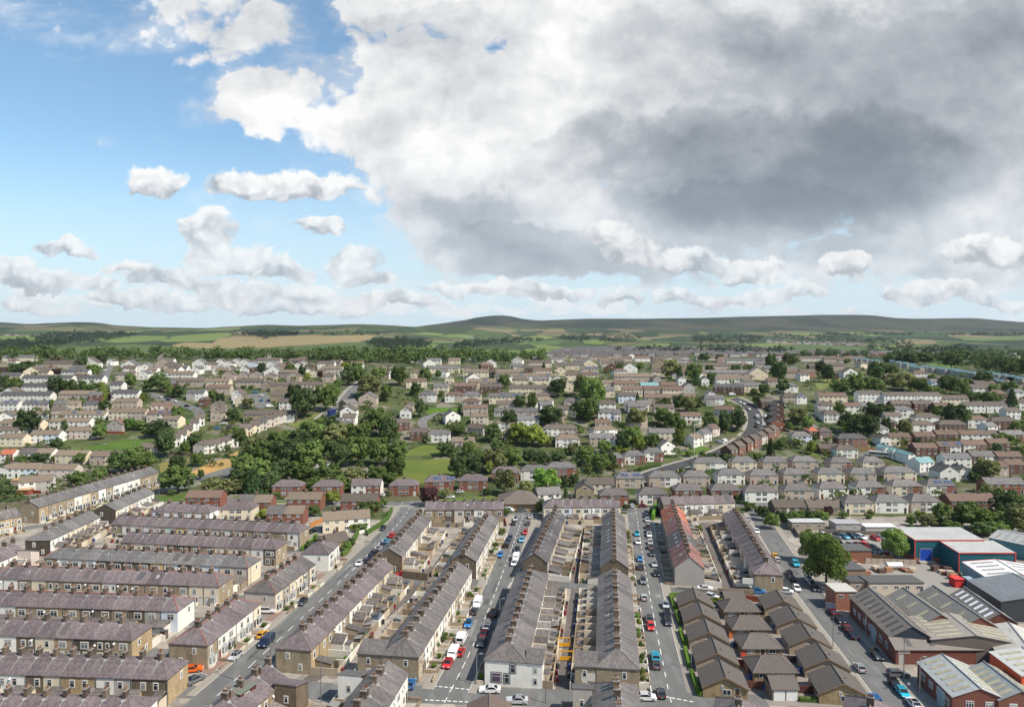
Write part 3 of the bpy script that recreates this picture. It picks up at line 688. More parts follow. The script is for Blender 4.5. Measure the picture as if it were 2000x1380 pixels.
def wall_mesh(w, D, e, r, a, b, m):
    def make():
        mb = MB(); mb.box(-w / 2, w / 2, -D / 2, D / 2, -1.5, e, 0)
        for q, x, sgn in ((a, -w / 2, -1), (b, w / 2, 1)):
            if q == 'gable':
                t = [(x, -D / 2, e), (x, D / 2, e), (x, 0, r)]; i = [(x - sgn * .25, p[1], p[2]) for p in t]
                mb.face(t if sgn > 0 else t[::-1]); mb.face(i[::-1] if sgn > 0 else i)
        return mb.mesh('wall', [m])
    return cached(('wall', round(w, 2), D, e, r, a, b, m), make)
def gable_mesh(D, e, r, m, tri):
    def make():
        mb = MB(); pts = [(-D / 2 + .0, -1.5), (D / 2, -1.5), (D / 2, e)] + ([(0, r)] if tri else []) + [(-D / 2, e)]
        n = len(pts); mb.v = [(0, y, z) for y, z in pts] + [(.07, y, z) for y, z in pts]
        mb.f = [tuple(range(n))[::-1], tuple(range(n, 2 * n))] + [(i, (i + 1) % n, n + (i + 1) % n, n + i) for i in range(n)]; mb.m = [0] * len(mb.f)
        return mb.mesh('gable_wall', [m])
    return cached(('gw', D, e, r, m, tri), make)
def slab_mesh(w, e, m, nm):
    return cached(('fs', round(w, 2), e, m, nm), lambda: MB().box(-w / 2 + .02, w / 2 - .02, -.06, .01, -1.5, e - .12, 0).mesh(nm, [m]))
def outrigger_meshes(w, L, h0, h1, h2, m):
    """rear extension: lean-to roof falling across its width, then a lower end"""
    def make():
        a = MB(); a.box(-w / 2, w / 2, 0, L, -1, h1, 0)
        a.face([(-w / 2, 0, h1), (-w / 2, L, h1), (-w / 2, L, h0), (-w / 2, 0, h0)]); a.face([(-w / 2, L, h1), (w / 2, L, h1), (-w / 2, L, h0)])
        a.box(-w / 2 - .11, -w / 2 + .11, 0, L + .05, h1 - .4, h0 + .28, 0)
        a.box(-w / 2, w / 2 - .4, L, L + 1.5, -1, h2, 0)
        b = MB(); b.slab([(-w / 2 + .12, L + .1, h0 + .1), (-w / 2 + .12, 0, h0 + .1), (w / 2 + .15, 0, h1 + .06), (w / 2 + .15, L + .1, h1 + .06)], .1, 0)
        b.slab([(-w / 2 - .05, L + .12, h2 + .12), (w / 2 - .3, L + .12, h2 + .12), (w / 2 - .3, L + 1.65, h2 + .06), (-w / 2 - .05, L + 1.65, h2 + .06)], .1, 0)
        return a.mesh('outrigger', [m]), b.mesh('outrigger_roof', ['slate'])
    return cached(('out', round(w, 2), L, h0, h1, h2, m), make)
def lean_meshes(w, L, h0, h1, m):
    def make():
        a = MB(); a.box(-w / 2, w / 2, 0, L, -1, h1, 0)
        for x in (-w / 2, w / 2): a.face([(x, 0, h1), (x, L, h1), (x, 0, h0)]); a.face([(x, 0, h0), (x, L, h1), (x, 0, h1)])
        b = MB(); b.slab([(w / 2 + .1, L + .2, h1), (-w / 2 - .1, L + .2, h1), (-w / 2 - .1, .0, h0 + .12), (w / 2 + .1, .0, h0 + .12)][::1], .1, 0)
        return a.mesh('outrigger', [m]), b.mesh('outrigger_roof', ['slate'])
    return cached(('lean', round(w, 2), L, h0, h1, m), make)
def yard_mesh(w, L, h, m):
    def make():
        mb = MB(); mb.box(w / 2 - .22, w / 2 - .02, 0, L, -.5, h, 0); mb.box(-w / 2 + .02, w / 2 - .22, L - .2, L, -.5, h * .96, 0)
        return mb.mesh('yard_wall', [m])
    return cached(('yard', round(w, 2), L, h, m), make)
def garden_mesh(w, L, h, m):
    def make():
        mb = MB(); mb.box(-w / 2 + .02, w / 2 - 1.2, -L, -L + .2, -.3, h, 0); mb.box(w / 2 - .2, w / 2 - .02, -L + .2, 0, -.3, h, 0)
        return mb.mesh('garden_wall', [m])
    return cached(('gard', round(w, 2), L, h, m), make)
def skylight_mesh(): return cached('skyl', lambda: MB().box(-.36, .36, -.5, .5, -.06, .05, 0).box(-.3, .3, -.44, .44, 0, .062, 1).mesh('skylight', ['white_frame', 'glass']))
PALETTE_REAR = 'sscwcogbcw'; WINW = [(.66, .62, .55), (.57, .48, .36), (.49, .41, .31), (.38, .31, .23), (.60, .56, .50), (.26, .20, .14)]
DOORS = [(.55, .55, .53), (.03, .03, .035), (.16, .04, .03), (.02, .05, .12), (.55, .55, .53), (.10, .06, .03)]

def terrace(desc, p1, p2, cols, side, vis='front', D=8.2, e=5.5, r=7.9, e1='gable', e2='gable', roof='S', bays=False, out=None, yard=0, garden=0, ends='near', line='eave', endcol=None, ridge='ridge_tile',
            double=False, wing=None, roofs=None, sky=.07, order=1, chim=1, group='terraced houses', gabwin=True, outw=.52, oth=None):
    rr = random.Random(desc)
    h = e if line == 'eave' else r
    A, B = at(*p1, h), at(*p2, h); u = (B - A); u.z = 0; L = u.length; u.normalize(); n = len(cols); w = L / n
    bd = Vector((-u.y, u.x, 0)) if side == 'L' else Vector((u.y, -u.x, 0))
    cen = (A + bd * (D / 2)) if line == 'eave' else A
    fy = bd if vis == 'front' else -bd                      # local +y: towards the back of the house
    lx = Vector((fy.y, -fy.x, 0)); rz = atan2(lx.y, lx.x); same = lx.dot(u) > 0
    homes = []
    for i, k in enumerate(cols):
        c = cen + u * (w * (i + .5)); z = ground(c.x, c.y)
        ea = e1 if i == 0 else 'mid'; eb = e2 if i == n - 1 else 'mid'
        if not same: ea, eb = eb, ea
        cf, cname = COL[k]; kr = rr.choice(PALETTE_REAR) if vis == 'front' else k
        kf = k if vis == 'front' else (rr.choice('swcswsc') if oth is None else oth[i % len(oth)])
        pos_ = i + 1 if order > 0 else n - i
        o = thing('terraced_house', f"{COL[k][1]} house, {ORD[pos_ - 1]} from {ends} end of {desc}", 'house', (c.x, c.y, z), rz, group)
        homes.append(o)
        side_c = COL[endcol or kr if (endcol or kr) in STONY else 'b'][0] if not endcol else COL[endcol][0]
        put('wall', wall_mesh(w, D, e, r, ea, eb, 'stone'), o, color=COL['b'][0] if not endcol else side_c)
        for q, x in ((ea, -w / 2 - .07), (eb, w / 2)):
            if q != 'mid':
                gk = endcol or 'b'; g = put('gable_wall', gable_mesh(D, e, r - .05 if q == 'gable' else r, wmat(gk), q == 'gable'), o, (x, 0, 0), color=COL[gk][0])
                if gabwin:
                    s = -1 if x < 0 else 1
                    for wy, wz in ((-D * .16, 3.3), (D * .2, .9)):
                        if rr.random() < .8: put('window', window_mesh(.8, 1.35, 0), o, (x if s < 0 else x + .07, wy, wz), s * pi / 2)
        put('front_wall', slab_mesh(w, e, wmat(kf), 'front_wall'), o, (0, -D / 2, 0), color=tint(COL[kf][0], rr, .9, 1.06))
        put('rear_wall', slab_mesh(w, e, wmat(kr), 'rear_wall'), o, (0, D / 2, 0), pi, color=tint(COL[kr][0], rr, .9, 1.06))
        rk = (roofs[i] if roofs else roof); rc, rn, rm = ROOFS[rk]
        put('roof', roof_mesh(w, D, e, r, ea, eb, rm, ridge), o, color=tint(rc, rr, .88, 1.12))
        slope = (r - e) / (D / 2); mir = 1 if i % 2 else -1
        if chim:
            chimney(o, -w / 2 + .02 if (ea != 'hip') else w / 2 - .35, r + .1, rr.uniform(1.0, 1.35), rr.choice((2, 3, 3, 4)), slope, ridge == 'ridge_tile' or rr.random() < .6)
            if chim > 1 and i % 2: chimney(o, .25 * w * mir, r + .1, rr.uniform(.9, 1.2), 2, slope, False)
        # windows and doors, front then back
        for s, kk in ((-1, kf), (1, kr)):
            y = s * (D / 2 + .06); rot = 0 if s < 0 else pi; isrear = s > 0
            dbl = double and isrear or (not isrear and rr.random() < .25)
            put('window', window_mesh(1.75 if dbl else 1.0, 1.45, 1 if dbl else 0), o, (-s * mir * (.35 if dbl else .55), y, 3.15), rot)
            if not isrear and rr.random() < .3: put('window', window_mesh(.7, 1.2, 0), o, (-s * mir * -1.2, y, 3.35), rot)
            if not isrear:
                put('door', door_mesh(), o, (mir * -w * .29, y, .0), rot, color=rr.choice(DOORS))
                if bays: put('bay_window', bay_mesh(), o, (mir * .62, y, 0), rot)
                else: put('window', window_mesh(1.25, 1.5, 1), o, (mir * .62, y, .75), rot)
            elif out is None:
                put('window', window_mesh(1.2, 1.2, 1), o, (mir * .7, y, .9), rot); put('door', door_mesh(), o, (-mir * w * .28, y, 0), rot, color=rr.choice(DOORS))
        if i % 2 == 0: put('drainpipe', cached(('dp', e), lambda: MB().box(-.06, .06, -.12, -.0, 0, e - .1).mesh('drainpipe', ['pole'])), o, (w / 2 - .02, -D / 2 - .05, 0)); put('drainpipe', CACHE[('dp', e)], o, (-w / 2 + .02, D / 2 + .05, 0), pi)
        if rr.random() < .4:
            s = rr.choice((-1, 1)); put('satellite_dish', cached('dish', lambda: MB().tube((0, 0, 0), (0, -.22, .02), .03, .03, 5).tube((0, -.2, 0), (0, -.27, .05), .24, .27, 10).mesh('satellite_dish', ['lamp_white'])), o, (rr.choice((-1, 1)) * w * .36, s * (D / 2 + .06), e - rr.uniform(.7, 1.5)), 0 if s < 0 else pi)
        if rr.random() < .20 and 'hip' not in (ea, eb):
            s = rr.choice((-1, 1)); y0, y1 = D * .08, D * .40; za, zb = r + .145 - y0 * slope, r + .145 - y1 * slope; x0 = rr.uniform(-w * .4, 0); x1 = x0 + w * rr.uniform(.25, .45)
            q_ = [(x0, s * y1, zb), (x1, s * y1, zb), (x1, s * y0, za), (x0, s * y0, za)]; put('roof_patch', MB().face(q_ if s < 0 else q_[::-1]).mesh('roof_patch', ['matt']), o, color=rr.choice([(.085, .085, .092), (.13, .12, .115), (.10, .085, .08)]))
        if out:
            t = out if out != 'mix' else rr.choice(('lean', 'strip', 'lean', 'low', 'none'))
            oc = rr.choice(WINW); ow = w * outw
            if t == 'strip':
                a, b = outrigger_meshes(ow, 3.1, 3.7, 2.7, 2.3, 'render'); x = (w / 2 - ow / 2 - .1) * (-1)
                q = put('outrigger', a, o, (x, D / 2 + .06, 0), color=oc); put('outrigger_roof', b, q, color=tint((.118, .104, .098), rr, .7, 1.6))
            elif t in ('lean', 'low'):
                lh = 3.1 if t == 'lean' else 2.5; a, b = lean_meshes(ow, 2.8 if t == 'lean' else 3.8, lh, lh - .7, 'render'); x = mir * (w / 2 - ow / 2 - .12)
                q = put('outrigger', a, o, (x, D / 2 + .06, 0), color=oc); put('outrigger_roof', b, q, color=tint((.118, .104, .098), rr, .7, 1.6))
        if yard: put('yard_wall', yard_mesh(w, yard, 1.75, 'render'), o, (0, D / 2 + .08, 0), color=rr.choice(WINW + [(.24, .19, .13)]))
        if yard: put('yard_floor', cached(('yf', round(w, 2), yard), lambda: MB().box(-w / 2 + .05, w / 2 - .25, .02, yard - .2, -.1, .06).mesh('yard_floor', ['matt'])), o, (0, D / 2 + .06, 0), color=rr.choice([(.24, .215, .19), (.32, .29, .25), (.14, .13, .12), (.24, .17, .12), (.07, .10, .04), (.36, .33, .29), (.16, .15, .14)]))
        if yard and i and rr.random() < .45:
            sc, sn = rr.choice((((.20, .09, .05), 'russet'), ((.10, .14, .09), 'green'), ((.33, .30, .26), 'pale'), ((.12, .09, .07), 'brown'), ((.16, .20, .25), 'grey-blue'))); q = rr.uniform(.9, 1.25)
            p_ = Matrix.Rotation(rz, 3, 'Z') @ Vector((rr.choice((-1, 1)) * (w / 2 - 1.5), D / 2 + yard - 1.4, 0)) + o.location
            sh = thing('garden_shed', f"{sn} shed, {ORD[pos_ - 1]} yard from {ends} end of {desc}", 'shed', p_, rz, 'yard sheds')
            put('wall', cached('shedw', lambda: MB().box(-.9, .9, -.8, .8, -.3, 1.9).mesh('wall', ['timber_paint'])), sh, color=sc, scale=(q, 1, q)); put('roof', cached('shedr', lambda: MB().slab([(-1, -.95, 1.95), (1, -.95, 1.95), (1, .95, 2.25), (-1, .95, 2.25)], .1).mesh('roof', ['matt'])), sh, color=rr.choice([(.08, .08, .08), (.14, .12, .10), (.20, .19, .18)]), scale=(q, 1, q))
            put('door', cached('shedd', lambda: MB().box(-.35, .35, -.83, -.8, 0, 1.7).mesh('door', ['timber_paint'])), sh, color=[v * .6 for v in sc])
        if yard and rr.random() < .45:
            p_ = Matrix.Rotation(rz, 3, 'Z') @ Vector((rr.uniform(-.5, .5) * w * .6, D / 2 + yard + .5, 0)) + o.location
            bc, bn = rr.choice((((.20, .015, .02), 'maroon'), ((.03, .03, .033), 'black'), ((.03, .06, .20), 'blue'), ((.12, .12, .125), 'grey'))); YARD_BINS.append((p_, bc, f"{bn} bin, {ORD[pos_ - 1]} yard from {ends} end of {desc}"))
        if yard and rr.random() < .3:
            p_ = Matrix.Rotation(rz, 3, 'Z') @ Vector((-w * .25, D / 2 + yard - 1.2, 0)) + o.location; bw = rr.uniform(1.0, 1.8)
            sh = thing('shrub', f"yard shrub, {ORD[pos_ - 1]} house from {ends} end of {desc}", 'bush', p_, rr.uniform(0, 6), 'garden shrubs'); GARDEN_BUSHES.append((sh, bw, rr.uniform(.9, 1.9)))
        if garden and rr.random() < .33:
            p_ = Matrix.Rotation(rz, 3, 'Z') @ Vector((rr.uniform(-.6, .9), -D / 2 - garden * .55, 0)) + o.location; bw = rr.uniform(1.2, 2.0)
            sh = thing('shrub', f"garden bush, {ORD[pos_ - 1]} house from {ends} end of {desc}", 'bush', p_, rr.uniform(0, 6), 'garden shrubs'); GARDEN_BUSHES.append((sh, bw, rr.uniform(.9, 1.7)))
        if garden: put('garden_wall', garden_mesh(w, garden, .8, 'stone'), o, (0, -D / 2 - .07, 0), color=rr.choice([(.52, .46, .36), (.60, .58, .54), (.38, .29, .19), (.25, .19, .13)]))
        if sky and 'hip' not in (ea, eb) and rr.random() < sky:
            for s in (-1, 1):
                if rr.random() < .75:
                    yy_ = s * D * .25; k_ = put('skylight', skylight_mesh(), o, (rr.uniform(-.8, .8), yy_, r - abs(yy_) * slope + .13)); k_.rotation_euler = (-s * math.atan(slope), 0, 0)
    if wing:
        i, wl, wk = wing; o = homes[i]; ex = w / 2 if ((i == 0) != same) else -w / 2; s = 1 if ex > 0 else -1
        mb = MB(); mb.box(-w / 2, w / 2, D / 2 + .06, D / 2 + wl, -1.4, e - .1, 0); q = put('cross_wing', mb.mesh('cross_wing', [wmat(wk)]), o, color=COL[wk][0])
        ze, zi = e - .1, e + 1.3; rb = MB()
        if s > 0: rb.slab([(w / 2 + .22, D / 2 - .3, ze), (w / 2 + .22, D / 2 + wl + .2, ze), (-w / 2 - .1, D / 2 + wl + .2, zi), (-w / 2 - .1, D / 2 - .3, zi)], .14)
        else: rb.slab([(-w / 2 - .22, D / 2 + wl + .2, ze), (-w / 2 - .22, D / 2 - .3, ze), (w / 2 + .1, D / 2 - .3, zi), (w / 2 + .1, D / 2 + wl + .2, zi)], .14)
        put('wing_roof', rb.mesh('wing_roof', ['slate']), q, color=ROOFS[roof][0])
        fb = MB(); x = -s * w / 2; fb.face([(x, D / 2 + .06, ze), (x, D / 2 + wl, ze), (x, D / 2 + wl, zi), (x, D / 2 + .06, zi)]); fb.face([(-w / 2, D / 2 + wl - .02, ze), (w / 2, D / 2 + wl - .02, ze), (x, D / 2 + wl - .02, zi)])
        put('wing_gable', fb.mesh('wing_gable', [wmat(wk)]), q, color=COL[wk][0])
        for sx in (-1, 1):
            for wz in (3.2, .8): put('window', window_mesh(.8, 1.3, 0), q, (sx * w / 2, D / 2 + wl * .55, wz), sx * pi / 2)
    return homes, w

GARDEN_BUSHES = []; YARD_BINS = []
T = terrace
# rows facing the camera, left of the main road (counted from the main road)
T('the front slate row beside the silver car', (-51, 1312), (327, 1325), 'gwwbcoowgbb', 'L', 'rear', D=7.6, e2='hip', roof='P', out='lean', yard=5.5, ends='road', order=-1, endcol='o', ridge='ridge_tile')
T('the bottom slate row with white gable', (-60, 1353), (284, 1359), 'wscwbwcsw', 'L', 'front', D=7.6, e2='hip', roof='P', line='ridge', ends='road', order=-1, endcol='w')
T('the stone row behind the chimneyed front row', (-42, 1238), (257, 1249), 'cwbcsdbs', 'L', 'front', D=7.6, e2='hip', roof='P', out='lean', yard=5, ends='road', order=-1, endcol='o')
T('the red-ridged row with a white gable', (-32, 1180), (347, 1192), 'wwssosbbsbgk', 'L', 'rear', D=7.6, e2='hip', roof='P', out='lean', yard=5.5, ends='road', order=-1, endcol='w', ridge='red_ridge', double=True)
T('the bay-windowed row with a stone gable', (-20, 1128), (427, 1144), 'wwscsssswssssscc', 'L', 'front', D=7.8, e1='hip', e2='hip', roof='P', bays=True, out='lean', yard=5, ends='road', order=-1, endcol='s', ridge='red_ridge')
T('the mottled row with a cream gable', (86, 1088), (484, 1107), 'swwwbbbbywbwkcp', 'L', 'rear', D=7.6, e1='hip', e2='hip', roof='G', bays=False, out='low', yard=5, ends='road', order=-1, endcol='c', ridge='red_ridge', double=True)
T('the plum-roofed row joined to a brown-roofed house', (235, 1058), (538, 1072), 'scccbdssccccb'.replace('cccc', 'cccw'), 'L', 'front', D=7.8, e1='mid', e2='hip', roof='P', ends='road', order=-1, endcol='s', roofs='P' * 13)
T('the long pale row below the white terrace', (218, 1023), (584, 1040), 'swwwpmywspwpsgssw', 'L', 'rear', D=7.8, e2='hip', roof='P', ends='road', order=-1, endcol='s', yard=3.5)
T('the white hipped terrace', (298, 997), (409, 1001), 'kwwww', 'L', 'front', D=8.2, e1='hip', e2='hip', roof='P', ends='meadow', order=1, endcol='w', e=5.0, r=7.2, double=True)
# slanting rows, far left
T('the tallest slanting row by the meadow', (76, 990), (310, 921), 'ossswcswswwwwsss', 'L', 'front', D=9.0, e=6.6, r=9.2, roof='G', bays=True, garden=3, ends='near', endcol='s')
T('the slanting row with a black stone gable', (226, 996), (301, 962), 'cwcpwww', 'L', 'rear', D=8.4, roof='G', out='lean', yard=4, ends='near', endcol='d')
T('the slanting row with hipped dark end', (98, 1054), (195, 1009), 'wwcccsw', 'L', 'rear', D=8.2, e1='hip', roof='G', out='strip', yard=5, ends='near', endcol='d')
T('the cream row with the pink wing', (-40, 1112), (50, 1074), 'scwwww'[:5], 'L', 'rear', D=8.2, roof='P', out='strip', yard=5, ends='far', order=-1, endcol='p', wing=(4, 4.5, 'p'))
T('the honey stone row at the crossroads', (-25, 1020), (42, 1006), 'ooos', 'L', 'front', D=9, e=6.0, r=8.4, roof='S', ends='far', order=-1, endcol='s', garden=3)
# along the main road
T('the corner row beside the orange car', (405, 1259), (509, 1177), 'swwwwc', 'L', 'front', D=9.2, e1='hip', e2='hip', roof='P', bays=True, garden=3, ends='near', endcol='s', ridge='red_ridge', gabwin=True)
T('the roadside row with a pink end wall', (538, 1158), (615, 1101), 'csccsc', 'L', 'front', D=9.0, e1='hip', e2='gable', roof='S', bays=True, garden=3.5, ends='near', endcol='p', ridge='red_ridge')
T('the whitewashed pair by the hedge', (642, 1081), (662, 1062), 'ww', 'L', 'front', D=9.0, e1='hip', e2='hip', roof='P', bays=True, garden=3, ends='near', endcol='w')
T('the dormered row at the bottom', (335, 1450), (524, 1296), 'swswso', 'L', 'rear', D=8.4, line='ridge', roof='P', out='lean', yard=6, ends='far', order=-1, endcol='b', wing=(5, 4.8, 'b'), chim=2)
T('the stone row along the main road', (607, 1269), (768, 1105), 'ooswswwowcscs', 'L', 'rear', D=8.2, e1='hip', roof='P', out='mix', yard=6.2, ends='near', endcol='s', chim=2)
T('the gabled row beyond on the main road', (785, 1086), (842, 1014), 'swcwcswcsw', 'L', 'rear', D=8.2, roof='S', out='mix', yard=6, ends='near', endcol='b', chim=2)
T('the row facing the central street', (817, 1282), (921, 1114), 'owwcwwcwocwww', 'L', 'front', D=8.3, e1='hip', roof='S', out='mix', yard=6.2, garden=3.2, ends='near', endcol='s', wing=(0, 5.5, 's'), chim=2)
T('the dark-gabled row farther up the central street', (930, 1096), (975, 1014), 'wwcwwcwwcws', 'L', 'front', D=8.1, roof='S', out='mix', yard=6, garden=3.2, ends='near', endcol='b', chim=2)
T('the row behind the white-painted corner wall', (947, 1287), (1010, 1118), 'wscssbcsscssb', 'R', 'front', D=9.0, e1='hip', e2='hip', roof='S', out='strip', yard=5.5, garden=2.2, ends='near', endcol='w', wing=(0, 3.4, 'w'), chim=2)
T('the two-toned roof row up the central street', (1021, 1096), (1066, 1006), 'bscssbcsscsb', 'R', 'front', D=7.6, r=8.3, roof='D', out='low', yard=6.8, garden=2, ends='near', endcol='b', ridge='red_ridge', sky=.7)
T('the hipped row with stepped chimneys', (1248, 1306), (1230, 1127), 'scsswcsscssws', 'L', 'front', D=8.8, e1='hip', e2='gable', roof='S', out='strip', yard=5.5, garden=2.6, ends='near', endcol='s', wing=(0, 4.5, 's'), chim=2)
T('the stone-gabled row by the parked cars', (1227, 1109), (1219, 1009), 'scsswcsscssws', 'L', 'front', D=8.2, r=8.4, roof='S', out='low', yard=6.6, garden=2.4, ends='near', endcol='b', sky=.4)
T('the red-roofed row', (1318, 1107), (1291, 997), 'sbbsbsbbsbsbsbs', 'R', 'front', D=8.6, r=8.9, roof='N', out='mix', yard=5, garden=3, ends='near', endcol='g', ridge='red_ridge', roofs="VVVVDDDVVVVRRRR", sky=.6, gabwin=False)
T('the row beside the works yard', (1473, 1119), (1411, 1004), 'scswscsswcscsss', 'R', 'rear', D=8.0, e1='hip', roof='P', out='mix', yard=5, ends='near', endcol='s', ridge='ridge_tile', chim=1)
# short rows closing the streets
T('the short row closing the main road', (830, 995), (983, 994), 'ssbpbwss', 'L', 'rear', D=8.2, roof='P', out='mix', yard=5, ends='road', endcol='s', double=True)
T('the pale row closing the back alley', (1062, 990), (1212, 989), 'cckcwwpc', 'L', 'rear', D=8.2, e1='hip', e2='hip', roof='P', out='low', yard=5, ends='hall', endcol='c', double=True)
T('the white-walled row behind the red roofs', (1296, 985), (1436, 981), 'sswwwcc', 'L', 'rear', D=8.4, e2='gable', roof='P', out='mix', yard=5, ends='red-roof', endcol='b', double=True)
# rows cut by the foot of the picture
T('the white-walled row at the bottom junction', (796, 1315), (705, 1466), 'wwwsws', 'R', 'front', D=8.2, roof='S', out='lean', yard=6, garden=3, ends='far', endcol='w', wing=(0, 5.0, 'w'), chim=2)
T('the bottom row with a pale wing', (1243, 1338), (1268, 1470), 'swsws', 'R', 'front', D=8.8, e1='hip', roof='S', out='strip', yard=6, garden=2.4, ends='far', endcol='g', wing=(0, 3.8, 'g'), chim=2)
T('the bottom row with a white rear wing', (1447, 1346), (1425, 1480), 'ssss', 'R', 'front', D=8.8, line='ridge', e1='hip', roof='P', out='lean', yard=5, ends='far', endcol='w', chim=1)
T('the last slate row by the factory street', (1703, 1346), (1688, 1480), 'ssss', 'R', 'front', D=8.8, line='ridge', e1='hip', roof='P', ends='far', endcol='k', chim=1, sky=.8)
# ---------------------------------------------------------------- the estates: semis, blocks, bungalows, each at its own spot
def solar_mesh():
    def make():
        mb = MB(); mb.box(-1.9, 1.9, -1.0, 1.0, -.02, .06, 1)
        for i in range(4):
            for j in (0, 1): mb.box(-1.86 + i * .94, -1.0 + i * .94, -.96 + j * .98, -.06 + j * .98, 0, .075, 0)
        return mb.mesh('solar_panel', ['solar', 'grid_white'])
    return cached('solar', make)
TW = {'H': 'semi-detached house', 'G': 'gabled house', 'F': 'front-gabled house', 'L': 'bungalow', '3': 'three-storey block', 'Q': 'hipped block'}
def estate(desc, data, grp, D0=7.6, kindname=None):
    ents = [x.split() for x in data.split(';') if x.strip()]
    rr = random.Random(desc)
    for i, t in enumerate(ents):
        x0, x1, yb = float(t[0]), float(t[1]), float(t[2]); ty, wc, rk = t[3], t[4], t[5]
        rot = 0.0; fl = ''
        for q in t[6:]:
            if re_num(q): rot = float(q)
            else: fl = q
        base = at((x0 + x1) / 2, yb); d = base.y + 2; W = (x1 - x0) / F * d; far = yb < 796
        # faces turned a little towards the valley: widths are those of the front wall
        W = max(4.5, W); D = D0 if ty != 'F' else rr.uniform(8, 10)
        if ty == 'L': e = 2.6
        elif ty == '3': e = 7.6
        else: e = 4.9
        if ty in 'HGF' and W > 17 and ty != 'F': tw = 'row of houses'
        else: tw = TW[ty]
        span = W if ty == 'F' else D
        r = e + span / 2 * (.62 if ty != '3' else .5)
        rz = radians(rot); c = Vector((base.x - sin(rz) * D / 2 * -1 * -1, base.y + cos(rz) * D / 2, 0)); z = min(ground(c.x, c.y), base.z + 1.2)
        rc, rn, rm = ROOFS[rk]
        nm = 'semi_detached_house' if ty == 'H' and W < 17 else 'bungalow' if ty == 'L' else 'flat_block' if ty == '3' else 'terrace_block' if W > 14 else 'gabled_house' if ty == 'F' else 'house'
        cn = '-and-'.join(dict.fromkeys(COL[k][1] for k in wc[:2])).replace(' ', '-')
        lb = f'{cn} {tw}, {rn} roof, {ORD[i]} {desc}'
        if len(lb.replace('-', '').split()) > 16: lb = f'{cn} {tw}, {ORD[i]} {desc}'
        o = thing(nm, lb, 'house', (c.x, c.y, z), rz, grp)
        ends = {'H': ('hip', 'hip'), 'Q': ('hip', 'hip')}.get(ty, ('gable', 'gable'))
        wk = wc[0]; wcol = tint(COL[wk][0], rr, .9, 1.05)
        side = wc[2] if len(wc) > 2 else wk
        if ty == 'F':      # ridge runs front to back
            holder = put('roof', roof_mesh(D, W, e, r, 'gable', 'gable', rm, 'ridge_tile', .3), o, rz=pi / 2, color=tint(rc, rr, .88, 1.12))
            me = wall_mesh(D, W, e, r, 'gable', 'gable', wmat(wk)); put('wall', me, o, rz=pi / 2, color=wcol)
            if rk != 'U' and not far: chimney(o, 0, r + .1, .9, 2, .62, False, .6, .8, D * .2)
        else:
            put('wall', wall_mesh(W, D, e, r, *ends, wmat(side)), o, color=tint(COL[side][0], rr, .9, 1.05))
            if len(wc) > 1 or side != wk or not far:
                m = max(1, min(2, len(wc)))
                for k in range(m):
                    put('front_wall', slab_mesh(W / m, e, wmat(wc[k]), 'front_wall'), o, ((k + .5 - m / 2) * W / m, -D / 2, 0), color=tint(COL[wc[k]][0], rr, .92, 1.05))
            rks = [rk] if 'h' not in fl else [rk, fl[fl.index('h') + 1]]
            if len(rks) == 1: put('roof', roof_mesh(W, D, e, r, *ends, rm), o, color=tint(rc, rr, .88, 1.12))
            else:
                for k, q in enumerate(rks): put('roof', roof_mesh(W / 2, D, e, r, ends[0] if k == 0 else 'mid', ends[1] if k else 'mid', ROOFS[q][2]), o, ((k - .5) * W / 2, 0, 0), color=ROOFS[q][0])
            if not far or rr.random() < .5:
                for k in range(1 if W < 16 else 2): chimney(o, (0 if W < 16 else (k - .5) * W / 2), r + .1, .95, 2 if not far else 0, .62, False, .9, .7)
        # openings
        y = -(D / 2 + .06); floors = 1 if ty == 'L' else 3 if ty == '3' else 2
        if ty == 'F':
            y = -(D / 2) ; put('window', window_mesh(1.6, 1.1, 1, False, True), o, (0, y, e - .1), 0)
            put('window', window_mesh(2.0, 1.3, 1, False, True), o, (-W * .2, y, 1.0), 0); put('window', window_mesh(1.3, 1.2, 0, False, True), o, (W * .25, y, 1.0), 0)
        elif ty == 'H' and W < 18 and not far:
            for s in (-1, 1):
                bw = 2.1 if W > 11 else 1.6
                for fz in (.85, 3.15):
                    put('window', window_mesh(bw, 1.45, 2, False), o, (s * (bw / 2 + .35), y, fz), 0)
                put('window', window_mesh(.8, 1.1, 0, False), o, (s * (W / 2 - 1.1), y, 3.4), 0)
                put('door', door_mesh(), o, (s * (W / 2 - 1.3), y, 0), 0, color=rr.choice(DOORS))
        else:
            n = max(2, int(W / 3.1))
            for f_ in range(floors):
                for k in range(n):
                    if f_ == 0 and k % 3 == 1 and not far: put('door', door_mesh(), o, ((k + .5) * W / n - W / 2, y, 0), 0, color=rr.choice(DOORS)); continue
                    if far and f_ == 0 and k % 2: continue
                    put('window', window_mesh(1.5, 1.15, 1, False, True), o, ((k + .5) * W / n - W / 2, y, .95 + 2.5 * f_), 0)
        if 's' in fl:
            sl = math.atan(.62)
            for k in range(1 if W < 12 else 2):
                px_ = (rr.uniform(.05, .3) + (k - .5) * .45) * W if W > 12 else rr.uniform(-.2, .25) * W
                q = put('solar_panel', solar_mesh(), o, (px_, -span * .25, e + (r - e) * .5 + .24)); q.rotation_euler = (sl, 0, 0)
def re_num(q):
    return q.lstrip('-').replace('.', '').isdigit()

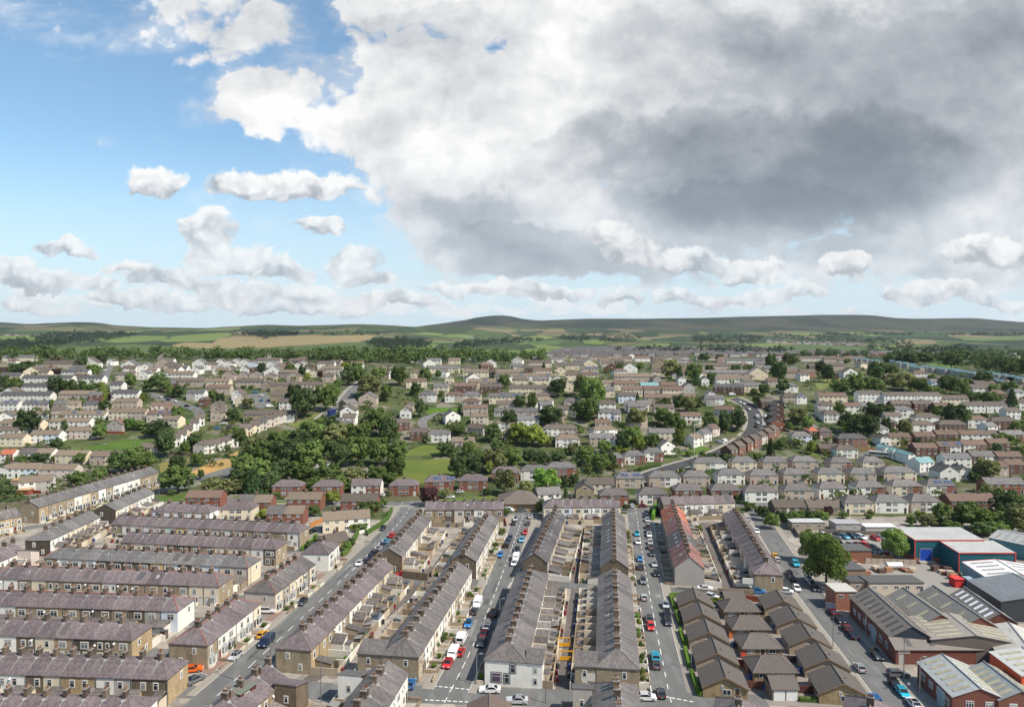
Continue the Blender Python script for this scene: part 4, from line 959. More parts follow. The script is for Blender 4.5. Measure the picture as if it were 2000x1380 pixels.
W_, G2 = 'houses of the western estate', 'houses of the hilltop estate'
estate('in the top cream rows beside the copse', '4 70 706 G c G; 82 145 719 G t B; 155 192 718 F w B; 208 222 714 F w B; 0 14 724 G t T; 66 100 733 G w B; 120 171 737 G w K s; 0 40 745 G c K', W_)
estate('in the white blocks below the copse', '42 140 750 G w K; 150 200 750 G w K; 215 238 764 G w K; 42 98 768 G w K; 0 98 786 G w K; 114 180 784 G t T; 216 269 782 G w K', W_)
estate('along the solar-roofed rows', '0 34 803 G w G s; 43 94 803 G wp G s; 104 153 803 G tc G hT; 163 209 804 G p K; 222 268 799 G t T; 0 93 819 L w T s; 102 204 819 L w T s; 212 284 821 G ct T; 286 333 825 G pw N s', W_)
estate('above the mown bank', '0 79 843 G c T s; 96 174 840 G w T; 128 182 857 G p T; 58 115 865 G wk T; 0 45 872 G c T; 208 238 846 F g N; 297 335 800 L p N 20; 322 348 806 L p N 25; 388 402 795 F n B; 364 398 782 G gww G', W_)
estate('below the mown bank, with the red roof', '0 25 904 G wr R; 36 101 902 G ww S hT; 107 168 906 G c T; 175 232 908 G tc T; 0 14 934 F w T; 14 74 934 G wk T; 75 145 936 G p T; 42 98 960 G wg T 25; 272 310 884 L p B', W_)
estate('stepping up beside the curving verge', '337 352 872 G w B 25; 348 364 864 G w B 25; 360 376 854 G c B 25; 372 388 842 G w B 25; 384 399 832 G w B 25; 400 413 886 G w B 20; 413 428 884 G w B 20; 428 446 879 G w B 20; 446 465 873 G w B 20; 377 398 888 F g B', W_)
estate('of the dormer houses below the treeline', '236 268 723 F w G; 270 296 728 F w G; 302 336 719 F t B; 327 365 728 G w S; 375 400 718 F w G; 372 390 731 F w S; 225 262 743 G p B; 270 290 741 F w S; 328 378 742 G w T; 330 400 756 G t B; 421 438 715 F w B; 437 455 721 F w B; 452 469 714 F w S; 467 486 716 F w B; 485 502 722 F k G; 415 435 731 F w G; 438 458 731 F w B; 466 486 731 F w B; 487 502 732 F n B; 516 528 732 F n B; 533 547 730 F w B', G2)
estate('in the brown-roofed rows behind the car park close', '433 457 743 F t B; 462 486 745 F t G; 485 507 745 F t G; 516 537 746 F t B; 500 547 712 G p B; 515 550 723 G g G; 551 575 723 F n B; 572 590 723 F w B; 583 598 718 F w S; 595 612 723 F b B; 590 600 731 F w B; 602 617 736 F c B; 617 632 736 F t B; 627 668 730 G p T; 560 585 746 F t B; 630 652 746 G t B; 402 447 757 G c T; 460 515 757 G t B; 510 528 761 F s B; 527 632 765 G sc B; 528 575 786 G sk B; 575 612 777 G w B; 545 580 800 G w B', G2)
estate('around the car park close', '452 472 781 F w B; 455 477 788 F w B; 459 486 796 F c B; 411 433 806 F t B; 411 434 814 F t B; 411 434 823 F t B; 403 449 771 G t N; 475 575 825 G sw B; 470 492 852 G c B 28; 490 508 846 G c B 28; 506 521 841 G p K 28; 520 537 834 G p B 28; 536 553 828 G p B 28', G2)
estate('beside the hill road', '672 704 800 G s G 60; 672 704 812 G s G 60; 664 694 819 F w B; 700 735 792 F t G; 652 690 834 L t G; 668 694 832 G w B; 740 760 729 F t B; 757 777 729 F t B; 575 600 924 G we B; 608 642 922 G w B; 766 800 842 G n B 15; 781 802 818 F w B; 790 806 806 F t B', G2)
estate('in the cream rows below the hilltop trees', '833 861 712 G w G; 802 820 738 H c N; 819 835 732 H c G; 836 897 729 G c G; 904 921 728 H c B; 947 969 717 F w G; 869 885 751 F c T; 905 968 737 G c T; 955 1016 737 G c T; 1025 1063 728 G n B; 985 1082 746 G w T s; 1033 1077 717 G c B; 1000 1033 753 H c B; 1040 1073 753 H c G; 913 982 758 G c T s; 847 876 769 G c G; 886 928 767 G n N; 937 980 769 G n B; 995 1088 772 G ct B; 1090 1120 764 F c G', G2)
estate('near the hilltop, towards the far town', '1090 1107 702 G t B; 1087 1140 722 G c B; 1120 1150 714 G c G; 1083 1107 733 F c B; 1135 1168 731 G c G s; 1105 1168 743 G c N s; 1175 1200 718 G p B; 1210 1235 706 G t B; 1240 1270 706 G w N; 1275 1300 709 G t B; 1215 1245 728 F w N; 1273 1305 721 F s T; 1310 1345 718 G t G; 1345 1445 723 G t B; 1420 1475 712 G w G; 1475 1500 719 G t G; 1320 1345 732 H p N; 1370 1470 739 G t G; 1460 1500 741 F c G; 1150 1196 703 G t B; 1300 1345 704 G w B; 1360 1420 704 G t B; 1500 1560 706 G w G; 1565 1640 706 G p B', G2)
estate('below the hilltop rows', '1200 1273 747 G t T; 1276 1292 751 F g B; 1400 1466 752 G w T; 1395 1452 770 G n K -12; 1440 1488 766 G c G; 1370 1385 753 F w K; 1200 1245 762 G c N; 1252 1286 766 G t U; 1292 1322 765 G t N; 1325 1340 752 F w B; 1335 1357 768 F g K; 1216 1255 774 G c N; 1258 1295 774 G t N; 1294 1334 775 G c N; 1208 1243 787 G k B; 1260 1360 791 G t N; 1383 1397 783 F w G; 1177 1200 760 G c T; 1176 1200 776 G c G; 1500 1520 756 G t N; 1530 1560 738 G t N', G2)
C_ = 'houses of the middle estate'
estate('facing the crescent lawn', '818 852 785 H gw G; 869 905 786 H wt N; 903 940 786 H c G; 955 1020 789 G c G s; 1050 1075 787 H n B; 905 952 812 G t N; 969 1010 803 G t B; 1102 1137 798 H tw G; 1090 1125 815 G c B; 870 900 828 F w K 20; 920 953 830 H c T; 965 1050 813 L g G; 1010 1053 836 G w G; 911 945 852 G g B -22; 800 834 860 G n B', C_)
estate('between the meadow and the leaning lamp', '834 878 864 H w G; 882 926 872 L t T; 983 1012 862 H n B; 1060 1128 853 H wt B; 1085 1132 874 H w T; 1152 1200 872 G tw G; 1163 1193 836 L p N; 1171 1203 803 G w B; 1168 1200 822 G wk G', C_)
estate('among the trees left of the dark curving road'.replace(' left of', ' before'), '1222 1268 803 G w G; 1278 1317 812 G p B; 1227 1262 808 G g G; 1330 1370 829 G w N; 1380 1415 793 G gww G; 1395 1430 815 G p N -25; 1269 1319 861 G ccc G; 1200 1212 823 G w G; 1350 1378 872 G w T 35; 1372 1394 862 G w G 35; 1388 1410 852 G p N 35; 1289 1321 888 F w G 18', C_)
estate('of the brick semis by the verge road', '1175 1220 912 H r G; 1220 1260 907 H wr G; 1258 1297 901 H wr G', C_)
estate('of the red brick semis below the meadow', '531 588 970 H r P; 610 665 970 H r P; 686 743 968 G wr P; 760 815 968 H r P; 829 884 960 H r P s; 896 951 958 H r P; 961 1014 942 H r P; 1017 1072 938 H w G; 1068 1126 932 H r G', C_)
estate('between the short rows and the church hall', '362 430 993 G r N; 462 528 1003 G r S hT; 560 626 997 G r T; 665 735 1001 G r B; 520 591 1027 G rr S hT; 632 722 1038 G cw T 15; 428 492 1017 H c P; 641 685 1072 L s B 40; 1050 1098 986 G wws G 12; 1147 1200 965 G p B; 1125 1160 976 F s K', C_)
E_ = 'houses of the eastern estate'
estate('beside the dark curving road, east side', '1487 1512 799 G n B; 1530 1554 789 H t B; 1556 1576 789 H w G s; 1547 1586 868 H wk G; 1579 1600 857 Q n R; 1506 1533 842 F r K; 1508 1532 828 F n K; 1509 1531 816 F n K; 1510 1530 806 F n K', E_)
estate('of the stepped brick terrace by the curving road', '1424 1446 896 G n B 35; 1440 1461 888 G r B 35; 1456 1476 881 G r B 35; 1470 1490 874 G r B 35; 1484 1503 867 G p B 35; 1497 1516 860 G r B 35; 1508 1526 854 G r B 35', E_)
estate('in the upper row of hipped semis', '1355 1420 922 H cw G; 1430 1478 920 H c G; 1490 1538 920 H t G; 1548 1598 919 H t G; 1622 1666 921 H tr S; 1685 1727 920 H ct S', E_)
estate('in the middle row of hipped semis', '1203 1258 953 H t G s; 1268 1330 951 H tw G; 1335 1387 950 H t S; 1402 1455 946 H w G; 1465 1520 947 H t S; 1530 1585 945 H t S; 1597 1650 944 H cc G; 1661 1712 944 H t G; 1726 1790 941 H tc G', E_)
estate('in the lower row of hipped semis', '1172 1228 988 H r S; 1248 1303 986 H wr S; 1318 1374 978 H r S; 1389 1448 978 H r S; 1455 1520 981 H w S; 1532 1590 978 H t S; 1600 1658 974 H w S; 1672 1730 971 H wr S; 1742 1802 969 H cr S; 1810 1868 968 H wr S s; 1928 2004 965 G rr G', E_)
estate('behind the works car park', '1513 1582 1002 L b B; 1580 1655 1003 L s B; 1650 1706 1004 H cc S; 1710 1774 1002 H ww G; 1780 1838 1001 H tw S; 1856 1946 1000 G n N', E_)
estate('around the white flats', '1677 1726 790 3 w B; 1727 1788 793 3 w B; 1790 1838 793 3 w B; 1840 1892 793 G c B; 1600 1655 788 G c N; 1600 1626 806 G w B; 1647 1680 808 G w N; 1682 1726 801 L g G; 1742 1780 803 G n B; 1785 1825 803 G n B; 1828 1860 808 G n N; 1886 1925 806 G w B; 1928 1967 806 G w B; 1966 1994 819 G w B; 1609 1643 825 H w B; 1600 1613 816 G c G; 1743 1784 816 H w G; 1730 1762 829 G ww B; 1788 1834 831 H w B; 1780 1826 846 H w B hN; 1714 1752 841 H n B; 1834 1889 845 H n B; 1891 1932 836 H w N; 1936 1990 839 H n B', E_)
estate('of the brick gables near the teal roofs', '1600 1625 858 H e B; 1637 1695 873 H ne K; 1602 1640 886 L n B; 1634 1676 895 H w B; 1738 1780 871 G cr N; 1720 1738 873 F w B; 1788 1828 869 G n N; 1830 1873 865 G n N; 1877 1954 865 G w N hB; 1788 1832 892 G n N; 1834 1877 889 G nw N s; 1882 1928 886 G we N; 1932 1974 883 G n N; 1845 1898 913 G w G; 1899 1948 908 G nwn S; 1949 1998 909 G n N; 1836 1874 941 F w K; 1875 1895 937 F w K; 1942 1970 930 G t N; 1969 2002 926 G n N', E_)
estate('of the teal-roofed terrace', '1729 1743 893 F w U 8; 1744 1758 897 F w U 8; 1759 1773 901 F w U 8; 1774 1788 906 F w U 8; 1793 1828 921 G w U 15', E_)
far_ = []
rz_ = random.Random(3)
for (xa, ya), (xb, yb), n in (((1660, 706), (1715, 713), 6), ((1745, 714), (1785, 722), 4), ((1786, 726), (1798, 728), 2), ((1810, 726), (1872, 734), 6), ((1880, 736), (1918, 742), 4), ((1938, 740), (1980, 748), 4), ((1934, 752), (1962, 757), 3), ((1980, 748), (1998, 752), 3)):
    for k in range(n):
        x = xa + (xb - xa) * k / max(1, n - 1); y = ya + (yb - ya) * k / max(1, n - 1); far_.append(f'{x:.0f} {x + 7:.0f} {y:.0f} F g U 0')
estate('of the far teal-roofed terraces', ';'.join(far_), E_)
estate('between the woods on the eastern slope', '1612 1650 723 G t B; 1648 1676 738 F w B; 1702 1725 723 G t N; 1730 1785 742 L n B; 1784 1812 740 H w N; 1796 1878 749 L n B; 1820 1850 758 G k G; 1886 1960 764 L t B; 1935 1968 783 H n N; 1978 2000 780 G w G; 1650 1690 706 G p N; 1610 1645 708 G t B; 1972 1996 702 F w G; 1905 1945 756 L n B; 1900 1930 772 G w B', E_)
# the church hall with its wide hipped roof
def hall():
    b = at(1016, 998); W, D = 17.5, 17; o = thing('church_hall', 'brown brick hall under a wide hipped brown roof at the street end', 'hall', (b.x, b.y + D / 2, 0))
    put('wall', MB().box(-W / 2, W / 2, -D / 2, D / 2, -1, 3.4).mesh('wall', ['brick']), o, color=(.33, .22, .12))
    mb = MB(); x, y, r, ze = W / 2 + .8, D / 2 + .8, 7.2, 3.3
    for q in ([(-x, -y, ze), (x, -y, ze), (1, 0, r), (-1, 0, r)], [(x, -y, ze), (x, y, ze), (1, 0, r)], [(x, y, ze), (-x, y, ze), (-1, 0, r), (1, 0, r)], [(-x, y, ze), (-x, -y, ze), (-1, 0, r)]): mb.slab(q, .15)
    put('roof', mb.mesh('roof', ['tile']), o, color=(.13, .105, .09)); put('door', door_mesh(), o, (1.0, -D / 2 - .06, 0), color=(.05, .03, .02))
    for xx in (-5, 5): put('window', window_mesh(1.2, 1.0, 1, False), o, (xx, -D / 2 - .01, 1.2))
hall()

# more of the same estates, where roofs fill the slope between the ones above
def infill():
    rr = random.Random(23); H = [(o.location.x, o.location.y) for o in col.objects if o.get('category') == 'house' and o.location.y > 330]; out = {}
    RP = [q for P in (FAR1, FAR2, FAR3, FAR4, FAR5, FAR6, FAR7, FAR8) for q in resample(P, 7)]; n = 0; tries = 0
    while n < 130 and tries < 6000:
        tries += 1; x = rr.uniform(0, 2000); y = rr.uniform(700, 880) if rr.random() < .8 else rr.uniform(698, 740)
        if 450 < x < 800 and y > 800 or 600 < x < 800 and y > 745 or 1590 < x < 1900 and 740 < y < 786 or 1700 < x < 2000 and y < 745: continue
        if 110 < x < 340 and 838 < y < 885 or 770 < x < 910 and y > 862 or 830 < x < 915 and 782 < y < 812 or 880 < x < 1180 and y > 850 or x > 1330 and x < 1500 and y > 770: continue
        p = at(x, y)
        if any(abs(p.x - a) < 13.5 and abs(p.y - b) < 13 for a, b in H) or any((p.x - q.x) ** 2 + (p.y - q.y) ** 2 < 150 for q in RP): continue
        n += 1; H.append((p.x, p.y)); wpx = rr.choice((9, 13, 13, 17)) * F / p.y; west = 'western' if x < 640 else 'middle' if x < 1330 else 'eastern'
        ty = rr.choice('GGHGF') if x < 1330 else rr.choice('GHGH'); wc = rr.choice(('w', 'c', 'w', 't', 'n', 'wt')) if x < 1500 else rr.choice(('w', 'n', 'c', 'e', 'n')); rk = rr.choice('TBBGN' if x < 1330 else 'BNBG')
        out.setdefault(west, []).append((y, f'{x - wpx / 2:.1f} {x + wpx / 2:.1f} {y:.1f} {ty} {wc} {rk} {rr.choice((0, 0, 0, 12, -12, 20))}'))
    for k, l in out.items(): l.sort(); estate(f'among the scattered roofs of the {k} slope', ';'.join(t for _, t in l), f'houses of the {k} estate' if k != 'western' else W_)
infill()
# ---------------------------------------------------------------- trees
def leaf_quads(mb, c, rad, n, size, rr, squash=1.0, low=-1.0):
    for _ in range(n):
        while True:
            d = Vector((rr.gauss(0, 1), rr.gauss(0, 1), rr.gauss(0, 1)))
            if d.length > .01:
                d.normalize()
                if d.z > low: break
        q = rr.uniform(.62, 1.06) ** .7
        p = Vector((c[0] + d.x * rad[0] * q, c[1] + d.y * rad[1] * q, c[2] + d.z * rad[2] * q))
        nn = (d + Vector((rr.gauss(0, .45), rr.gauss(0, .45), rr.gauss(.15, .45)))).normalized()
        a = nn.orthogonal().normalized(); b = nn.cross(a); t = rr.uniform(0, 2 * pi); a, b = a * cos(t) + b * sin(t), b * cos(t) - a * sin(t)
        s = size * rr.uniform(.6, 1.3); s2 = s * rr.uniform(.5, .9)
        mb.face([p - a * s, p + b * s2 - nn * s * .15, p + a * s, p - b * s2 + nn * s * .1])
def crown_mesh(kd, seed, n=1500, size=.055):
    rr = random.Random(seed); mb = MB()
    if kd == 'cone':
        for k in range(9):
            z = .12 + .82 * k / 8; r = .46 * (1 - (z - .1) / .95) ** .8 + .03
            leaf_quads(mb, (0, 0, z), (r, r, .10), int(n * r * .42), size * .8, rr)
    elif kd == 'bush':
        for k in range(7): 
            a = rr.uniform(0, 6.3); q = rr.uniform(0, .28); r = rr.uniform(.18, .30)
            leaf_quads(mb, (q * cos(a), q * sin(a), rr.uniform(.25, .62)), (r, r, r * 1.1), n // 9, size * 1.1, rr)
    else:
        tall = kd == 'tall'
        leaf_quads(mb, (0, 0, .57), (.34, .34, .34), int(n * .30), size, rr)
        m = 13
        for k in range(m):
            a = k * 2.4 + rr.uniform(-.4, .4); z = .30 + .58 * (k / (m - 1)) + rr.uniform(-.05, .05)
            q = (.33 if not tall else .24) * sqrt(max(.05, 1 - ((z - .52) / .46) ** 2)) * rr.uniform(.75, 1.15); r = rr.uniform(.11, .20)
            leaf_quads(mb, (q * cos(a), q * sin(a), z), (r, r, r * .92), int(n * .7 / m), size, rr, low=-.75)
    return mb.mesh('crown', ['foliage'])
def trunk_mesh(seed):
    rr = random.Random(seed); mb = MB(); mb.tube((0, 0, -.06), (.01, 0, .30), .032, .022, 7); mb.tube((.01, 0, .30), (0, .01, .62), .022, .008, 6)
    for k in range(5):
        a = k * 1.3 + rr.uniform(0, .5); z = rr.uniform(.2, .42); mb.tube((0, 0, z), (.24 * cos(a), .24 * sin(a), z + rr.uniform(.12, .28)), .013, .004, 5)
    return mb.mesh('trunk', ['bark'])
CROWNS = {'b': [crown_mesh('broad', s) for s in (1, 2, 3, 4)], 't': [crown_mesh('tall', s) for s in (5, 6)], 'c': [crown_mesh('cone', 7), crown_mesh('cone', 8)], 's': [crown_mesh('bush', s, 900, .07) for s in (9, 10)]}
CROWNS['d'] = CROWNS['o'] = CROWNS['p'] = CROWNS['y'] = CROWNS['B'] = CROWNS['b']; CROWNS['C'] = CROWNS['c']
CROWNS['n'] = [crown_mesh('broad', 21, 8500, .026)]; CROWNS['m'] = [crown_mesh('broad', 23, 5000, .032)]
TRUNKS = [trunk_mesh(s) for s in (1, 2)]
TCOL = {'b': ((.064, .090, .026), 'green broadleaf'), 'd': ((.042, .062, .023), 'dark green'), 'o': ((.100, .106, .045), 'olive green'), 'p': ((.040, .018, .020), 'purple-leaved'), 'y': ((.105, .125, .026), 'bright yellow-green'), 'c': ((.085, .105, .020), 'golden conical'), 'C': ((.030, .052, .020), 'dark conical'),
        't': ((.062, .075, .024), 'tall green'), 's': ((.055, .085, .022), 'low bushy'), 'B': ((.065, .115, .022), 'fresh green'), 'n': ((.066, .092, .024), 'large leafy'), 'm': ((.070, .100, .028), 'round leafy')}
def trees(desc, data, grp='trees'):
    rr = random.Random(desc)
    for i, t in enumerate(x.split() for x in data.split(';') if x.strip()):
        x, yb, wd, hg = (float(v) for v in t[:4]); k = t[4] if len(t) > 4 else 'b'
        p = at(x, yb); d = p.y; W = wd / F * d; H = max(hg, wd * .55) / F * d
        c, nm = TCOL[k]; kindn = 'shrub' if k == 's' else 'conifer_tree' if k in 'cC' else 'tree'
        o = thing(kindn, f"{nm} {'bush' if k == 's' else 'tree'}, {ORD[i]} {desc}", 'bush' if k == 's' else 'tree', p, rr.uniform(0, 6.28), grp)
        q = put('crown', rr.choice(CROWNS[k]), o, color=tint(c, rr, .8, 1.25), scale=(W * 1.08, W * 1.08, H * 1.03))
        if k != 's': put('trunk', rr.choice(TRUNKS), o, scale=(min(W, H * .8), min(W, H * .8), H))
trees('among the western white blocks', '28 733 32 24 d; 54 733 34 28 d; 8 762 24 30 d; 30 764 34 26; 84 716 22 14; 109 734 20 15 p; 183 735 28 24; 160 720 22 26 d; 200 712 18 20 d; 110 772 30 36 d; 135 772 32 30; 200 780 26 32 c; 255 759 24 30; 310 764 34 36 d; 291 764 26 24; 326 766 20 24; 350 776 24 26 d; 335 776 18 20; 278 782 16 16 c; 172 765 26 16; 160 760 18 18 s; 102 802 10 22; 192 780 18 8 s', 'trees of the estates')
trees('between the solar roofs and the mown bank', '180 801 18 16 c; 205 803 24 22; 53 850 46 50 d; 126 850 13 30 d; 195 858 28 30; 200 842 22 14; 254 840 24 24 B; 275 840 22 20; 346 828 26 36; 310 853 54 30 d; 322 892 42 54 d; 110 880 24 26 d; 380 880 30 34 d; 362 888 20 28; 160 800 12 26; 215 782 8 14 p; 188 758 20 10', 'trees of the estates')
trees('behind the tallest slanting row', '76 908 40 24 d; 42 905 28 14; 109 902 18 15 B; 158 906 26 22; 232 924 46 44 d; 262 918 44 44; 290 916 34 34; 345 924 34 34 d; 346 962 64 52; 152 948 42 28; 196 938 30 24; 10 974 32 36 d; 392 936 14 20; 178 955 34 22; 140 925 20 18; 386 910 26 26; 420 968 60 34 o; 455 962 50 28 o', 'trees of the estates')
trees('of the hilltop gardens', '434 735 14 13; 462 736 17 14; 511 731 18 22 d; 566 731 22 20; 590 737 16 24 d; 600 743 12 16 y; 475 759 14 8 s; 490 759 14 8 s; 430 789 18 22 d; 417 784 20 24; 484 797 26 20 o; 591 816 58 60 d; 575 790 36 40 d; 636 802 46 48; 654 780 22 30; 455 823 26 26 d; 469 870 28 34; 681 753 30 38 d; 676 728 22 20 y; 722 776 50 46 o; 704 752 26 34; 755 783 26 34; 695 737 30 30; 778 752 36 36; 740 742 30 24; 660 760 18 20; 625 740 14 16 p; 548 735 12 12; 762 738 22 18; 640 728 16 14', 'trees of the estates')
trees('of the great clump beside the bend road', '474 958 52 42 d; 505 952 66 56; 545 947 60 50 d; 590 950 62 50; 640 952 54 44; 690 954 48 40 o; 735 950 46 42; 772 938 42 44; 474 934 48 48; 510 920 70 62; 560 918 64 60 d; 605 922 64 62; 655 915 60 58 d; 700 908 56 56; 742 908 54 54; 776 908 42 48; 500 892 48 38 o; 545 884 56 44; 585 886 54 46 d; 612 866 62 48; 655 874 56 48 o; 700 872 50 46; 735 852 58 54; 757 866 44 52 d; 640 848 44 38 d; 497 966 46 50 C; 530 962 40 40 d; 620 962 40 30; 662 962 34 32', 'trees of the great clump')
trees('of the hedge line below the clump', '680 958 24 20; 765 950 30 28; 665 950 22 22 y; 700 955 20 18; 480 962 20 14 y; 640 965 22 12; 560 962 14 12; 600 968 22 14 d; 576 972 12 9 y; 540 970 20 10', 'trees of the great clump')
trees('around the crescent', '830 752 26 34; 812 772 22 26 d; 820 814 22 36 d; 1016 803 28 32 d; 1040 803 22 36; 996 838 34 38 d; 1076 832 52 40 d; 1158 795 50 56; 1138 775 40 44 o; 1150 792 20 30 c; 1152 822 42 42; 1130 814 32 32 d; 1062 730 14 22 C; 1090 774 36 34 d; 962 862 38 36 d; 895 852 32 20; 872 890 38 28 d; 915 890 28 28; 1012 864 40 38 y; 1040 870 44 42 y; 1060 872 28 24 y; 970 882 30 24 d; 856 740 14 18; 920 750 20 12 s; 960 752 12 14; 985 758 24 26; 862 772 14 10; 834 800 8 12 C; 897 806 8 18 C; 1000 728 10 14 C; 1100 758 24 20; 910 868 24 16', 'trees of the crescent')
trees('of the bank above the red brick semis', '895 932 36 42 d; 925 928 36 44 d; 966 922 46 44 o; 1003 914 40 40; 1036 908 34 30 d; 1062 908 28 24 d; 955 927 16 26 y; 985 965 46 48 o; 1028 970 30 32 o; 1066 960 56 44 B; 1102 952 20 24 d; 1120 950 22 24 d; 1142 908 46 36; 1172 922 40 38; 1192 916 28 34 d; 1115 888 24 18 o; 1080 866 20 14; 838 988 40 38 p; 1105 978 14 28 C; 1090 902 30 20 d; 1180 885 32 26; 944 915 30 30; 1086 896 18 12 C; 1055 1000 18 22 d; 870 972 24 18 o; 950 968 18 16 d', 'trees of the crescent')
trees('among the cream blocks and pale semis', '1211 728 16 20; 1250 724 16 16; 1312 738 38 36 o; 1328 742 14 28 C; 1356 746 34 38; 1360 752 14 28 C; 1385 730 20 18; 1376 707 26 18 d; 1406 707 22 15; 1390 747 24 20 d; 1436 730 20 18; 1462 732 30 20 o; 1505 724 24 34 d; 1520 748 34 44 d; 1542 716 36 26; 1245 797 14 30 C; 1300 802 24 26; 1326 802 28 32 d; 1346 804 24 32 o; 1362 802 20 26; 1243 834 42 38 o; 1292 832 38 36; 1312 840 36 36; 1332 844 22 26; 1236 878 40 46; 1216 882 32 38 d; 1246 882 26 34 y; 1276 880 40 32; 1326 870 22 32 y; 1208 896 24 26 y; 1224 898 22 24 y; 1416 847 26 46 d; 1441 840 38 38 d; 1385 817 18 14; 1386 842 28 28; 1481 792 24 20; 1492 772 24 22 d; 1472 772 16 14; 1530 768 28 26 d', 'trees by the curving road')
trees('beside the stepped brick terrace', '1505 892 18 36 C; 1526 877 22 20; 1585 887 20 26 y; 1465 866 14 12; 1560 828 38 30 o; 1577 842 26 30; 1393 902 30 18 d; 1420 902 30 16 d; 1372 900 16 20; 1555 870 14 14; 1540 842 18 18; 1360 902 14 10; 1345 892 14 12; 1480 900 20 16', 'trees by the curving road')
trees('of the eastern wooded strip', '1616 747 26 36 d; 1642 772 40 32; 1672 770 32 40; 1702 767 42 30; 1720 772 26 20; 1740 737 28 26 d; 1712 746 32 42 d; 1762 762 62 32 o; 1792 767 40 30; 1690 776 24 16; 1820 748 16 18; 1856 772 46 38 d; 1876 772 30 30; 1921 752 32 26 d; 1906 787 32 22; 1972 768 34 24; 1932 792 30 28; 1840 778 24 16; 1940 772 24 22; 1820 772 30 20; 1890 752 20 14; 1858 722 44 38 d; 1770 714 44 26 d; 1805 712 44 24 d; 1740 712 34 20 d; 1602 730 22 26 d; 1655 712 12 12', 'trees of the eastern slope')
trees('among the brick gables', '1640 812 22 24; 1708 818 40 32 d; 1736 814 26 24; 1832 814 28 22; 1864 828 46 40 d; 1886 832 24 26; 1921 820 18 14 d; 1976 802 26 42 C; 1660 845 44 42 d; 1692 856 56 44 d; 1652 850 20 18 y; 1731 848 20 32 d; 1766 850 28 30 o; 1742 852 18 16; 1990 852 34 30; 1960 874 50 26; 1946 902 22 36 d; 1925 940 50 46 o; 1850 898 34 14 s; 1988 890 24 18; 1790 880 20 26 d; 1935 898 30 24; 1903 942 22 22 d; 1610 850 30 10 s; 1592 862 14 14; 1680 905 10 8', 'trees of the eastern slope')
trees('above the works sheds', '1968 1010 60 52 d; 1992 1042 62 56 o; 1898 1034 70 52; 1940 1036 40 40; 1872 1030 34 30; 1840 1014 36 32; 1832 1026 28 24 C; 1812 1030 34 24 o; 1780 1026 20 18; 1952 1048 40 30; 1860 1040 40 20; 1920 1046 44 26 d; 1798 1012 24 14 y; 1850 1022 14 14 y; 1972 1040 40 36; 1776 1038 20 16 s', 'trees beside the works')
trees('of the hedge beside the corner road', '1490 1016 26 28 d; 1506 1032 30 30; 1483 1006 20 18; 1535 1026 30 28 d; 1556 1024 30 26; 1580 1022 32 26 d; 1604 1022 30 26; 1618 1010 22 22 p; 1648 1012 20 12; 1466 996 26 12; 1444 978 14 14 d; 1700 1006 14 10; 1696 1012 16 10 s; 1440 978 18 14', 'trees beside the works')
trees('standing by the works yard', '1584 1098 50 62 n; 1613 1146 88 106 n; 1747 1092 58 58 m', 'trees beside the works')
trees('along the street of short rows', '1060 1006 20 32 d; 988 1006 18 14; 981 1046 15 16; 1405 1186 15 20 y; 1393 1186 15 20 y; 1275 1002 14 8 s; 1364 1040 16 16 o; 712 1012 40 34; 735 1000 24 22; 746 990 20 18; 700 1020 20 16 d; 690 1036 24 16 y; 648 985 32 26 y; 612 1008 24 22; 520 1012 34 16 y; 705 1036 30 14; 620 1070 26 24; 606 1074 22 20 d; 676 1075 22 18; 686 1068 16 18; 1222 996 12 12 d', 'street trees')
trees('in the front gardens of the central street', '853 1264 14 14; 865 1253 16 14; 871 1245 10 12 y; 890 1202 10 9; 917 1166 12 12; 895 1200 9 8 y; 960 1082 10 10; 968 1070 12 12; 1247 1222 9 16 y; 1248 1247 9 14; 1251 1265 10 14; 1254 1290 12 16; 1254 1318 14 14 y; 1256 1332 14 16 o; 1252 1300 8 14 B; 446 1272 12 14; 456 1266 12 12 o', 'garden shrubs')

for sh, bw, bh in GARDEN_BUSHES: put('crown', R.choice(CROWNS['s']), sh, color=tint(R.choice(((.055, .085, .022), (.085, .11, .025), (.075, .14, .025))), R, .8, 1.2), scale=(bw, bw, bh))
# uncountable: woods that read as one mass, garden greenery
def clump(mb, x, y, z, w, h, n, s, rr):
    for k in range(3):
        leaf_quads(mb, (x + rr.uniform(-.2, .2) * w, y + rr.uniform(-.2, .2) * w, z + h * rr.uniform(.42, .66)), (w * .36, w * .36, h * .36), n // 3, s, rr, low=-.5)
def in_poly(x, y, P):
    c = False
    for (x0, y0), (x1, y1) in zip(P, P[1:] + P[:1]):
        if (y0 > y) != (y1 > y) and x < (x1 - x0) * (y - y0) / (y1 - y0) + x0: c = not c
    return c
def wood(name, polys, n, size, color, leaf=40, seed=1):
    rr = random.Random(seed); mb = MB()
    for P, k in polys:
        xs, ys = [p[0] for p in P], [p[1] for p in P]; c = 0; tries = 0
        while c < k and tries < k * 30:
            tries += 1; x, y = rr.uniform(min(xs), max(xs)), rr.uniform(min(ys), max(ys))
            if not in_poly(x, y, P): continue
            c += 1; p = at(x, y); w = size * rr.choice((.5, .7, .9, 1, 1.15, 1.35)); h = w * rr.uniform(.75, 1.2); clump(mb, p.x, p.y, p.z - .5, w, h, leaf, w * .11, rr)
    return kind(put(name, mb.mesh(name, ['foliage']), color=color), 'stuff')
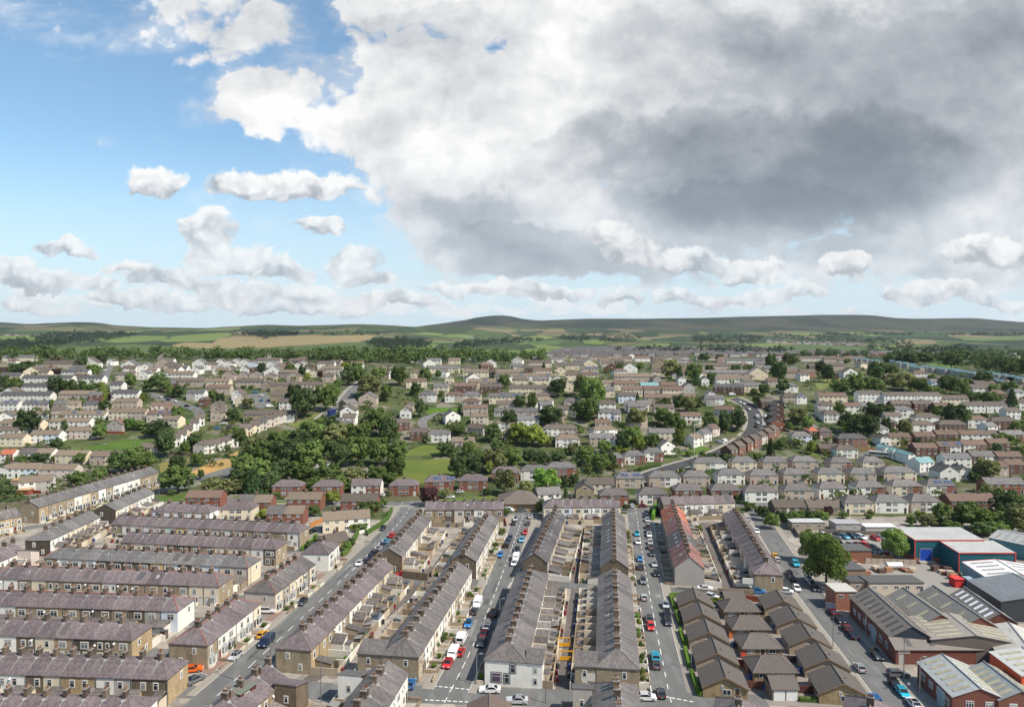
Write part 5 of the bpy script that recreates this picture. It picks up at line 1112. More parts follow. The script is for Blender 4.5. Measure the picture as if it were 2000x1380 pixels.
wood('hilltop_woodland', [([(120, 706), (240, 704), (420, 706), (560, 706), (640, 708), (780, 708), (880, 706), (1000, 707), (1060, 709), (1060, 702), (900, 699), (780, 698), (600, 698), (100, 699)], 360), ([(0, 706), (120, 706), (100, 699), (0, 699)], 40), ([(640, 706), (700, 716), (800, 716), (890, 708), (800, 696), (650, 696)], 90), ([(760, 706), (990, 712), (1000, 702), (780, 698)], 80)], 1, 13, (.045, .066, .022), 66, 4)
wood('valley_woodland', [([(0, 691), (60, 686), (130, 676), (120, 668), (0, 672)], 260), ([(120, 676), (200, 668), (270, 656), (240, 650), (120, 654), (60, 662)], 330), ([(482, 657), (520, 664), (584, 652), (580, 644), (545, 643), (490, 650)], 230), ([(718, 676), (760, 684), (850, 682), (830, 668), (740, 668)], 200), ([(885, 684), (1060, 668), (1030, 660), (900, 674)], 200), ([(1085, 668), (1230, 670), (1270, 660), (1230, 654), (1100, 658)], 170),
     ([(1350, 672), (1480, 674), (1490, 660), (1400, 656), (1350, 662)], 220), ([(1500, 662), (1780, 676), (1780, 668), (1620, 658), (1500, 654)], 160), ([(1690, 690), (1900, 694), (1900, 682), (1700, 682)], 140), ([(1600, 638), (1780, 644), (1790, 640), (1620, 635)], 90), ([(1800, 652), (2000, 644), (2000, 636), (1900, 640)], 120), ([(1200, 690), (1500, 694), (1560, 688), (1200, 684)], 90), ([(100, 640), (260, 648), (260, 645), (110, 637)], 40), ([(450, 641), (560, 642), (560, 638), (460, 637)], 60), ([(600, 650), (760, 644), (760, 641), (600, 646)], 40)], 1, 21, (.022, .034, .018), 27, 5)
wood('eastern_woodland', [([(1840, 706), (1900, 722), (1960, 734), (2040, 740), (2040, 694), (1960, 686), (1880, 690)], 170), ([(1730, 706), (1830, 712), (1850, 706), (1740, 698)], 50), ([(1560, 702), (1700, 700), (1700, 695), (1560, 696)], 40)], 1, 13, (.046, .068, .026), 70, 6)
def greenery():
    rr = random.Random(11); mb = MB(); HB = [(o.location.x, o.location.y) for o in col.objects if o.get('category') == 'house' and o.location.y > 290]
    grid = {}
    for x, y in HB: grid.setdefault((int(x // 12), int(y // 12)), []).append((x, y))
    n = 0
    while n < 1700:
        x = rr.uniform(-10, 2010); y = 700 + 285 * rr.random() ** 1.15; p = at(x, y)
        if p.y < 300 or (p.x > 75 and p.y < 345 and p.x < 125 and p.y < 300): continue
        if y > 940 and 800 < x < 1480: continue
        i, j = int(p.x // 12), int(p.y // 12); near = [h for a in (-1, 0, 1) for b in (-1, 0, 1) for h in grid.get((i + a, j + b), ())]
        if any(abs(p.x - hx) < 7.5 and abs(p.y - hy) < 5.6 for hx, hy in near): continue
        if any((p.x - q.x) ** 2 + (p.y - q.y) ** 2 < 64 for P in ROADPTS for q in P): continue
        if 778 < x < 885 and 868 < y < 944 or 130 < x < 300 and 850 < y < 880 or 840 < x < 905 and 788 < y < 806: continue
        n += 1; w = rr.uniform(1.6, 4.2) if rr.random() < .72 else rr.uniform(4, 8); clump(mb, p.x, p.y, p.z - .3, w, w * rr.uniform(.6, 1.1), 36, w * .13, rr)
    return kind(put('garden_greenery', mb.mesh('garden_greenery', ['foliage']), color=(.068, .090, .028)), 'stuff')
ROADPTS = [resample(P, 7) for P in (FAR1, FAR2, FAR3, FAR4, FAR5, FAR6, FAR7, FAR8, TOPX)]
greenery()
# the town beyond the crest, too many roofs to count
def far_town():
    rr = random.Random(5); mb = MB()
    for P, k in (([(1060, 698), (1500, 697), (1800, 696), (1800, 690), (1500, 688), (1080, 688)], 420), ([(1080, 686), (1360, 686), (1360, 678), (1130, 679)], 330), ([(1380, 686), (1520, 688), (1500, 680), (1390, 680)], 110), ([(1480, 668), (1680, 676), (1680, 671), (1500, 665)], 60), ([(1750, 700), (1850, 698), (1850, 690), (1720, 690)], 40), ([(60, 640), (110, 642), (100, 638)], 14), ([(0, 634), (60, 638), (50, 634)], 16), ([(900, 660), (930, 660), (930, 657)], 5)):
        xs, ys = [p[0] for p in P], [p[1] for p in P]; c = 0
        while c < k:
            x, y = rr.uniform(min(xs), max(xs)), rr.uniform(min(ys), max(ys))
            if not in_poly(x, y, P): continue
            c += 1; p = at(x, y); w, d, e = rr.uniform(5, 15), 4.0, 5.0; z = p.z; m = rr.choice((0, 0, 1, 2))
            if rr.random() < .25: w, d = 4, rr.uniform(5, 8)
            mb.box(p.x - w, p.x + w, p.y - d, p.y + d, z - 3, z + e, m)
            a, b = (z + e, z + e + 3)
            mb.face([(p.x - w, p.y - d, a), (p.x + w, p.y - d, a), (p.x + w, p.y, b), (p.x - w, p.y, b)], 3); mb.face([(p.x + w, p.y + d, a), (p.x - w, p.y + d, a), (p.x - w, p.y, b), (p.x + w, p.y, b)], 3)
    me = mb.mesh('distant_town', ['town_white', 'town_stone', 'town_brick', 'town_roof']); kind(put('distant_town', me), 'stuff')
mat('town_white', (.40, .38, .35), .9, vary=.15, scale=.05); mat('town_stone', (.18, .15, .12), .9, vary=.2, scale=.05); mat('town_brick', (.17, .08, .06), .9, vary=.2, scale=.05); mat('town_roof', (.085, .078, .078), .8, vary=.3, scale=.04)  # town colours lowered: cloud shade over the far town is painted in
far_town()
# ---------------------------------------------------------------- bungalows with ribbed brown roofs
def bungalow(i, px, py, L, W, label, front_stone=False):
    p = at(px, py, 4.6); e, r = 2.35, 4.6; zc = 0
    ang = radians(-8); c = Vector((p.x - sin(-ang) * 0 + 0, p.y, 0)); lx = Vector((cos(ang), sin(ang), 0)); ly = Vector((-sin(ang), cos(ang), 0)); c = p + ly * (L / 2); c.z = 0
    o = thing('bungalow', label, 'bungalow', c, ang, 'ribbed-roof bungalows')
    # ridge runs front to back
    put('wall', wall_mesh(L, W, e, r, 'gable', 'gable', 'stone' if front_stone else 'render'), o, rz=pi / 2, color=(.30, .225, .13) if front_stone else (.36, .275, .20))
    mb = MB(); s = (r - e) / (W / 2); ze = e - .3 * s + .1
    for sg in (-1, 1):
        q = [(0, -L / 2 - .3, r + .1), (0, L / 2 + .3, r + .1), (sg * (W / 2 + .3), L / 2 + .3, ze), (sg * (W / 2 + .3), -L / 2 - .3, ze)]
        mb.slab(q if sg < 0 else q[::-1], .16, 0)
    mb.tube((0, -L / 2 - .3, r + .13), (0, L / 2 + .3, r + .13), .13, .13, 6, 0)
    put('roof', mb.mesh('roof', ['ribbed']), o, color=(.098, .085, .075))
    for k in (-1, 1):
        put('bargeboard', MB().slab([(0, -L / 2 - .31, r + .1), (0, -L / 2 - .36, r + .1), (k * (W / 2 + .3), -L / 2 - .36, ze), (k * (W / 2 + .3), -L / 2 - .31, ze)][::(1 if k > 0 else -1)], .28, 0).mesh('bargeboard', ['timber']), o)
    put('window', window_mesh(.5, .9, 0, False), o, (.5 if i % 2 else -.6, -L / 2 - .01, 1.9)); put('flue', MB().tube((0, 0, 0), (0, 0, .6), .12, .12, 7).mesh('flue', ['pole']), o, (1.2, -1, r - .55))
    for k in (-2, 1.5): put('window', window_mesh(1.6, 1.1, 1, False), o, (-W / 2 - .01, k, .95), -pi / 2); put('window', window_mesh(1.4, 1.1, 1, False), o, (W / 2 + .01, k, .95), pi / 2)
    if front_stone: put('window', window_mesh(1.7, 1.2, 1, False), o, (.3, -L / 2 - .01, .8)); put('door', door_mesh(), o, (2.4, -L / 2 - .01, 0), color=(.06, .03, .02))
    return o
def f_rib(pos, oi, b):
    p = objco(); wv = N.nt.nodes.new('ShaderNodeTexWave'); wv.wave_type = 'BANDS'; wv.bands_direction = 'Y'; wv.inputs['Scale'].default_value = .42; wv.inputs['Distortion'].default_value = .1
    N.nt.links.new(p.s, wv.inputs['Vector']); k = N(wv.outputs['Fac']) * .62 + .66
    return mul(N(oi.outputs['Color']), k * (noise(pos, .6, 5, .6) * .4 + .8))
mat('ribbed', fn=f_rib, rough=.9)
for i, (x, y) in enumerate(((1417, 1321), (1401, 1274), (1385, 1233), (1372, 1197), (1360, 1166))):
    bungalow(i, x, y, 7.3, 9.0, f'ribbed-roof bungalow, {ORD[i]} from the cross road on the hedged street', i == 0)
for i, (x, y) in enumerate(((1648, 1333), (1617, 1285), (1583, 1242), (1556, 1205), (1530, 1172))):
    bungalow(i, x, y, 7.6, 9.4, f'ribbed-roof bungalow, {ORD[i]} from the cross road along the factory street', i == 0)
def hip_bungalow(i, x0, x1, y):
    A, B = at(x0, y, 2.4), at(x1, y, 2.4); W = (B - A).length - .6; D = 6.6; c = (A + B) / 2; c.y += D / 2 + .3; c.z = 0
    o = thing('bungalow', f'low hipped brown bungalow between the ribbed roofs, {ORD[i]} from the garages', 'bungalow', c, 0, 'hipped bungalows')
    put('wall', MB().box(-W / 2, W / 2, -D / 2, D / 2, -.5, 2.4).mesh('wall', ['brick']), o, color=(.22, .155, .10))
    put('roof', roof_mesh(W, D, 2.4, 4.3, 'hip', 'hip', 'tile', 'ridge_tile', .4), o, color=(.108, .092, .080))
    for k in (-.3, .25): put('window', window_mesh(1.5, 1.0, 1, False), o, (k * W, -D / 2 - .01, 1.0))
    put('door', door_mesh(), o, (0, -D / 2 - .01, 0), color=(.05, .03, .02))
for i, t in enumerate(((1471, 1561, 1312), (1450, 1531, 1265), (1431, 1508, 1228), (1414, 1487, 1193))): hip_bungalow(i, *t)
def garage(x0, x1, y, doors, label, wc=(.24, .175, .12)):
    A, B = at(x0, y, 2.4), at(x1, y, 2.4); W = (B - A).length; D = 5.2; c = (A + B) / 2; c.y += D / 2; c.z = 0
    o = thing('garage', label, 'garage', c, 0, 'garages')
    put('wall', MB().box(-W / 2, W / 2, -D / 2, D / 2, -.5, 2.4).mesh('wall', ['brick']), o, color=wc)
    put('roof', roof_mesh(W, D, 2.4, 3.9, 'gable', 'gable', 'tile'), o, color=(.108, .092, .080))
    for k in range(doors): put('garage_door', MB().box(-1.15, 1.15, -.05, .02, 0, 2.05).mesh('garage_door', ['paint']), o, ((k - (doors - 1) / 2) * 2.6, -D / 2 - .01, 0), color=(.66, .66, .65))
garage(1509, 1560, 1345, 2, 'brown double garage with two white doors by the cross road'); garage(1417, 1457, 1171, 1, 'small brown garage behind the bright yellow-green bushes')
# fences and hedges of that estate
def fence(px, color, label, h=1.7, nm='fence', m='timber_paint', cat='fence', grp=None, t=.08):
    P = resample(pxpath(px), 2.0); o = thing(nm, label, cat, (P[0].x, P[0].y, 0), 0, grp); mb = MB()
    for a, b in zip(P, P[1:]):
        d = (b - a).normalized(); n = Vector((-d.y, d.x, 0)) * t
        a2, b2 = a - P[0], b - P[0]; z0, z1 = ground(a.x, a.y), ground(b.x, b.y)
        f = [(a2 - n, z0), (b2 - n, z1), (b2 + n, z1), (a2 + n, z0)]
        k = len(mb.v); mb.v += [(p.x, p.y, z - .2) for p, z in f] + [(p.x, p.y, z + h) for p, z in f]
        for q in ((4, 5, 6, 7), (0, 1, 5, 4), (1, 2, 6, 5), (2, 3, 7, 6), (3, 0, 4, 7)): mb.f.append(tuple(k + i for i in q)); mb.m.append(0)
    put('panel', mb.mesh('panel', [m]), o, color=color)
    pm = cached('fpost', lambda: MB().box(-.07, .07, -.07, .07, -.2, 1).mesh('post', ['timber']))
    if m != 'render' and nm == 'fence' and len(P) < 24:
        for p in P: q = put('post', pm, o, (p.x - P[0].x, p.y - P[0].y, ground(p.x, p.y)), scale=(1, 1, h + .12))
    return o
mat('timber_paint', rough=.85, vary=.22, scale=1.2)
for px, c, lb in (([(1447, 1284), (1478, 1282), (1496, 1278)], (.42, .045, .025), 'bright red fence behind the second bungalow'), ([(1424, 1246), (1456, 1243), (1470, 1240)], (.45, .11, .03), 'orange fence between two hipped bungalow gardens'), ([(1440, 1300), (1460, 1302), (1462, 1322)], (.20, .03, .025), 'dark red fence beside the first stone bungalow'),
                  ([(1457, 1343), (1500, 1345)], (.12, .05, .035), 'brown fence beside the white-doored garage'), ([(1455, 1172), (1487, 1176)], (.28, .07, .04), 'red-brown fence behind the small garage'), ([(1470, 1212), (1510, 1214)], (.22, .17, .12), 'grey timber fence across a bungalow garden'), ([(1500, 1290), (1560, 1294)], (.05, .04, .035), 'black fence by the factory street bungalows'),
                  ([(1395, 1176), (1416, 1178)], (.20, .07, .05), 'dark timber fence beside the yellow-green bushes'), ([(1556, 1352), (1600, 1354)], (.10, .035, .03), 'maroon fence beside the front bungalow on factory street'), ([(1418, 1202), (1450, 1203)], (.40, .33, .25), 'white trellis fence by a hipped bungalow')):
    fence(px, c, lb, 1.6)
def hedge(px, label, w=1.0, h=1.3, color=(.085, .15, .022), grp='clipped hedges', seed=1):
    P = resample(pxpath(px), .6); rr = random.Random(seed + px[0][0]); o = thing('hedge', label, 'hedge', (P[0].x, P[0].y, 0), 0, grp); mb = MB()
    P2 = resample(pxpath(px), .9)
    for a, b in zip(P2, P2[1:]):
        d = (b - a).normalized(); n = Vector((-d.y, d.x, 0)) * (w * .42); z = ground(a.x, a.y); q = [a - n - d * .05, b - n + d * .05, b + n + d * .05, a + n - d * .05]
        k = len(mb.v); mb.v += [(p.x - P[0].x, p.y - P[0].y, z) for p in q] + [(p.x - P[0].x, p.y - P[0].y, z + h * .92) for p in q]
        for f in ((4, 5, 6, 7), (0, 1, 5, 4), (1, 2, 6, 5), (2, 3, 7, 6), (3, 0, 4, 7)): mb.f.append(tuple(k + i for i in f)); mb.m.append(0)
    for p in P:
        z = ground(p.x, p.y)
        for _ in range(14): 
            c = (p.x - P[0].x + rr.uniform(-.5, .5) * w, p.y - P[0].y + rr.uniform(-.5, .5) * w, z + rr.uniform(.15, 1) * h)
            leaf_quads(mb, c, (.08, .08, .08), 1, .14, rr)
    put('foliage', mb.mesh('foliage', ['foliage']), o, color=color)
HC = 'bright clipped hedge in front of the'
for px, nm in (([(1350, 1316), (1360, 1344), (1366, 1358), (1388, 1358)], 'first bungalow'), ([(1338, 1270), (1346, 1302)], 'second bungalow'), ([(1328, 1234), (1336, 1258), (1350, 1260)], 'third bungalow'), ([(1320, 1198), (1327, 1220)], 'fourth bungalow'), ([(1326, 1164), (1310, 1166), (1317, 1190), (1326, 1190)], 'fifth bungalow')):
    hedge(px, f'{HC} {nm} from the cross road')
for px, lb, h, c in (([(1275, 1016), (1280, 1000), (1283, 990)], 'tall bright hedge beside the red-roofed row', 3.0, (.075, .15, .02)), ([(700, 1040), (690, 1060), (676, 1082), (668, 1086)], 'rounded hedge curling round the bungalow on the main road', 1.6, (.07, .11, .025)), ([(590, 1076), (610, 1060), (618, 1050)], 'hedge beside the whitewashed pair', 1.8, (.075, .125, .025)), ([(765, 998), (758, 1014), (740, 1030), (715, 1044)], 'flowering hedge along the bend of the main road', 1.8, (.055, .095, .025)),
                    ([(533, 974), (555, 975)], 'low hedge before the first red brick semi', 1.0, (.05, .08, .02)), ([(625, 974), (662, 976)], 'low hedge before the second red brick semi', 1.0, (.05, .08, .02)), ([(1378, 925), (1430, 918)], 'dark hedge above the upper semis', 2.0, (.035, .06, .02)), ([(1310, 955), (1330, 952)], 'small hedge between middle semis', 1.4, (.05, .08, .02)), ([(1562, 1368), (1606, 1370)], 'low hedge before the stone-fronted factory street bungalow', .9, (.06, .09, .025)),
                    ([(1436, 983), (1462, 986)], 'dark hedge at the end of the white-walled row', 1.6, (.035, .06, .02)), ([(1920, 1010), (1960, 1014)], 'yellowish hedge above the works', 2.0, (.09, .10, .02)), ([(1240, 920), (1290, 910)], 'clipped hedge before the verge road semis', 1.2, (.04, .07, .02)), ([(806, 966), (820, 968)], 'yellow hedge before a red brick semi', 1.4, (.16, .15, .02))):
    hedge(px, lb, 1.2, h, c)
# ---------------------------------------------------------------- works and factories
def f_clad(pos, oi, b):
    p = objco(); wv = N.nt.nodes.new('ShaderNodeTexWave'); wv.wave_type = 'BANDS'; wv.bands_direction = 'X'; wv.inputs['Scale'].default_value = .7; N.nt.links.new(p.s, wv.inputs['Vector'])
    return mul(N(oi.outputs['Color']), (N(wv.outputs['Fac']) * .14 + .93) * (noise(pos, .5, 4) * .16 + .92))
mat('clad', fn=f_clad, rough=.5, spec=.3)
def shed(label, ridge0, ridge1, W, e, r, wc, rc, wm='brick', gable=None, skyl=0, side='far', rm='metal_roof', nm='factory_shed', trim=None, openings=True, sky_c='skylight', door=None):
    """a pitched industrial shed; ridge0 the near ridge end, ridge1 the far one"""
    A, B = at(*ridge0, r), at(*ridge1, r); A.z = B.z = 0; d = B - A; L = d.length; c = (A + B) / 2; rz = atan2(d.y, d.x)
    o = thing(nm, label, 'factory', (c.x, c.y, 0), rz, 'works sheds'); s = (r - e) / (W / 2)
    put('wall', wall_mesh(L, W, e, r, 'gable', 'gable', wm), o, color=wc)
    if gable: put('gable_cladding', MB().face([(-L / 2 - .03, W / 2, e), (-L / 2 - .03, -W / 2, e), (-L / 2 - .03, 0, r)]).mesh('gable_cladding', ['matt']), o, color=gable)
    mb = MB()
    mb.slab([(-L / 2 - .2, -W / 2 - .2, e - .2 * s + .1), (L / 2 + .2, -W / 2 - .2, e - .2 * s + .1), (L / 2 + .2, 0, r + .1), (-L / 2 - .2, 0, r + .1)], .12); mb.slab([(L / 2 + .2, W / 2 + .2, e - .2 * s + .1), (-L / 2 - .2, W / 2 + .2, e - .2 * s + .1), (-L / 2 - .2, 0, r + .1), (L / 2 + .2, 0, r + .1)], .12)
    q = put('roof', mb.mesh('roof', [rm]), o, color=rc); put('ridge', MB().tube((-L / 2 - .2, 0, r + .12), (L / 2 + .2, 0, r + .12), .16, .16, 6).mesh('ridge', ['lead']), q)
    ang = math.atan(s)
    sk = cached(('sk', round(W, 1), sky_c), lambda: MB().box(-.42, .42, -W * .16, W * .16, -.02, .05).mesh('roof_light', [sky_c]))
    for k in range(skyl):
        x = -L / 2 + L * (k + .7) / (skyl + .4)
        for sg in (-1, 1):
            l = put('roof_light', sk, q, (x, sg * W * .26, r + .13 - W * .26 * s)); l.rotation_euler = (-sg * ang, 0, 0)
    if openings:
        for k in range(int(L / 3.2)):
            put('window', window_mesh(1.6, 1.5, 2, False), o, (-L / 2 + 2 + k * 3.2, -W / 2 - .01, 1.6), 0); put('window', window_mesh(1.6, 1.5, 2, False), o, (-L / 2 + 2 + k * 3.2, W / 2 + .01, 1.6), pi)
        for y in (-W * .18, W * .18): put('window', window_mesh(1.5, 1.3, 2, False), o, (-L / 2 - .01, y, e - 1.9), -pi / 2)
    if door: put('door', MB().box(-1.5, 1.5, -.06, .02, 0, 3.6).mesh('door', ['paint']), o, (L * door, W / 2 + .02, 0), pi, color=(.30, .36, .40))
    if trim:
        for x in (-L / 2 - .06, L / 2 + .06):
            for sg in (-1, 1): put('edge_trim', MB().slab([(x - .15, 0, r + .16), (x + .15, 0, r + .16), (x + .15, sg * (W / 2 + .2), e + .1), (x - .15, sg * (W / 2 + .2), e + .1)][::(1 if sg < 0 else -1)], .35).mesh('edge_trim', ['paint']), o, color=trim)
    return o
RB = (.165, .062, .044); OLD = (.165, .145, .125)
shed('long brick shed with mossy grey roof and dark blue gable', (1782, 1222), (1697, 1146), 9.6, 5.0, 7.8, RB, (.17, .145, .12), gable=(.035, .045, .06), skyl=9, sky_c='town_roof', door=-.12)
shed('grey-roofed brick shed beside the dark blue gable shed', (1838, 1199), (1764, 1147), 9.0, 5.0, 7.6, RB, (.19, .175, .155), skyl=3, openings=False)
shed('grey-roofed brick shed with yellowed roof lights', (1915, 1204), (1823, 1143), 9.4, 5.0, 7.8, RB, (.185, .17, .15), skyl=3, openings=False)
shed('brick-gabled shed with a line of white roof lights', (1955, 1196), (1884, 1146), 7.6, 5.0, 7.4, RB, (.17, .15, .135), skyl=7, sky_c='lamp_white')
shed('wide pale low-pitched shed in front of the saw-tooth sheds', (1906, 1240), (1850, 1196), 19.0, 5.2, 6.7, (.16, .13, .11), (.26, .23, .20), rm='metal_roof', skyl=6, openings=False)
def lean_to():
    A, B = at(1748, 1247, 4.9), at(1988, 1252, 4.9); C, D_ = at(1750, 1268, 3.4), at(1946, 1274, 3.4); o = thing('factory_lean_to', 'long mossy lean-to along the front of the brick works', 'factory', (C.x, C.y, 0))
    lx = B.x - C.x; dp = A.y - C.y + .6
    put('wall', MB().box(0, lx, 0, dp, -.5, 3.3).mesh('wall', ['brick']), o, color=RB); put('roof', MB().slab([(-.3, -.3, 3.45), (lx + .2, -.3, 3.45), (lx + .2, dp, 5.1), (-.3, dp, 5.1)], .12).mesh('roof', ['metal_roof']), o, color=(.15, .13, .115))
    for k in range(4): put('roof_light', MB().slab([(0, .6, 0), (1.1, .6, 0), (1.1, dp - .3, (dp - .9) * 1.65 / (dp + .3)), (0, dp - .3, (dp - .9) * 1.65 / (dp + .3))], .03).mesh('roof_light', ['town_roof']), o, (3 + k * 5.2, 0, 3.45 + .9 * 1.65 / (dp + .3) + .06))
    put('door', MB().box(-.6, .6, -.05, .02, 0, 2.3).mesh('door', ['paint']), o, (1.2, -.01, 0), color=(.4, .38, .35)); put('sign', MB().box(-1.4, 1.4, -.06, .02, 0, .8).mesh('sign', ['paint']), o, (1.8, -.01, 2.5), color=(.42, .36, .33))
lean_to()
shed('light metal-roofed shed with cream roof lights and brick gable', (1914, 1343), (1840, 1277), 10.0, 4.2, 6.2, (.16, .06, .045), (.34, .35, .345), skyl=6, door=-.2)
shed('grey metal-roofed shed behind the cream-striped shed', (1996, 1348), (1922, 1292), 8.6, 4.2, 6.2, (.16, .07, .05), (.235, .25, .25), skyl=6)
shed('white-roofed shed with orange-red cladding', (2065, 1310), (1997, 1264), 13.5, 6.2, 7.4, (.60, .10, .04), (.44, .43, .41), wm='clad', skyl=4, openings=False, sky_c='skylight')
shed('large dark grey shed with plain grey roof', (2052, 1160), (1978, 1119), 24, 5.2, 7.6, (.045, .05, .058), (.155, .165, .175), wm='clad', openings=False)
shed('bright white-roofed shed with pale blue walls', (1996, 1122), (1945, 1092), 19, 4.6, 5.8, (.20, .29, .34), (.60, .59, .565), wm='clad', skyl=4, trim=(.50, .09, .05), sky_c='lead', openings=False)
shed('broad pale grey shed behind the teal sheds', (2040, 1052), (1950, 1034), 16, 5.0, 6.4, (.10, .22, .26), (.29, .29, .275), wm='clad', openings=False, skyl=5, sky_c='lead')
shed('brick shed at the corner with pale roof edge', (2030, 1290), (1970, 1215), 12, 4.2, 6, RB, (.42, .40, .36), openings=True)
def teal_shed(label, xl, xr, yf, hf, depth, door=None, plinth=0):
    A, B = at(xl, yf, hf), at(xr, yf, hf); W = (B - A).length; o = thing('factory_shed', label, 'factory', ((A.x + B.x) / 2, A.y, 0), 0, 'works sheds'); c = (.022, .105, .135); red = (.50, .06, .045)
    put('wall', MB().box(-W / 2, W / 2, 0, depth, plinth, hf).mesh('wall', ['clad']), o, color=c)
    if plinth: put('plinth', MB().box(-W / 2 - .05, W / 2 + .05, -.05, depth + .05, -.3, plinth).mesh('plinth', ['brick']), o, color=(.30, .10, .055))
    put('roof', MB().slab([(-W / 2 - .1, -.15, hf + .1), (W / 2 + .1, -.15, hf + .1), (W / 2 + .1, depth + .1, hf + .9), (-W / 2 - .1, depth + .1, hf + .9)], .15).mesh('roof', ['metal_roof']), o, color=(.37, .365, .35))
    put('side_gable', MB().face([(-W / 2, 0, hf), (-W / 2, depth, hf + .8), (-W / 2, depth, hf)]).mesh('side_gable', ['clad']), o, color=c)
    for nm, bx in (('edge_trim', (-W / 2 - .2, W / 2 + .2, -.22, -.16, hf - .25, hf + .15)), ('edge_trim', (-W / 2 - .2, -W / 2 + .15, -.14, -.06, 0, hf - .25)), ('edge_trim', (W / 2 - .15, W / 2 + .2, -.14, -.06, 0, hf - .25))): put(nm, MB().box(*bx).mesh(nm, ['paint']), o, color=red)
    put('edge_trim', MB().slab([(-W / 2 - .25, 0, hf + .2), (-W / 2 - .11, 0, hf + .2), (-W / 2 - .11, depth, hf + 1), (-W / 2 - .25, depth, hf + 1)], .4).mesh('edge_trim', ['paint']), o, color=red)
    if door: put('loading_door', MB().box(-1.9, 1.9, -.12, .02, .8, 4.6).box(-2.1, -1.9, -.14, 0, .8, 4.8, 1).box(1.9, 2.1, -.14, 0, .8, 4.8, 1).box(-2.1, 2.1, -.14, 0, 4.6, 4.8, 1).mesh('loading_door', ['paint', 'lead']), o, (door * W, 0, 0), color=(.02, .07, .38)); put('loading_dock', MB().box(-2.6, 2.6, -1.6, -.06, -.2, .8).mesh('loading_dock', ['matt']), o, (door * W, 0, 0), color=(.35, .32, .28))
teal_shed('tall teal shed with red trim and a blue loading door', 1787, 1921, 1054, 7.6, 12, -.34, 1.6); teal_shed('teal shed with red trim in front of the blue-doored shed', 1873, 1983, 1079, 6.4, 10)
def flat_block(nm, label, cat, x0, x1, yb, h, D, wc, rc, wm='render', win=3, door=None):
    A, B = at(x0, yb), at(x1, yb); W = (B - A).length; o = thing(nm, label, cat, ((A.x + B.x) / 2, A.y + D / 2, ground(A.x, A.y)))
    put('wall', MB().box(-W / 2, W / 2, -D / 2, D / 2, -.5, h).mesh('wall', [wm]), o, color=wc); put('roof', MB().box(-W / 2 - .2, W / 2 + .2, -D / 2 - .2, D / 2 + .2, h + .004, h + .22).mesh('roof', ['matt']), o, color=rc)
    for k in range(win): put('window', window_mesh(1.3, 1.0, 1, False), o, ((k + .5) * W / max(win, 1) - W / 2, -D / 2 - .01, h - 1.7))
    if door: put('door', door_mesh(), o, (door * W, -D / 2 - .01, 0), color=(.06, .07, .08))
    return o
flat_block('portable_cabin', 'pebble-dashed cabin with flat white roof and three windows', 'cabin', 1547, 1611, 1036, 3.2, 5, (.30, .25, .20), (.40, .40, .40), win=3)
flat_block('workshop', 'grey flat workshop with pale sheet roof beside the allotment', 'workshop', 1633, 1682, 1038, 3.0, 6, (.36, .34, .32), (.30, .30, .30), win=2)
flat_block('store_building', 'long low building with bright white roof above the car park', 'store', 1691, 1750, 1040, 2.2, 4.5, (.40, .38, .34), (.62, .62, .62), win=0)
flat_block('store_building', 'red brick flat-roofed store by the works car park', 'store', 1640, 1702, 1100, 4.2, 7, (.22, .095, .06), (.09, .09, .088), 'brick', 0)
flat_block('works_office', 'cream works office with dark flat roof and turquoise windows', 'office', 1698, 1804, 1160, 3.3, 6, (.50, .43, .35), (.085, .085, .08), win=5, door=.46)
flat_block('workshop', 'pale-roofed brick workshop at the works gate', 'workshop', 1632, 1672, 1192, 5.2, 6, (.28, .12, .08), (.42, .40, .36), 'brick', 2)
flat_block('workshop', 'dark flat-roofed annexe behind the works gate', 'workshop', 1660, 1690, 1156, 3.0, 5, (.30, .24, .19), (.07, .07, .07), win=1)
flat_block('store_building', 'low dark-roofed store beside the big leafy trees', 'store', 1654, 1690, 1130, 2.8, 9, (.24, .17, .12), (.085, .085, .085), win=0)
flat_block('garden_room', 'orange flat-roofed garden room by the western semis', 'garden room', 20, 47, 948, 2.6, 5, (.36, .26, .20), (.42, .24, .10), win=2)
flat_block('shed', 'tan-roofed garden shed below the orange garden room', 'shed', 33, 55, 966, 2.2, 4, (.24, .06, .035), (.42, .28, .15), win=0)
flat_block('container', 'orange-red container beside the lean-to', 'container', 1905, 1942, 1296, 2.7, 3, (.48, .10, .05), (.50, .13, .07), 'clad', 0)
flat_block('storage_shed', 'bright red shelter in the works yard', 'shelter', 1866, 1882, 1147, 2.4, 3, (.55, .035, .03), (.60, .05, .04), 'matt', 0)
flat_block('storage_tank', 'pale blue tank housing beside the dark grey shed', 'tank', 1893, 1912, 1150, 2.6, 3, (.10, .20, .27), (.25, .33, .37), 'matt', 0)
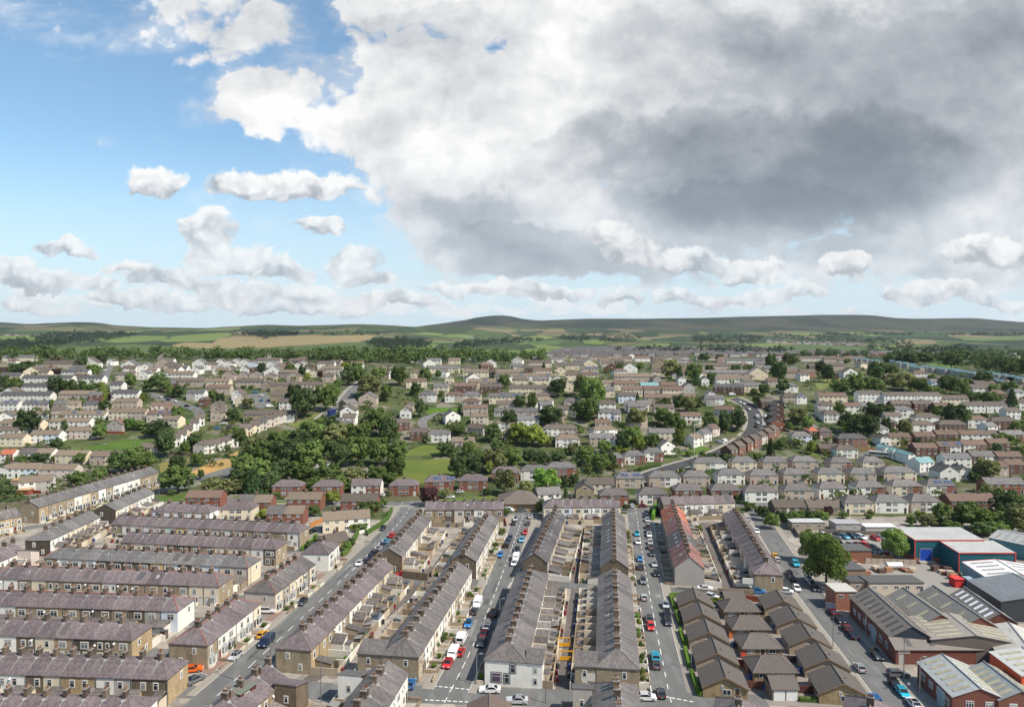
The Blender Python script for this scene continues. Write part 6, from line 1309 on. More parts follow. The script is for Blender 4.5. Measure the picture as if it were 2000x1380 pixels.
# yard stacks
rr8 = random.Random(8)
for i, (x, y) in enumerate(((1668, 1104), (1674, 1109), (1680, 1114), (1686, 1118), (1692, 1122), (1664, 1100), (1710, 1112), (1716, 1116), (1722, 1118), (1735, 1116), (1765, 1114), (1774, 1117), (1782, 1116), (1840, 1118), (1848, 1122), (1856, 1124), (1862, 1130), (1850, 1116), (1868, 1128), (1842, 1112), (1826, 1114))):
    p = at(x, y); c = rr8.choice(((.20, .07, .04), (.42, .36, .28), (.10, .06, .05), (.30, .16, .09))) if i > 5 else ((.45, .38, .30) if i % 2 else (.26, .11, .07))
    o = thing('pallet_stack', f'{"pale sheeted" if c[0] > .35 else "rusty brown"} stack in the works yard, {ORD[i]} from the leafy trees', 'stack', p, rr8.uniform(-.3, .3), 'stacks in the works yard')
    hh = rr8.uniform(.8, 1.8); put('load', MB().box(-1.1, 1.1, -.7, .7, .16, hh).mesh('load', ['matt']), o, color=c); put('pallet', MB().box(-1.1, 1.1, -.7, -.5, 0, .15).box(-1.1, 1.1, -.1, .1, 0, .15).box(-1.1, 1.1, .5, .7, 0, .15).mesh('pallet', ['timber']), o)
def tank():
    p = at(1746, 1112); o = thing('tank_trailer', 'white cylindrical tank lying in the works yard', 'tank', p); put('tank', MB().tube((-2.4, 0, 1.5), (2.4, 0, 1.5), .95, .95, 14).mesh('tank', ['paint']), o, color=(.68, .67, .64)); put('cradle', MB().box(-2, 2, -.7, .7, .0, .6).mesh('cradle', ['timber']), o)
tank()
fence([(1702, 1090), (1722, 1092), (1746, 1094)], (.34, .20, .08), 'rusty timber fence below the parked works cars', 1.4); fence([(1660, 1090), (1640, 1060), (1610, 1050)], (.33, .29, .25), 'pale fence along the works yard by the street', 2.2, t=.1); fence([(1690, 1100), (1790, 1103)], (.40, .33, .27), 'pale mesh fence across the works yard', 1.8, t=.04)
fence([(1560, 1050), (1548, 1030), (1520, 1002)], (.17, .13, .10), 'stone boundary wall along the corner road', 1.6, 'boundary_wall', 'stone', 'wall', t=.2); fence([(1600, 1040), (1690, 1044), (1760, 1045)], (.16, .14, .12), 'dark boundary wall above the works car park', 1.5, 'boundary_wall', 'stone', 'wall', t=.2); fence([(1612, 1192), (1632, 1196)], (.28, .31, .34), 'grey palisade fence under the big leafy trees', 2.4, t=.04)
fence([(1402, 1162), (1472, 1166)], (.22, .17, .12), 'stone yard wall at the foot of the works row', 2.2, 'boundary_wall', 'stone', 'wall', t=.2); fence([(1322, 1150), (1400, 1158)], (.26, .22, .18), 'grey wall at the foot of the red-roofed row', .9, 'boundary_wall', 'render', 'wall', t=.2)
fence([(786, 1128), (836, 1134)], (.20, .15, .10), 'rough stone yard wall below the gabled main road row', 2.4, 'boundary_wall', 'stone', 'wall', t=.25); fence([(616, 1300), (662, 1306)], (.17, .13, .09), 'dark stone wall at the alley mouth', 2.0, 'boundary_wall', 'stone', 'wall', t=.2)
fence([(975, 1016), (985, 1016), (989, 1028)], (.35, .045, .03), 'red fence at the end of the dark-gabled row', 1.4)
fence([(48, 962), (80, 964)], (.22, .035, .02), 'dark red fence behind the tallest slanting row', 1.6); fence([(206, 846), (243, 847)], (.24, .05, .03), 'red-brown fence before the pale gabled house', 1.5); fence([(332, 886), (356, 888), (400, 892)], (.20, .13, .10), 'brown fence beside the green verge', 1.5); fence([(1680, 880), (1735, 878)], (.24, .11, .06), 'rusty fence by the brick gables', 1.4)
fence([(606, 1030), (632, 1018)], (.42, .17, .04), 'orange timber fence beside the cream-and-white house', 1.8); fence([(700, 1042), (735, 1030), (742, 1024)], (.62, .60, .57), 'white garden wall curving round the main road bend', 1.0, 'garden_wall', 'render', 'wall', t=.15)
# ---------------------------------------------------------------- vehicles
def car_meshes(kd):
    def make():
        # side profile (y along the car, front at -y), heights; half-width by height
        if kd == 'van': prof = [(-2.55, .35), (-2.6, .75), (-2.45, 1.05), (-1.95, 1.2), (-1.35, 1.95), (-1.0, 2.05), (2.45, 2.08), (2.55, 1.9), (2.58, .4)]; gl = None; hw = .95
        elif kd == 'suv': prof = [(-2.2, .38), (-2.28, .7), (-2.15, .98), (-1.15, 1.10), (2.15, 1.14), (2.25, .85), (2.2, .4)]; gl = [(-1.05, 1.10), (-.45, 1.66), (1.65, 1.68), (2.08, 1.13)]; hw = .93
        elif kd == 'hatch': prof = [(-1.9, .32), (-1.98, .6), (-1.85, .82), (-1.0, .97), (1.85, 1.0), (1.95, .75), (1.9, .35)]; gl = [(-.95, .96), (-.2, 1.46), (1.25, 1.47), (1.78, 1.0)]; hw = .85
        elif kd == 'estate': prof = [(-2.2, .32), (-2.28, .6), (-2.15, .80), (-1.15, .96), (2.15, 1.0), (2.25, .75), (2.2, .35)]; gl = [(-1.05, .95), (-.3, 1.44), (1.75, 1.46), (2.12, 1.0)]; hw = .89
        else: prof = [(-2.2, .32), (-2.28, .6), (-2.15, .80), (-1.1, .95), (1.5, 1.0), (2.2, .96), (2.28, .7), (2.2, .35)]; gl = [(-1.0, .95), (-.25, 1.42), (.85, 1.43), (1.6, .99)]; hw = .89
        body = MB(); n = len(prof)
        sec = [(-hw * .93, .0), (-hw, .3), (-hw, .8), (-hw * .93, 1.0), (hw * .93, 1.0), (hw, .8), (hw, .3), (hw * .93, .0)]
        bot = .28
        for sx in (-1, 1):
            pts = [(sx * hw, y, z) for y, z in prof]; body.face(pts if sx < 0 else pts[::-1])
        for (y0, z0), (y1, z1) in zip(prof, prof[1:] + prof[:1]): body.face([(-hw, y0, z0), (hw, y0, z0), (hw, y1, z1), (-hw, y1, z1)][::-1])
        parts = {'body': body}
        if gl:
            iw = hw * .80; cab = MB()
            (a0, z0), (a1, z1), (a2, z2), (a3, z3) = gl
            T = [(-iw, a1, z1), (iw, a1, z1), (iw, a2, z2), (-iw, a2, z2)]; B_ = [(-hw * .96, a0, z0), (hw * .96, a0, z0), (hw * .96, a3, z3), (-hw * .96, a3, z3)]
            body.face([(x, y, z + .03) for x, y, z in T]); body.face([(x, y, z + .03) for x, y, z in T][::-1])
            for i in range(4):
                j = (i + 1) % 4; body.tube(B_[i], (T[i][0], T[i][1], T[i][2] + .02), .05, .045, 5)
                body.tube((T[i][0], T[i][1], T[i][2] + .01), (T[j][0], T[j][1], T[j][2] + .01), .045, .045, 5)
            for nm, (i, j) in (('windscreen', (0, 1)), ('rear_window', (2, 3))):
                g = MB(); g.face([B_[i], B_[j], T[j], T[i]]); parts[nm] = g
            for nm, (i, j) in (('side_window', (1, 2)), ('side_window2', (3, 0))):
                g = MB(); g.face([B_[i], B_[j], T[j], T[i]]); parts[nm] = g
        else:
            g = MB(); g.face([(-hw * .9, -1.86, 1.28), (hw * .9, -1.86, 1.28), (hw * .84, -1.41, 1.90), (-hw * .84, -1.41, 1.90)]); parts['windscreen'] = g
            for nm, s in (('side_window', 1), ('side_window2', -1)):
                g = MB(); q = [(s * (hw + .005), -1.6, 1.15), (s * (hw + .005), -.7, 1.15), (s * (hw + .005), -.7, 1.75), (s * (hw + .005), -1.25, 1.75)]; g.face(q if s > 0 else q[::-1]); parts[nm] = g
            g = MB(); g.face([(hw * .8, 2.57, 1.2), (-hw * .8, 2.57, 1.2), (-hw * .78, 2.56, 1.8), (hw * .78, 2.56, 1.8)]); parts['rear_window'] = g
        L0, L1 = prof[1][0], prof[-2][0] if gl else 2.58; zf = prof[1][1]
        for nm, s in (('headlight', -1), ('headlight2', 1)): parts[nm] = MB().box(s * hw * .68 - .2, s * hw * .68 + .2, L0 - .03 + .02, L0 + .22, zf + .02, zf + .18)
        for nm, s in (('tail_light', -1), ('tail_light2', 1)): parts[nm] = MB().box(s * hw * .78 - .14, s * hw * .78 + .14, L1 - .1, L1 + .03, .68, .95)
        parts['number_plate'] = MB().box(-.26, .26, L1 + .0, L1 + .035, .5, .62)
        mm = {'body': 'paint', 'windscreen': 'car_glass', 'rear_window': 'car_glass', 'side_window': 'car_glass', 'side_window2': 'car_glass', 'headlight': 'lamp_white', 'headlight2': 'lamp_white', 'tail_light': 'lamp_red', 'tail_light2': 'lamp_red', 'number_plate': 'skylight'}
        return {k: v.mesh(k.rstrip('2'), [mm[k]]) for k, v in parts.items()}, prof, hw
    return cached(('car', kd), make)
def wheel_meshes():
    def make():
        return MB().tube((-.1, 0, 0), (.1, 0, 0), .32, .32, 12).mesh('wheel', ['tyre']), MB().tube((-.11, 0, 0), (.11, 0, 0), .19, .19, 8).mesh('rim', ['rim'])
    return cached('wheel', make)
CC = {'white': (.72, .72, .72), 'black': (.012, .012, .014), 'silver': (.42, .43, .45), 'grey': (.13, .135, .145), 'dark blue': (.016, .03, .075), 'blue': (.03, .17, .42), 'light blue': (.12, .38, .55), 'red': (.52, .02, .018), 'dark grey': (.045, .047, .052), 'orange': (.62, .11, .015), 'yellow': (.70, .36, .01), 'turquoise': (.02, .38, .52), 'maroon': (.14, .015, .02), 'navy': (.012, .02, .05)}
def car(x, y, hd, c, kd, label, simple=False, grp='cars parked and driving in the streets'):
    """hd: heading of the car's front, degrees clockwise from away-from-the-viewer"""
    p = at(x, y); p.z += .05 + (.1 if p.y > 330 else 0); nm = 'parked_van' if kd == 'van' else 'parked_car'
    a = radians(180 - hd); o = thing(nm, label, 'van' if kd == 'van' else 'car', p, a, grp)
    parts, prof, hw = car_meshes(kd)
    for k, me in parts.items():
        if simple and k not in ('body', 'windscreen', 'rear_window', 'side_window', 'side_window2'): continue
        put(k.rstrip('2'), me, o, color=CC[c] if k == 'body' else None)
    wy = 1.32 if kd in ('suv', 'estate', 'saloon') else 1.2 if kd == 'hatch' else 1.6; wm, rm = wheel_meshes()
    for sx in (-1, 1):
        for sy in (-1, 1):
            q = put('wheel', wm, o, (sx * (hw - .09), sy * wy, .32))
            if not simple: put('rim', rm, q)
    return o
def dirof(P, i):
    d = P[min(i + 1, len(P) - 1)] - P[max(0, i - 1)]; return math.degrees(atan2(d.x, d.y))
def heading(P, x, y):
    p = at(x, y); k = min(range(len(P)), key=lambda i: (P[i].x - p.x) ** 2 + (P[i].y - p.y) ** 2); return dirof(P, k)
MAINS, CENTS, FSTS, TSTS = (resample(P, 3) for P in (MAIN, CENT, FST, TST))
for x, y, flip, c, kd, lb in ((381, 1331, 20, 'grey', 'saloon', 'grey saloon beside the orange sports car'), (460, 1285, 180, 'silver', 'hatch', 'silver hatchback driving toward the corner shop'), (513, 1243, 0, 'yellow', 'hatch', 'yellow hatchback ahead of the dark blue van'),
                              (591, 1179, 180, 'dark grey', 'hatch', 'dark car alone on the main road'), (702, 1103, 180, 'white', 'hatch', 'white car driving down the main road'), (716, 1097, 0, 'navy', 'estate', 'first navy car in the line by the gabled row'), (724, 1089, 0, 'dark blue', 'hatch', 'second dark car in the line by the gabled row'), (731, 1082, 0, 'black', 'suv', 'black car in the line by the gabled row'),
                              (740, 1073, 0, 'silver', 'hatch', 'silver car in the line by the gabled row'), (747, 1066, 0, 'dark blue', 'hatch', 'dark blue car beyond the silver one in line'), (754, 1059, 0, 'light blue', 'hatch', 'pale blue car next to the red car'), (766, 1048, 0, 'red', 'suv', 'red car at the head of the parked line'), (748, 1034, 180, 'black', 'hatch', 'black car passing the garden wall at the bend')):
    car(x, y, heading(MAINS, x, y) + flip, c, kd, lb)
car(521, 1258, heading(MAINS, 521, 1258) + 180, 'navy', 'van', 'dark blue van on the main road behind the yellow car')
car(376, 1311, 70, 'orange', 'saloon', 'orange sports car by the stone corner house'); car(523, 1196, 88, 'white', 'suv', 'white car parked by the pink end wall'); car(532, 1122, 60, 'grey', 'hatch', 'grey car tucked beside the cream gable')
for x, y, flip, c, kd, lb in ((875, 1300, 180, 'red', 'hatch', 'red hatchback parked before the white vans'), (885, 1283, 180, 'white', 'van', 'white van nearest the red hatchback'.replace('nearest', 'directly behind')), (899, 1277, 0, 'red', 'hatch', 'red car half hidden beside the white van'), (902, 1252, 0, 'white', 'van', 'white van beyond the half-hidden red car'), (915, 1222, 180, 'blue', 'hatch', 'bright blue car alone on the central street kerb'),
                              (926, 1197, 0, 'dark grey', 'hatch', 'dark car behind the far white van'), (933, 1183, 180, 'white', 'van', 'white van by the small front gardens'), (965, 1201, 0, 'black', 'suv', 'black car driving up the central street'), (951, 1229, 180, 'silver', 'estate', 'silver car parked behind two dark cars'), (945, 1243, 180, 'maroon', 'hatch', 'maroon car between silver and grey cars'), (941, 1258, 180, 'dark grey', 'saloon', 'dark grey car at the front of three'),
                              (977, 1086, 180, 'blue', 'hatch', 'blue car by the dark-gabled row'), (989, 1067, 0, 'black', 'suv', 'first dark car by the upper front gardens'), (992, 1060, 180, 'dark blue', 'hatch', 'second dark car by the upper front gardens'), (996, 1053, 180, 'navy', 'hatch', 'third dark car by the upper front gardens'), (1003, 1024, 0, 'dark grey', 'hatch', 'dark car close to the top of the street'), (1007, 1016, 180, 'silver', 'hatch', 'silver car at the top of the central street'),
                              (1004, 1103, 180, 'white', 'hatch', 'white car before the white pickup'), (1010, 1076, 180, 'black', 'hatch', 'black car just behind the white van uphill'), (1019, 1057, 180, 'light blue', 'hatch', 'pale blue car opposite the upper gardens'), (1026, 1042, 180, 'red', 'hatch', 'red car opposite the upper gardens'), (1032, 1024, 0, 'grey', 'hatch', 'grey car under the green tree'), (1036, 1011, 0, 'white', 'hatch', 'white car under the green tree')):
    car(x, y, heading(CENTS, x, y) + flip, c, kd, lb)
car(1008, 1094, heading(CENTS, 1008, 1094) + 180, 'white', 'van', 'white pickup van uphill on the central street')
for x, y, flip, c, kd, lb in ((1291, 1358, 0, 'dark grey', 'hatch', 'dark car nearing the bottom junction'.replace('nearing', 'close to')), (1282, 1302, 0, 'grey', 'hatch', 'grey car behind the turquoise car'), (1280, 1287, 0, 'turquoise', 'suv', 'turquoise car on the hedged street'), (1271, 1227, 180, 'red', 'hatch', 'bright red car on the hedged street'), (1268, 1212, 0, 'grey', 'suv', 'grey car just behind the red one'), (1305, 1217, 180, 'dark grey', 'estate', 'dark grey car with a roof rack'), (1303, 1203, 180, 'black', 'suv', 'black car behind the roof-rack car'),
                              (1300, 1185, 180, 'silver', 'hatch', 'silver car by the fifth hedge'), (1258, 1170, 0, 'silver', 'hatch', 'silver-grey car at the middle crossing'), (1256, 1137, 180, 'grey', 'saloon', 'grey car below the middle crossing'.replace('below', 'above')), (1251, 1110, 0, 'dark grey', 'suv', 'dark grey car on the garden side'), (1250, 1094, 180, 'blue', 'hatch', 'blue car on the garden side'), (1246, 1061, 180, 'white', 'hatch', 'white car behind the turquoise hatchback'), (1244, 1045, 180, 'turquoise', 'hatch', 'turquoise hatchback on the garden side'),
                              (1282, 1123, 180, 'black', 'hatch', 'black car opposite the grey saloon'), (1278, 1105, 180, 'silver', 'hatch', 'silver car facing down the parked street'), (1274, 1084, 180, 'dark grey', 'hatch', 'dark hatchback beside the shaded gardens'), (1271, 1071, 0, 'grey', 'suv', 'grey car in the shaded line'), (1270, 1062, 180, 'silver', 'hatch', 'silver car in the shaded line'), (1268, 1047, 180, 'white', 'estate', 'cream car in the shaded line'), (1266, 1039, 0, 'dark blue', 'hatch', 'dark blue car in the shaded line'), (1265, 1031, 0, 'black', 'hatch', 'black car in the shaded line'),
                              (1264, 1018, 180, 'silver', 'hatch', 'pale car by the tall bright hedge'), (1263, 1009, 0, 'dark blue', 'estate', 'dark blue car by the tall bright hedge'), (1262, 1003, 0, 'navy', 'hatch', 'navy car at the top of the parked line')):
    car(x, y, heading(FSTS, x, y) + flip, c, kd, lb)
for x, y, flip, c, kd, lb in ((1708, 1372, 0, 'blue', 'suv', 'blue car behind the last slate row'), (1784, 1378, 0, 'white', 'hatch', 'white car at the foot of the factory street'), (1763, 1357, 180, 'turquoise', 'hatch', 'turquoise car by the cream-striped shed'), (1747, 1340, 180, 'black', 'hatch', 'black car next to the turquoise one'), (1679, 1308, 0, 'silver', 'hatch', 'silver car opposite the brick works'), (1712, 1283, 180, 'dark grey', 'estate', 'dark car alone by the brick works'),
                              (1665, 1243, 0, 'navy', 'saloon', 'navy car, last of four by the long shed'), (1653, 1230, 0, 'maroon', 'hatch', 'maroon-and-silver car by the long shed'), (1640, 1213, 180, 'black', 'saloon', 'black saloon by the long shed'), (1627, 1199, 0, 'maroon', 'hatch', 'dark red car first by the works gate'), (1556, 1152, 180, 'white', 'hatch', 'white car driving past the end house'), (1546, 1132, 0, 'black', 'hatch', 'black car in the shade by the end house'), (1541, 1122, 0, 'dark grey', 'hatch', 'dark car parked by the pink hipped end'),
                              (1579, 1133, 180, 'white', 'estate', 'white car in the shade of the big trees'), (1586, 1143, 180, 'silver', 'hatch', 'silver car in the shade of the big trees'), (1592, 1152, 180, 'dark grey', 'hatch', 'dark car in the shade of the big trees'), (1554, 1104, 180, 'turquoise', 'suv', 'bright blue car driving on the factory street'), (1518, 1096, 0, 'silver', 'hatch', 'silver car in front of the yellow one'), (1513, 1088, 0, 'yellow', 'hatch', 'yellow car by the chimneyed row'), (1478, 1040, 180, 'white', 'hatch', 'white car halfway up the works street'), (1461, 1016, 0, 'white', 'hatch', 'white car at the upper corner')):
    car(x, y, heading(TSTS, x, y) + flip, c, kd, lb)
car(957, 1351, -88, 'white', 'saloon', 'white saloon crossing before the white-painted corner wall'); car(1010, 1372, -88, 'silver', 'saloon', 'silver car on the cross road by the brown roof'); car(803, 1340, 5, 'blue', 'hatch', 'blue car at the central street corner'); car(1263, 1366, 92, 'white', 'hatch', 'white car turning by the bottom row'); car(1754, 1320, 92, 'grey', 'estate', 'blue-grey estate car across the works entrance')
car(1377, 1152, 95, 'white', 'saloon', 'white car below the grey rendered gable'); car(1390, 1168, 130, 'white', 'hatch', 'white car behind the fifth bungalow'); car(1453, 1156, 92, 'dark grey', 'van', 'dark grey van by the stone yard wall'); car(1482, 1158, 92, 'blue', 'hatch', 'blue car by the stone yard wall'); car(1536, 1158, 110, 'white', 'hatch', 'white car behind the far ribbed bungalow'); car(1398, 1192, 110, 'white', 'estate', 'white car in the bungalow court')
car(1497, 1197, 90, 'navy', 'suv', 'navy car in the bungalow court'); car(788, 1124, 70, 'red', 'saloon', 'red car behind the gabled main road row'); car(1331, 1203, 20, 'black', 'hatch', 'black car behind the bungalow hedge'); car(1128, 1070, 2, 'silver', 'hatch', 'silver car in the back alley')
for i, (x, y, c, kd, w_) in enumerate(((1610, 1047, 'white', 'hatch', 'white'), (1636, 1049, 'dark blue', 'hatch', 'dark blue'), (1650, 1051, 'light blue', 'hatch', 'pale blue'), (1664, 1050, 'dark blue', 'suv', 'second dark blue'), (1682, 1052, 'white', 'suv', 'second white'), (1709, 1054, 'red', 'hatch', 'red'), (1722, 1053, 'white', 'hatch', 'third white'), (1643, 1066, 'dark grey', 'hatch', 'dark grey'), (1663, 1066, 'silver', 'hatch', 'silver'), (1676, 1067, 'maroon', 'hatch', 'maroon'), (1691, 1068, 'red', 'suv', 'second red'), (1706, 1072, 'navy', 'hatch', 'navy'), (1702, 1080, 'dark grey', 'hatch', 'lowest dark grey'), (1732, 1086, 'red', 'hatch', 'third red'), (1718, 1087, 'silver', 'hatch', 'lowest silver'))):
    car(x, y, 165 if i < 7 else 150, c, kd, f'{w_} car in the works car park above the brick store')
for i, (x, y, h, c, kd, lb) in enumerate(((1395 + 48, 786, 150, 'white', 'hatch', 'white car on the top of the dark curving road'), (1450, 790, 150, 'white', 'suv', 'second white car on the curving road'), (1462, 800, 170, 'silver', 'hatch', 'silver car on the curve'), (1478, 815, 0, 'white', 'van', 'white van on the curving road lay-by'), (1479, 827, 0, 'white', 'estate', 'white car on the lay-by'), (1477, 834, 0, 'dark grey', 'hatch', 'dark car on the lay-by'), (1498, 815, 90, 'white', 'van', 'white van beside the dark-roofed brick row'), (1408, 866, 120, 'white', 'hatch', 'white car by the white houses'), (1402, 863, 110, 'silver', 'hatch', 'silver car by the white houses'), (1415, 863, 40, 'white', 'van', 'white van by the white houses'), (1430, 772, 90, 'white', 'van', 'white van at the hilltop junction'),
                                         (312, 777, 110, 'white', 'hatch', 'white car on the western estate road'), (340, 785, 110, 'white', 'estate', 'second white car on the western estate road'), (329, 782, 110, 'dark grey', 'hatch', 'dark car on the western estate road'), (365, 794, 100, 'black', 'hatch', 'black car at the western estate bend'), (205, 724, 10, 'white', 'hatch', 'white car on the hilltop lane'), (218, 714, 10, 'white', 'van', 'white van at the end of the lane'), (511, 773, 5, 'white', 'hatch', 'white car in the close'), (511, 783, 5, 'blue', 'hatch', 'blue car in the close'), (498, 767, 80, 'blue', 'hatch', 'blue car at the head of the close'), (527, 795, 70, 'white', 'van', 'white van below the close'), (675, 785, 30, 'dark blue', 'hatch', 'dark car on the hill road'), (860, 811, 80, 'dark grey', 'hatch', 'dark car on the crescent'), (823, 805, 10, 'white', 'hatch', 'white car by the crescent lawn'),
                                         (425, 838, 80, 'blue', 'hatch', 'blue car behind the stepped cream row'), (448, 838, 80, 'dark grey', 'hatch', 'dark car behind the stepped cream row'), (438, 828, 80, 'white', 'hatch', 'white car behind the stepped cream row'), (748, 968, 10, 'white', 'hatch', 'white car on a red brick semi drive'), (740, 976, 10, 'dark grey', 'suv', 'dark car below the mock-timbered semi'), (880, 972, 90, 'white', 'hatch', 'white car by the yellow bush'), (926, 956, 80, 'navy', 'suv', 'navy car before a red brick semi'), (898, 962, 70, 'silver', 'hatch', 'silver car on a brick semi drive'), (1235, 990, 5, 'white', 'hatch', 'cream car at the top of the parked street'), (1256, 990, 85, 'maroon', 'hatch', 'maroon car at the top of the parked street'), (609, 1040, 20, 'black', 'hatch', 'black car beside the orange timber fence'), (1020, 999, 90, 'grey', 'estate', 'grey car before the church hall'), (992, 998, 110, 'white', 'van', 'white van before the church hall'), (1800, 930, 120, 'white', 'hatch', 'white car by the white teal-roofed house'))):
    car(x, y, h, c, kd, lb, simple=y < 960)
def bus(x, y, W, H, L, hd, c, stripe, label, nm, decks):
    p = at(x, y); o = thing(nm, label, 'bus', p, radians(180 - hd)); o.location.z += .15
    put('body', MB().box(-W / 2, W / 2, -L / 2, L / 2, .35, H).mesh('body', ['paint']), o, color=c)
    for z in decks:
        for s in (-1, 1): put('window_band', MB().box(s * (W / 2 + .01) - .02, s * (W / 2 + .01) + .02, -L / 2 + .3, L / 2 - .4, z, z + .95).mesh('window_band', ['car_glass']), o)
        put('windscreen', MB().box(-W / 2 + .15, W / 2 - .15, -L / 2 - .03, -L / 2 + .02, z - .1, z + 1.05).mesh('windscreen', ['car_glass']), o)
    put('stripe', MB().box(-W / 2 - .02, W / 2 + .02, -L / 2 + .05, L / 2 - .05, .5, .9).mesh('stripe', ['paint']), o, color=stripe)
    for sx in (-1, 1):
        for sy in (-.3, .3): put('wheel', wheel_meshes()[0], o, (sx * (W / 2 - .1), sy * L, .45), scale=(1.3, 1.4, 1.4))
bus(648, 812, 2.5, 4.3, 10.5, heading(resample(FAR2, 5), 648, 812) + 180, (.03, .05, .28), (.05, .09, .35), 'blue double-decker bus coming down the hill road', 'double_decker_bus', (1.2, 2.9)); bus(1717, 892, 2.5, 3.2, 11, 125, (.66, .64, .58), (.55, .53, .48), 'cream coach parked near the teal-roofed terrace', 'coach', (1.5,))
# ---------------------------------------------------------------- lamp posts, poles, barriers, bins, people
def lamp(x, y, h, label, c='pole', arm=True, nm='street_lamp', head='lamp_white', side=1):
    p = at(x, y); o = thing(nm, label, 'street lamp' if nm == 'street_lamp' else 'pole', p, 0, 'lamp posts and poles')
    put('pole', cached(('pole', h, c), lambda: MB().tube((0, 0, -.1), (0, 0, h), .10, .065, 8).mesh('pole', [c])), o)
    if arm:
        q = put('arm', cached(('arm', c, side), lambda: MB().tube((0, 0, 0), (side * .9, 0, .25), .045, .04, 6).mesh('arm', [c])), o, (0, 0, h)); put('lamp_head', cached(('head', side), lambda: MB().box(side * .7 - .1, side * 1.35 - .1 + .1, -.13, .13, .18, .32).mesh('lamp_head', ['lead'])), q) if side > 0 else put('lamp_head', cached(('head', side), lambda: MB().box(-1.35, -.7, -.13, .13, .18, .32).mesh('lamp_head', ['lead'])), q)
for x, y, h, lb, c, arm in ((457, 1326, 8, 'pale lamp post beside the silver car', 'lead', True), (528, 1292, 8, 'dark pole by the main road stone row', 'pole', False), (627, 1372, 9, 'tall dark pole beside the dark stone wing', 'pole', False), (603, 1156, 9, 'dark pole before the roadside row', 'pole', False), (773, 1046, 7.5, 'dark lamp pole at the head of the parked line', 'pole', False), (815, 1000, 7.5, 'pale lamp post at the top of the main road', 'lead', True),
                           (931, 1336, 6.5, 'pale lamp post by the central street shade', 'lead', True), (976, 1218, 6.5, 'pale lamp post halfway along the central street', 'lead', True), (1066, 1372, 7, 'dark lamp post before the white-painted corner wall', 'pole', True), (1321, 1190, 6, 'pale lamp post inside the fifth hedge', 'lead', True), (1350, 1306, 6, 'pale lamp post inside the second hedge', 'lead', True), (1627, 1262, 8.5, 'dark lamp post along the factory street', 'pole', True), (1691, 1247, 8, 'pale lamp post before the long brick shed', 'lead', True),
                           (1765, 1330, 9.5, 'dark telegraph pole by the works entrance', 'pole', False), (1796, 1358, 8, 'pale lamp post before the cream-striped shed', 'lead', True), (1484, 1156, 7, 'pale lamp post at the pink hipped end', 'lead', True), (1542, 1138, 6, 'pale lamp post in the shade by the end house', 'lead', True), (1449, 1006, 8, 'dark pole at the upper corner', 'pole', False), (597, 1052, 7, 'dark pole at the end of the pale long row', 'pole', False), (585, 1078, 7, 'dark pole beside the whitewashed pair', 'pole', False),
                           (490, 1142, 6, 'dark pole before the cream gable', 'pole', False), (832, 1112, 6.5, 'grey lamp post in the stone yard', 'pole', True), (776, 1210, 6, 'dark pole in the alley of the main road row', 'pole', False), (345, 1222, 8, 'dark pole beside the white gable', 'pole', False), (1356, 893, 22, 'tall white mast on the verge', 'white_frame', False), (1457, 864, 9, 'dark lamp post on the dark curving road', 'pole', True), (1423, 880, 9, 'grey lamp post below the white houses', 'lead', True), (1349, 900, 9, 'dark pole beside the tall mast', 'pole', False),
                           (1504, 806, 10, 'pale pole by the dark-roofed brick row', 'lead', False), (209, 870, 8, 'dark pole on the mown bank', 'pole', False), (264, 880, 7, 'pale lamp post on the mown bank', 'lead', True), (515, 966, 8, 'dark lamp post under the great clump', 'pole', True), (1112, 925, 8, 'grey lamp post on the bank', 'pole', True), (1138, 930, 8, 'second grey lamp post on the bank', 'pole', True), (943, 976, 8, 'dark lamp post before the brick semis', 'pole', True), (1023, 985, 8, 'grey lamp post before the church hall', 'lead', True), (311, 976, 9, 'dark pole at the meadow end', 'pole', False)):
    lamp(x, y, h, lb, c, arm, 'street_lamp' if arm else 'utility_pole')
def barrier(x, y, label):
    p = at(x, y); o = thing('scaffold_gate', label, 'barrier', p, 0, 'yellow alley gates'); y_ = (.62, .30, .015)
    for sx in (-1.5, 1.5): put('post', MB().box(sx - .09, sx + .09, -.09, .09, 0, 2.6).mesh('post', ['paint']), o, color=y_)
    put('top_rail', MB().box(-1.41, 1.41, -.07, .07, 2.3, 2.55).mesh('top_rail', ['paint']), o, color=y_); put('panel', MB().box(-1.41, 1.41, -.03, .03, .35, 1.2).mesh('panel', ['paint']), o, color=y_)
barrier(1101, 1264, 'yellow gate frame across the back alley, the farther one'.replace('farther', 'upper')); barrier(1106, 1291, 'yellow gate frame across the back alley, the lower one')
def bin_(x, y, c, label):
    p = at(x, y) if y is not None else x; o = thing('wheelie_bin', label, 'bin', p, R.uniform(-.5, .5), 'wheelie bins'); bm_ = cached('bin', lambda: (MB().prism([(-.26, -.3), (.26, -.3), (.26, .3), (-.26, .3)], .05, 1.0).mesh('body', ['paint']), MB().box(-.3, .3, -.36, .34, 1.0, 1.08).mesh('lid', ['paint'])))
    put('body', bm_[0], o, color=c, scale=(1.15, 1.15, 1.1)); put('lid', bm_[1], o, color=[v * .7 for v in c], scale=(1.15, 1.15, 1.1))
BC = {'maroon': (.20, .015, .02), 'blue': (.02, .07, .30), 'black': (.02, .02, .022), 'brown': (.14, .06, .03)}
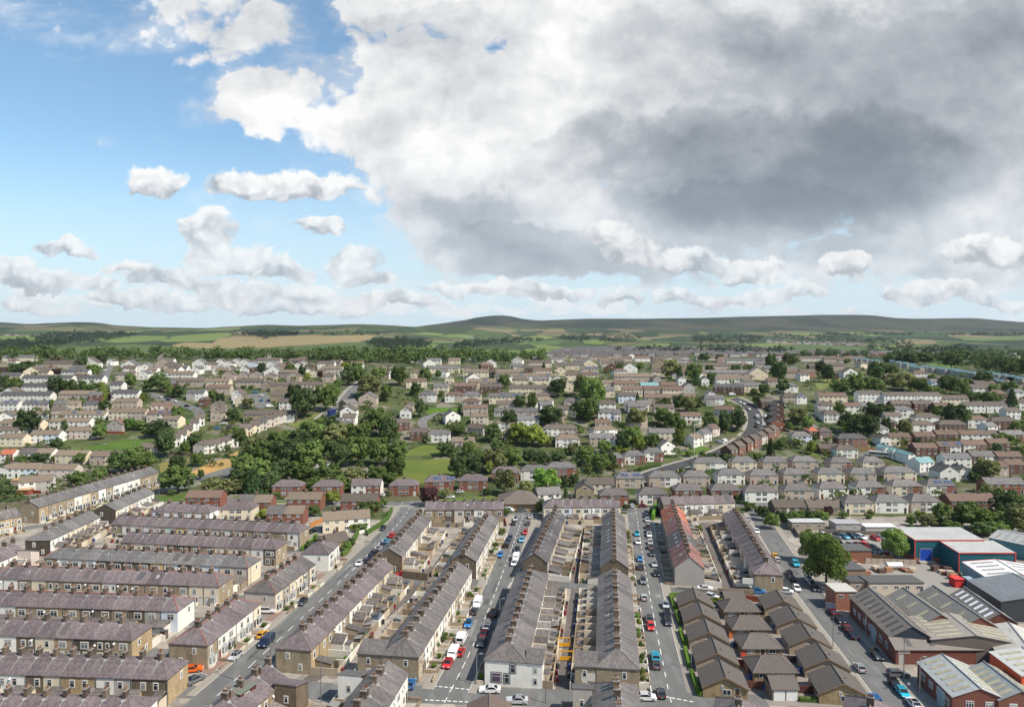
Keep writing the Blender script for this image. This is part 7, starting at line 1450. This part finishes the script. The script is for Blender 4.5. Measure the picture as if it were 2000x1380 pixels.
for i, (x, y, c) in enumerate(((1088, 1330, 'maroon'), (1087, 1318, 'maroon'), (1096, 1246, 'black'), (1104, 1200, 'maroon'), (1106, 1190, 'maroon'), (1107, 1182, 'black'), (1098, 1236, 'maroon'), (727, 1244, 'maroon'), (770, 1188, 'maroon'), (726, 1248, 'brown'), (764, 1192, 'black'), (1488, 1342, 'blue'), (1492, 1344, 'blue'), (1470, 1322, 'blue'), (1466, 1325, 'blue'), (1512, 1228, 'blue'), (1564, 1312, 'blue'), (1560, 1316, 'blue'), (1432, 1262, 'blue'), (1440, 1266, 'black'), (717, 1046, 'black'))):
    bin_(x, y, BC[c], f'{c} wheelie bin, {ORD[i]} along the alleys and bungalow yards')
for p_, bc, lb in YARD_BINS: bin_(p_, None, bc, lb)
def person(x, y, hd, top, leg, label, stride=.18):
    p = at(x, y); o = thing('person', label, 'person', p, radians(180 - hd))
    bm = bmesh.new(); J = {}
    def v(k, co_): J[k] = bm.verts.new(co_)
    for k, c in (('pel', (0, 0, .95)), ('bel', (0, .0, 1.12)), ('chest', (0, 0, 1.34)), ('neck', (0, 0, 1.5)), ('head', (0, -.03, 1.66)), ('crown', (0, -.02, 1.76)),
                 ('hl', (-.1, 0, .92)), ('kl', (-.11, -stride * .9, .5)), ('al', (-.11, -stride * .6, .09)), ('tl', (-.11, -stride * .6 - .17, .04)), ('hr', (.1, 0, .92)), ('kr', (.11, stride * .3, .5)), ('ar', (.11, stride * 1.3, .12)), ('tr', (.11, stride * 1.3 - .16, .04)),
                 ('sl', (-.19, 0, 1.42)), ('el', (-.25, stride * .5, 1.14)), ('wl', (-.26, stride * .2, .90)), ('fl', (-.25, stride * .1, .80)), ('sr', (.19, 0, 1.42)), ('er', (.25, -stride * .3, 1.14)), ('wr', (.26, -stride, .92)), ('fr', (.25, -stride * 1.1, .82))): v(k, c)
    for a, b in (('pel', 'bel'), ('bel', 'chest'), ('chest', 'neck'), ('neck', 'head'), ('head', 'crown'), ('pel', 'hl'), ('hl', 'kl'), ('kl', 'al'), ('al', 'tl'), ('pel', 'hr'), ('hr', 'kr'), ('kr', 'ar'), ('ar', 'tr'), ('chest', 'sl'), ('sl', 'el'), ('el', 'wl'), ('wl', 'fl'), ('chest', 'sr'), ('sr', 'er'), ('er', 'wr'), ('wr', 'fr')): bm.edges.new((J[a], J[b]))
    bm.verts.ensure_lookup_table(); keys = list(J)
    rad = dict(pel=.14, bel=.13, chest=.16, neck=.06, head=.095, crown=.07, hl=.095, kl=.065, al=.045, tl=.04, hr=.095, kr=.065, ar=.045, tr=.04, sl=.07, el=.05, wl=.035, fl=.04, sr=.07, er=.05, wr=.035, fr=.04)
    me = bpy.data.meshes.new('body'); bm.to_mesh(me); bm.free(); ob = put('body', me); me.skin_vertices or me.attributes
    md = ob.modifiers.new('skin', 'SKIN')
    for i, k in enumerate(keys): me.skin_vertices[0].data[i].radius = (rad[k], rad[k] * (.8 if k in ('pel', 'bel', 'chest') else 1)); me.skin_vertices[0].data[i].use_root = (k == 'pel')
    ob.modifiers.new('sub', 'SUBSURF').levels = 1
    dg = bpy.context.evaluated_depsgraph_get(); m2 = bpy.data.meshes.new_from_object(ob.evaluated_get(dg)); bpy.data.objects.remove(ob)
    m2.name = 'body'; m2.materials.clear()
    for k in ('skin', 'cloth_top', 'cloth_leg', 'hair'): m2.materials.append(MATS[k])
    for f in m2.polygons:
        c = f.center; f.material_index = 3 if c.z > 1.68 or (c.z > 1.6 and c.y > .0) else 0 if c.z > 1.5 or (abs(c.x) > .2 and c.z < 1.0) else 1 if c.z > .98 else 2
    q = put('body', m2, o); q.data.materials[1] = mat(f'top {label}', top, .9); q.data.materials[2] = mat(f'leg {label}', leg, .9)
mat('skin', (.45, .27, .19), .6); mat('cloth_top', (.3, .3, .3)); mat('cloth_leg', (.05, .05, .06)); mat('hair', (.03, .02, .015), .7)
person(1774, 1346, 20, (.55, .53, .52), (.04, .04, .05), 'person in a pale top walking by the works corner'); person(1249, 1179, 185, (.03, .03, .035), (.03, .03, .05), 'person in dark clothes walking on the garden pavement'); person(627, 1036, 100, (.05, .14, .32), (.04, .05, .08), 'person in a blue top beside the orange timber fence')
# a dormer, a poster board, the shop front
def house_at(desc, x, y):
    return min((o for o in col.objects if o.name.startswith('terraced_house') and desc in o.get('label', '')), key=lambda o: (o.location.x - x) ** 2 + (o.location.y - y) ** 2)
def local(h, p, rz):
    return Matrix.Rotation(-h.rotation_euler.z, 3, 'Z') @ (Vector(p) - h.location), rz - h.rotation_euler.z
def dormer():
    p = at(472, 1353, 6.6); h = house_at('dormered', p.x, p.y); l, a = local(h, (p.x, p.y, 6.0), radians(-20)); o = put('dormer', MB().box(-1.6, 1.6, -2.2, 2.2, -1.2, 1.7).mesh('dormer', ['render']), h, l, a, (.09, .022, .022))
    put('dormer_roof', MB().box(-1.8, 1.8, -2.4, 2.4, 1.704, 1.86).mesh('dormer_roof', ['matt']), o, color=(.14, .15, .12)); put('dormer_window', window_mesh(1.4, 1.0, 1, False), o, (1.605, -.4, .3), pi / 2)
dormer()
def corner_wall():
    A, B = at(947, 1287, 5.5), at(1010, 1118, 5.5); d = (B - A).normalized(); u = Vector((d.y, -d.x, 0)); rz = atan2(u.y, u.x); n = Vector((u.y, -u.x, 0)) * .12; A.z = 0; h = house_at('white-painted corner wall', A.x, A.y)
    for nm, s, z, w_, h_ in (('shop_window', 2.5, .9, 2.0, 2.0), ('window', 4.8, .8, 1.1, 2.0), ('window', 6.1, 3.1, 1.1, 1.8)):
        p = A + u * s + n; l, a = local(h, (p.x, p.y, z), rz); o = put(nm, MB().box(-w_ / 2 - .16, w_ / 2 + .16, -.03, .1, -.14, h_ + .14).mesh(nm, ['black_frame']), h, l, a)
        put('pane', MB().box(-w_ / 2, w_ / 2, -.05, -.035, 0, h_, 0).box(-w_ / 2 + .1, w_ / 2 - .1, -.07, -.055, .1, h_ * .6, 1).box(-w_ / 2 + .1, w_ / 2 - .1, -.07, -.055, h_ * .66, h_ - .1, 1).mesh('pane', ['white_frame', 'shop_glass' if w_ > 1.5 else 'glass']), o)
mat('black_frame', (.02, .02, .022), .5, vary=.05)
mat('shop_glass', (.09, .06, .10), .15, vary=.35, scale=2.2)
corner_wall()
def modern_house():
    W, L, e, r = 8.2, 11, 2.6, 4.5; o = thing('house', 'brown-roofed modern house on the cross road', 'house', (-4.2, 127.2, 0), radians(3))
    put('wall', wall_mesh(L, W, e, r, 'gable', 'gable', 'brick'), o, rz=pi / 2, color=(.24, .15, .10)); put('roof', roof_mesh(L, W, e, r, 'gable', 'gable', 'tile', 'ridge_tile', .3), o, rz=pi / 2, color=(.13, .095, .078)); put('window', window_mesh(1.4, 1.1, 1), o, (-W / 2 - .01, 0, 1), -pi / 2)
modern_house()
# ---------------------------------------------------------------- the air
def haze():
    mb = MB().box(-14000, 14000, -330, 10900, -400, 420)
    me = mb.mesh('haze', []); m = bpy.data.materials.new('haze'); m.use_nodes = True; nt = m.node_tree; nt.nodes.clear()
    v = nt.nodes.new('ShaderNodeVolumePrincipled'); v.inputs['Density'].default_value = HAZE; v.inputs['Color'].default_value = (.80, .88, 1, 1); v.inputs['Anisotropy'].default_value = .2
    o = nt.nodes.new('ShaderNodeOutputMaterial'); nt.links.new(v.outputs[0], o.inputs['Volume']); me.materials.append(m); m.cycles.homogeneous_volume = True
    kind(put('haze', me), 'stuff')
HAZE = 2.4e-5
haze()
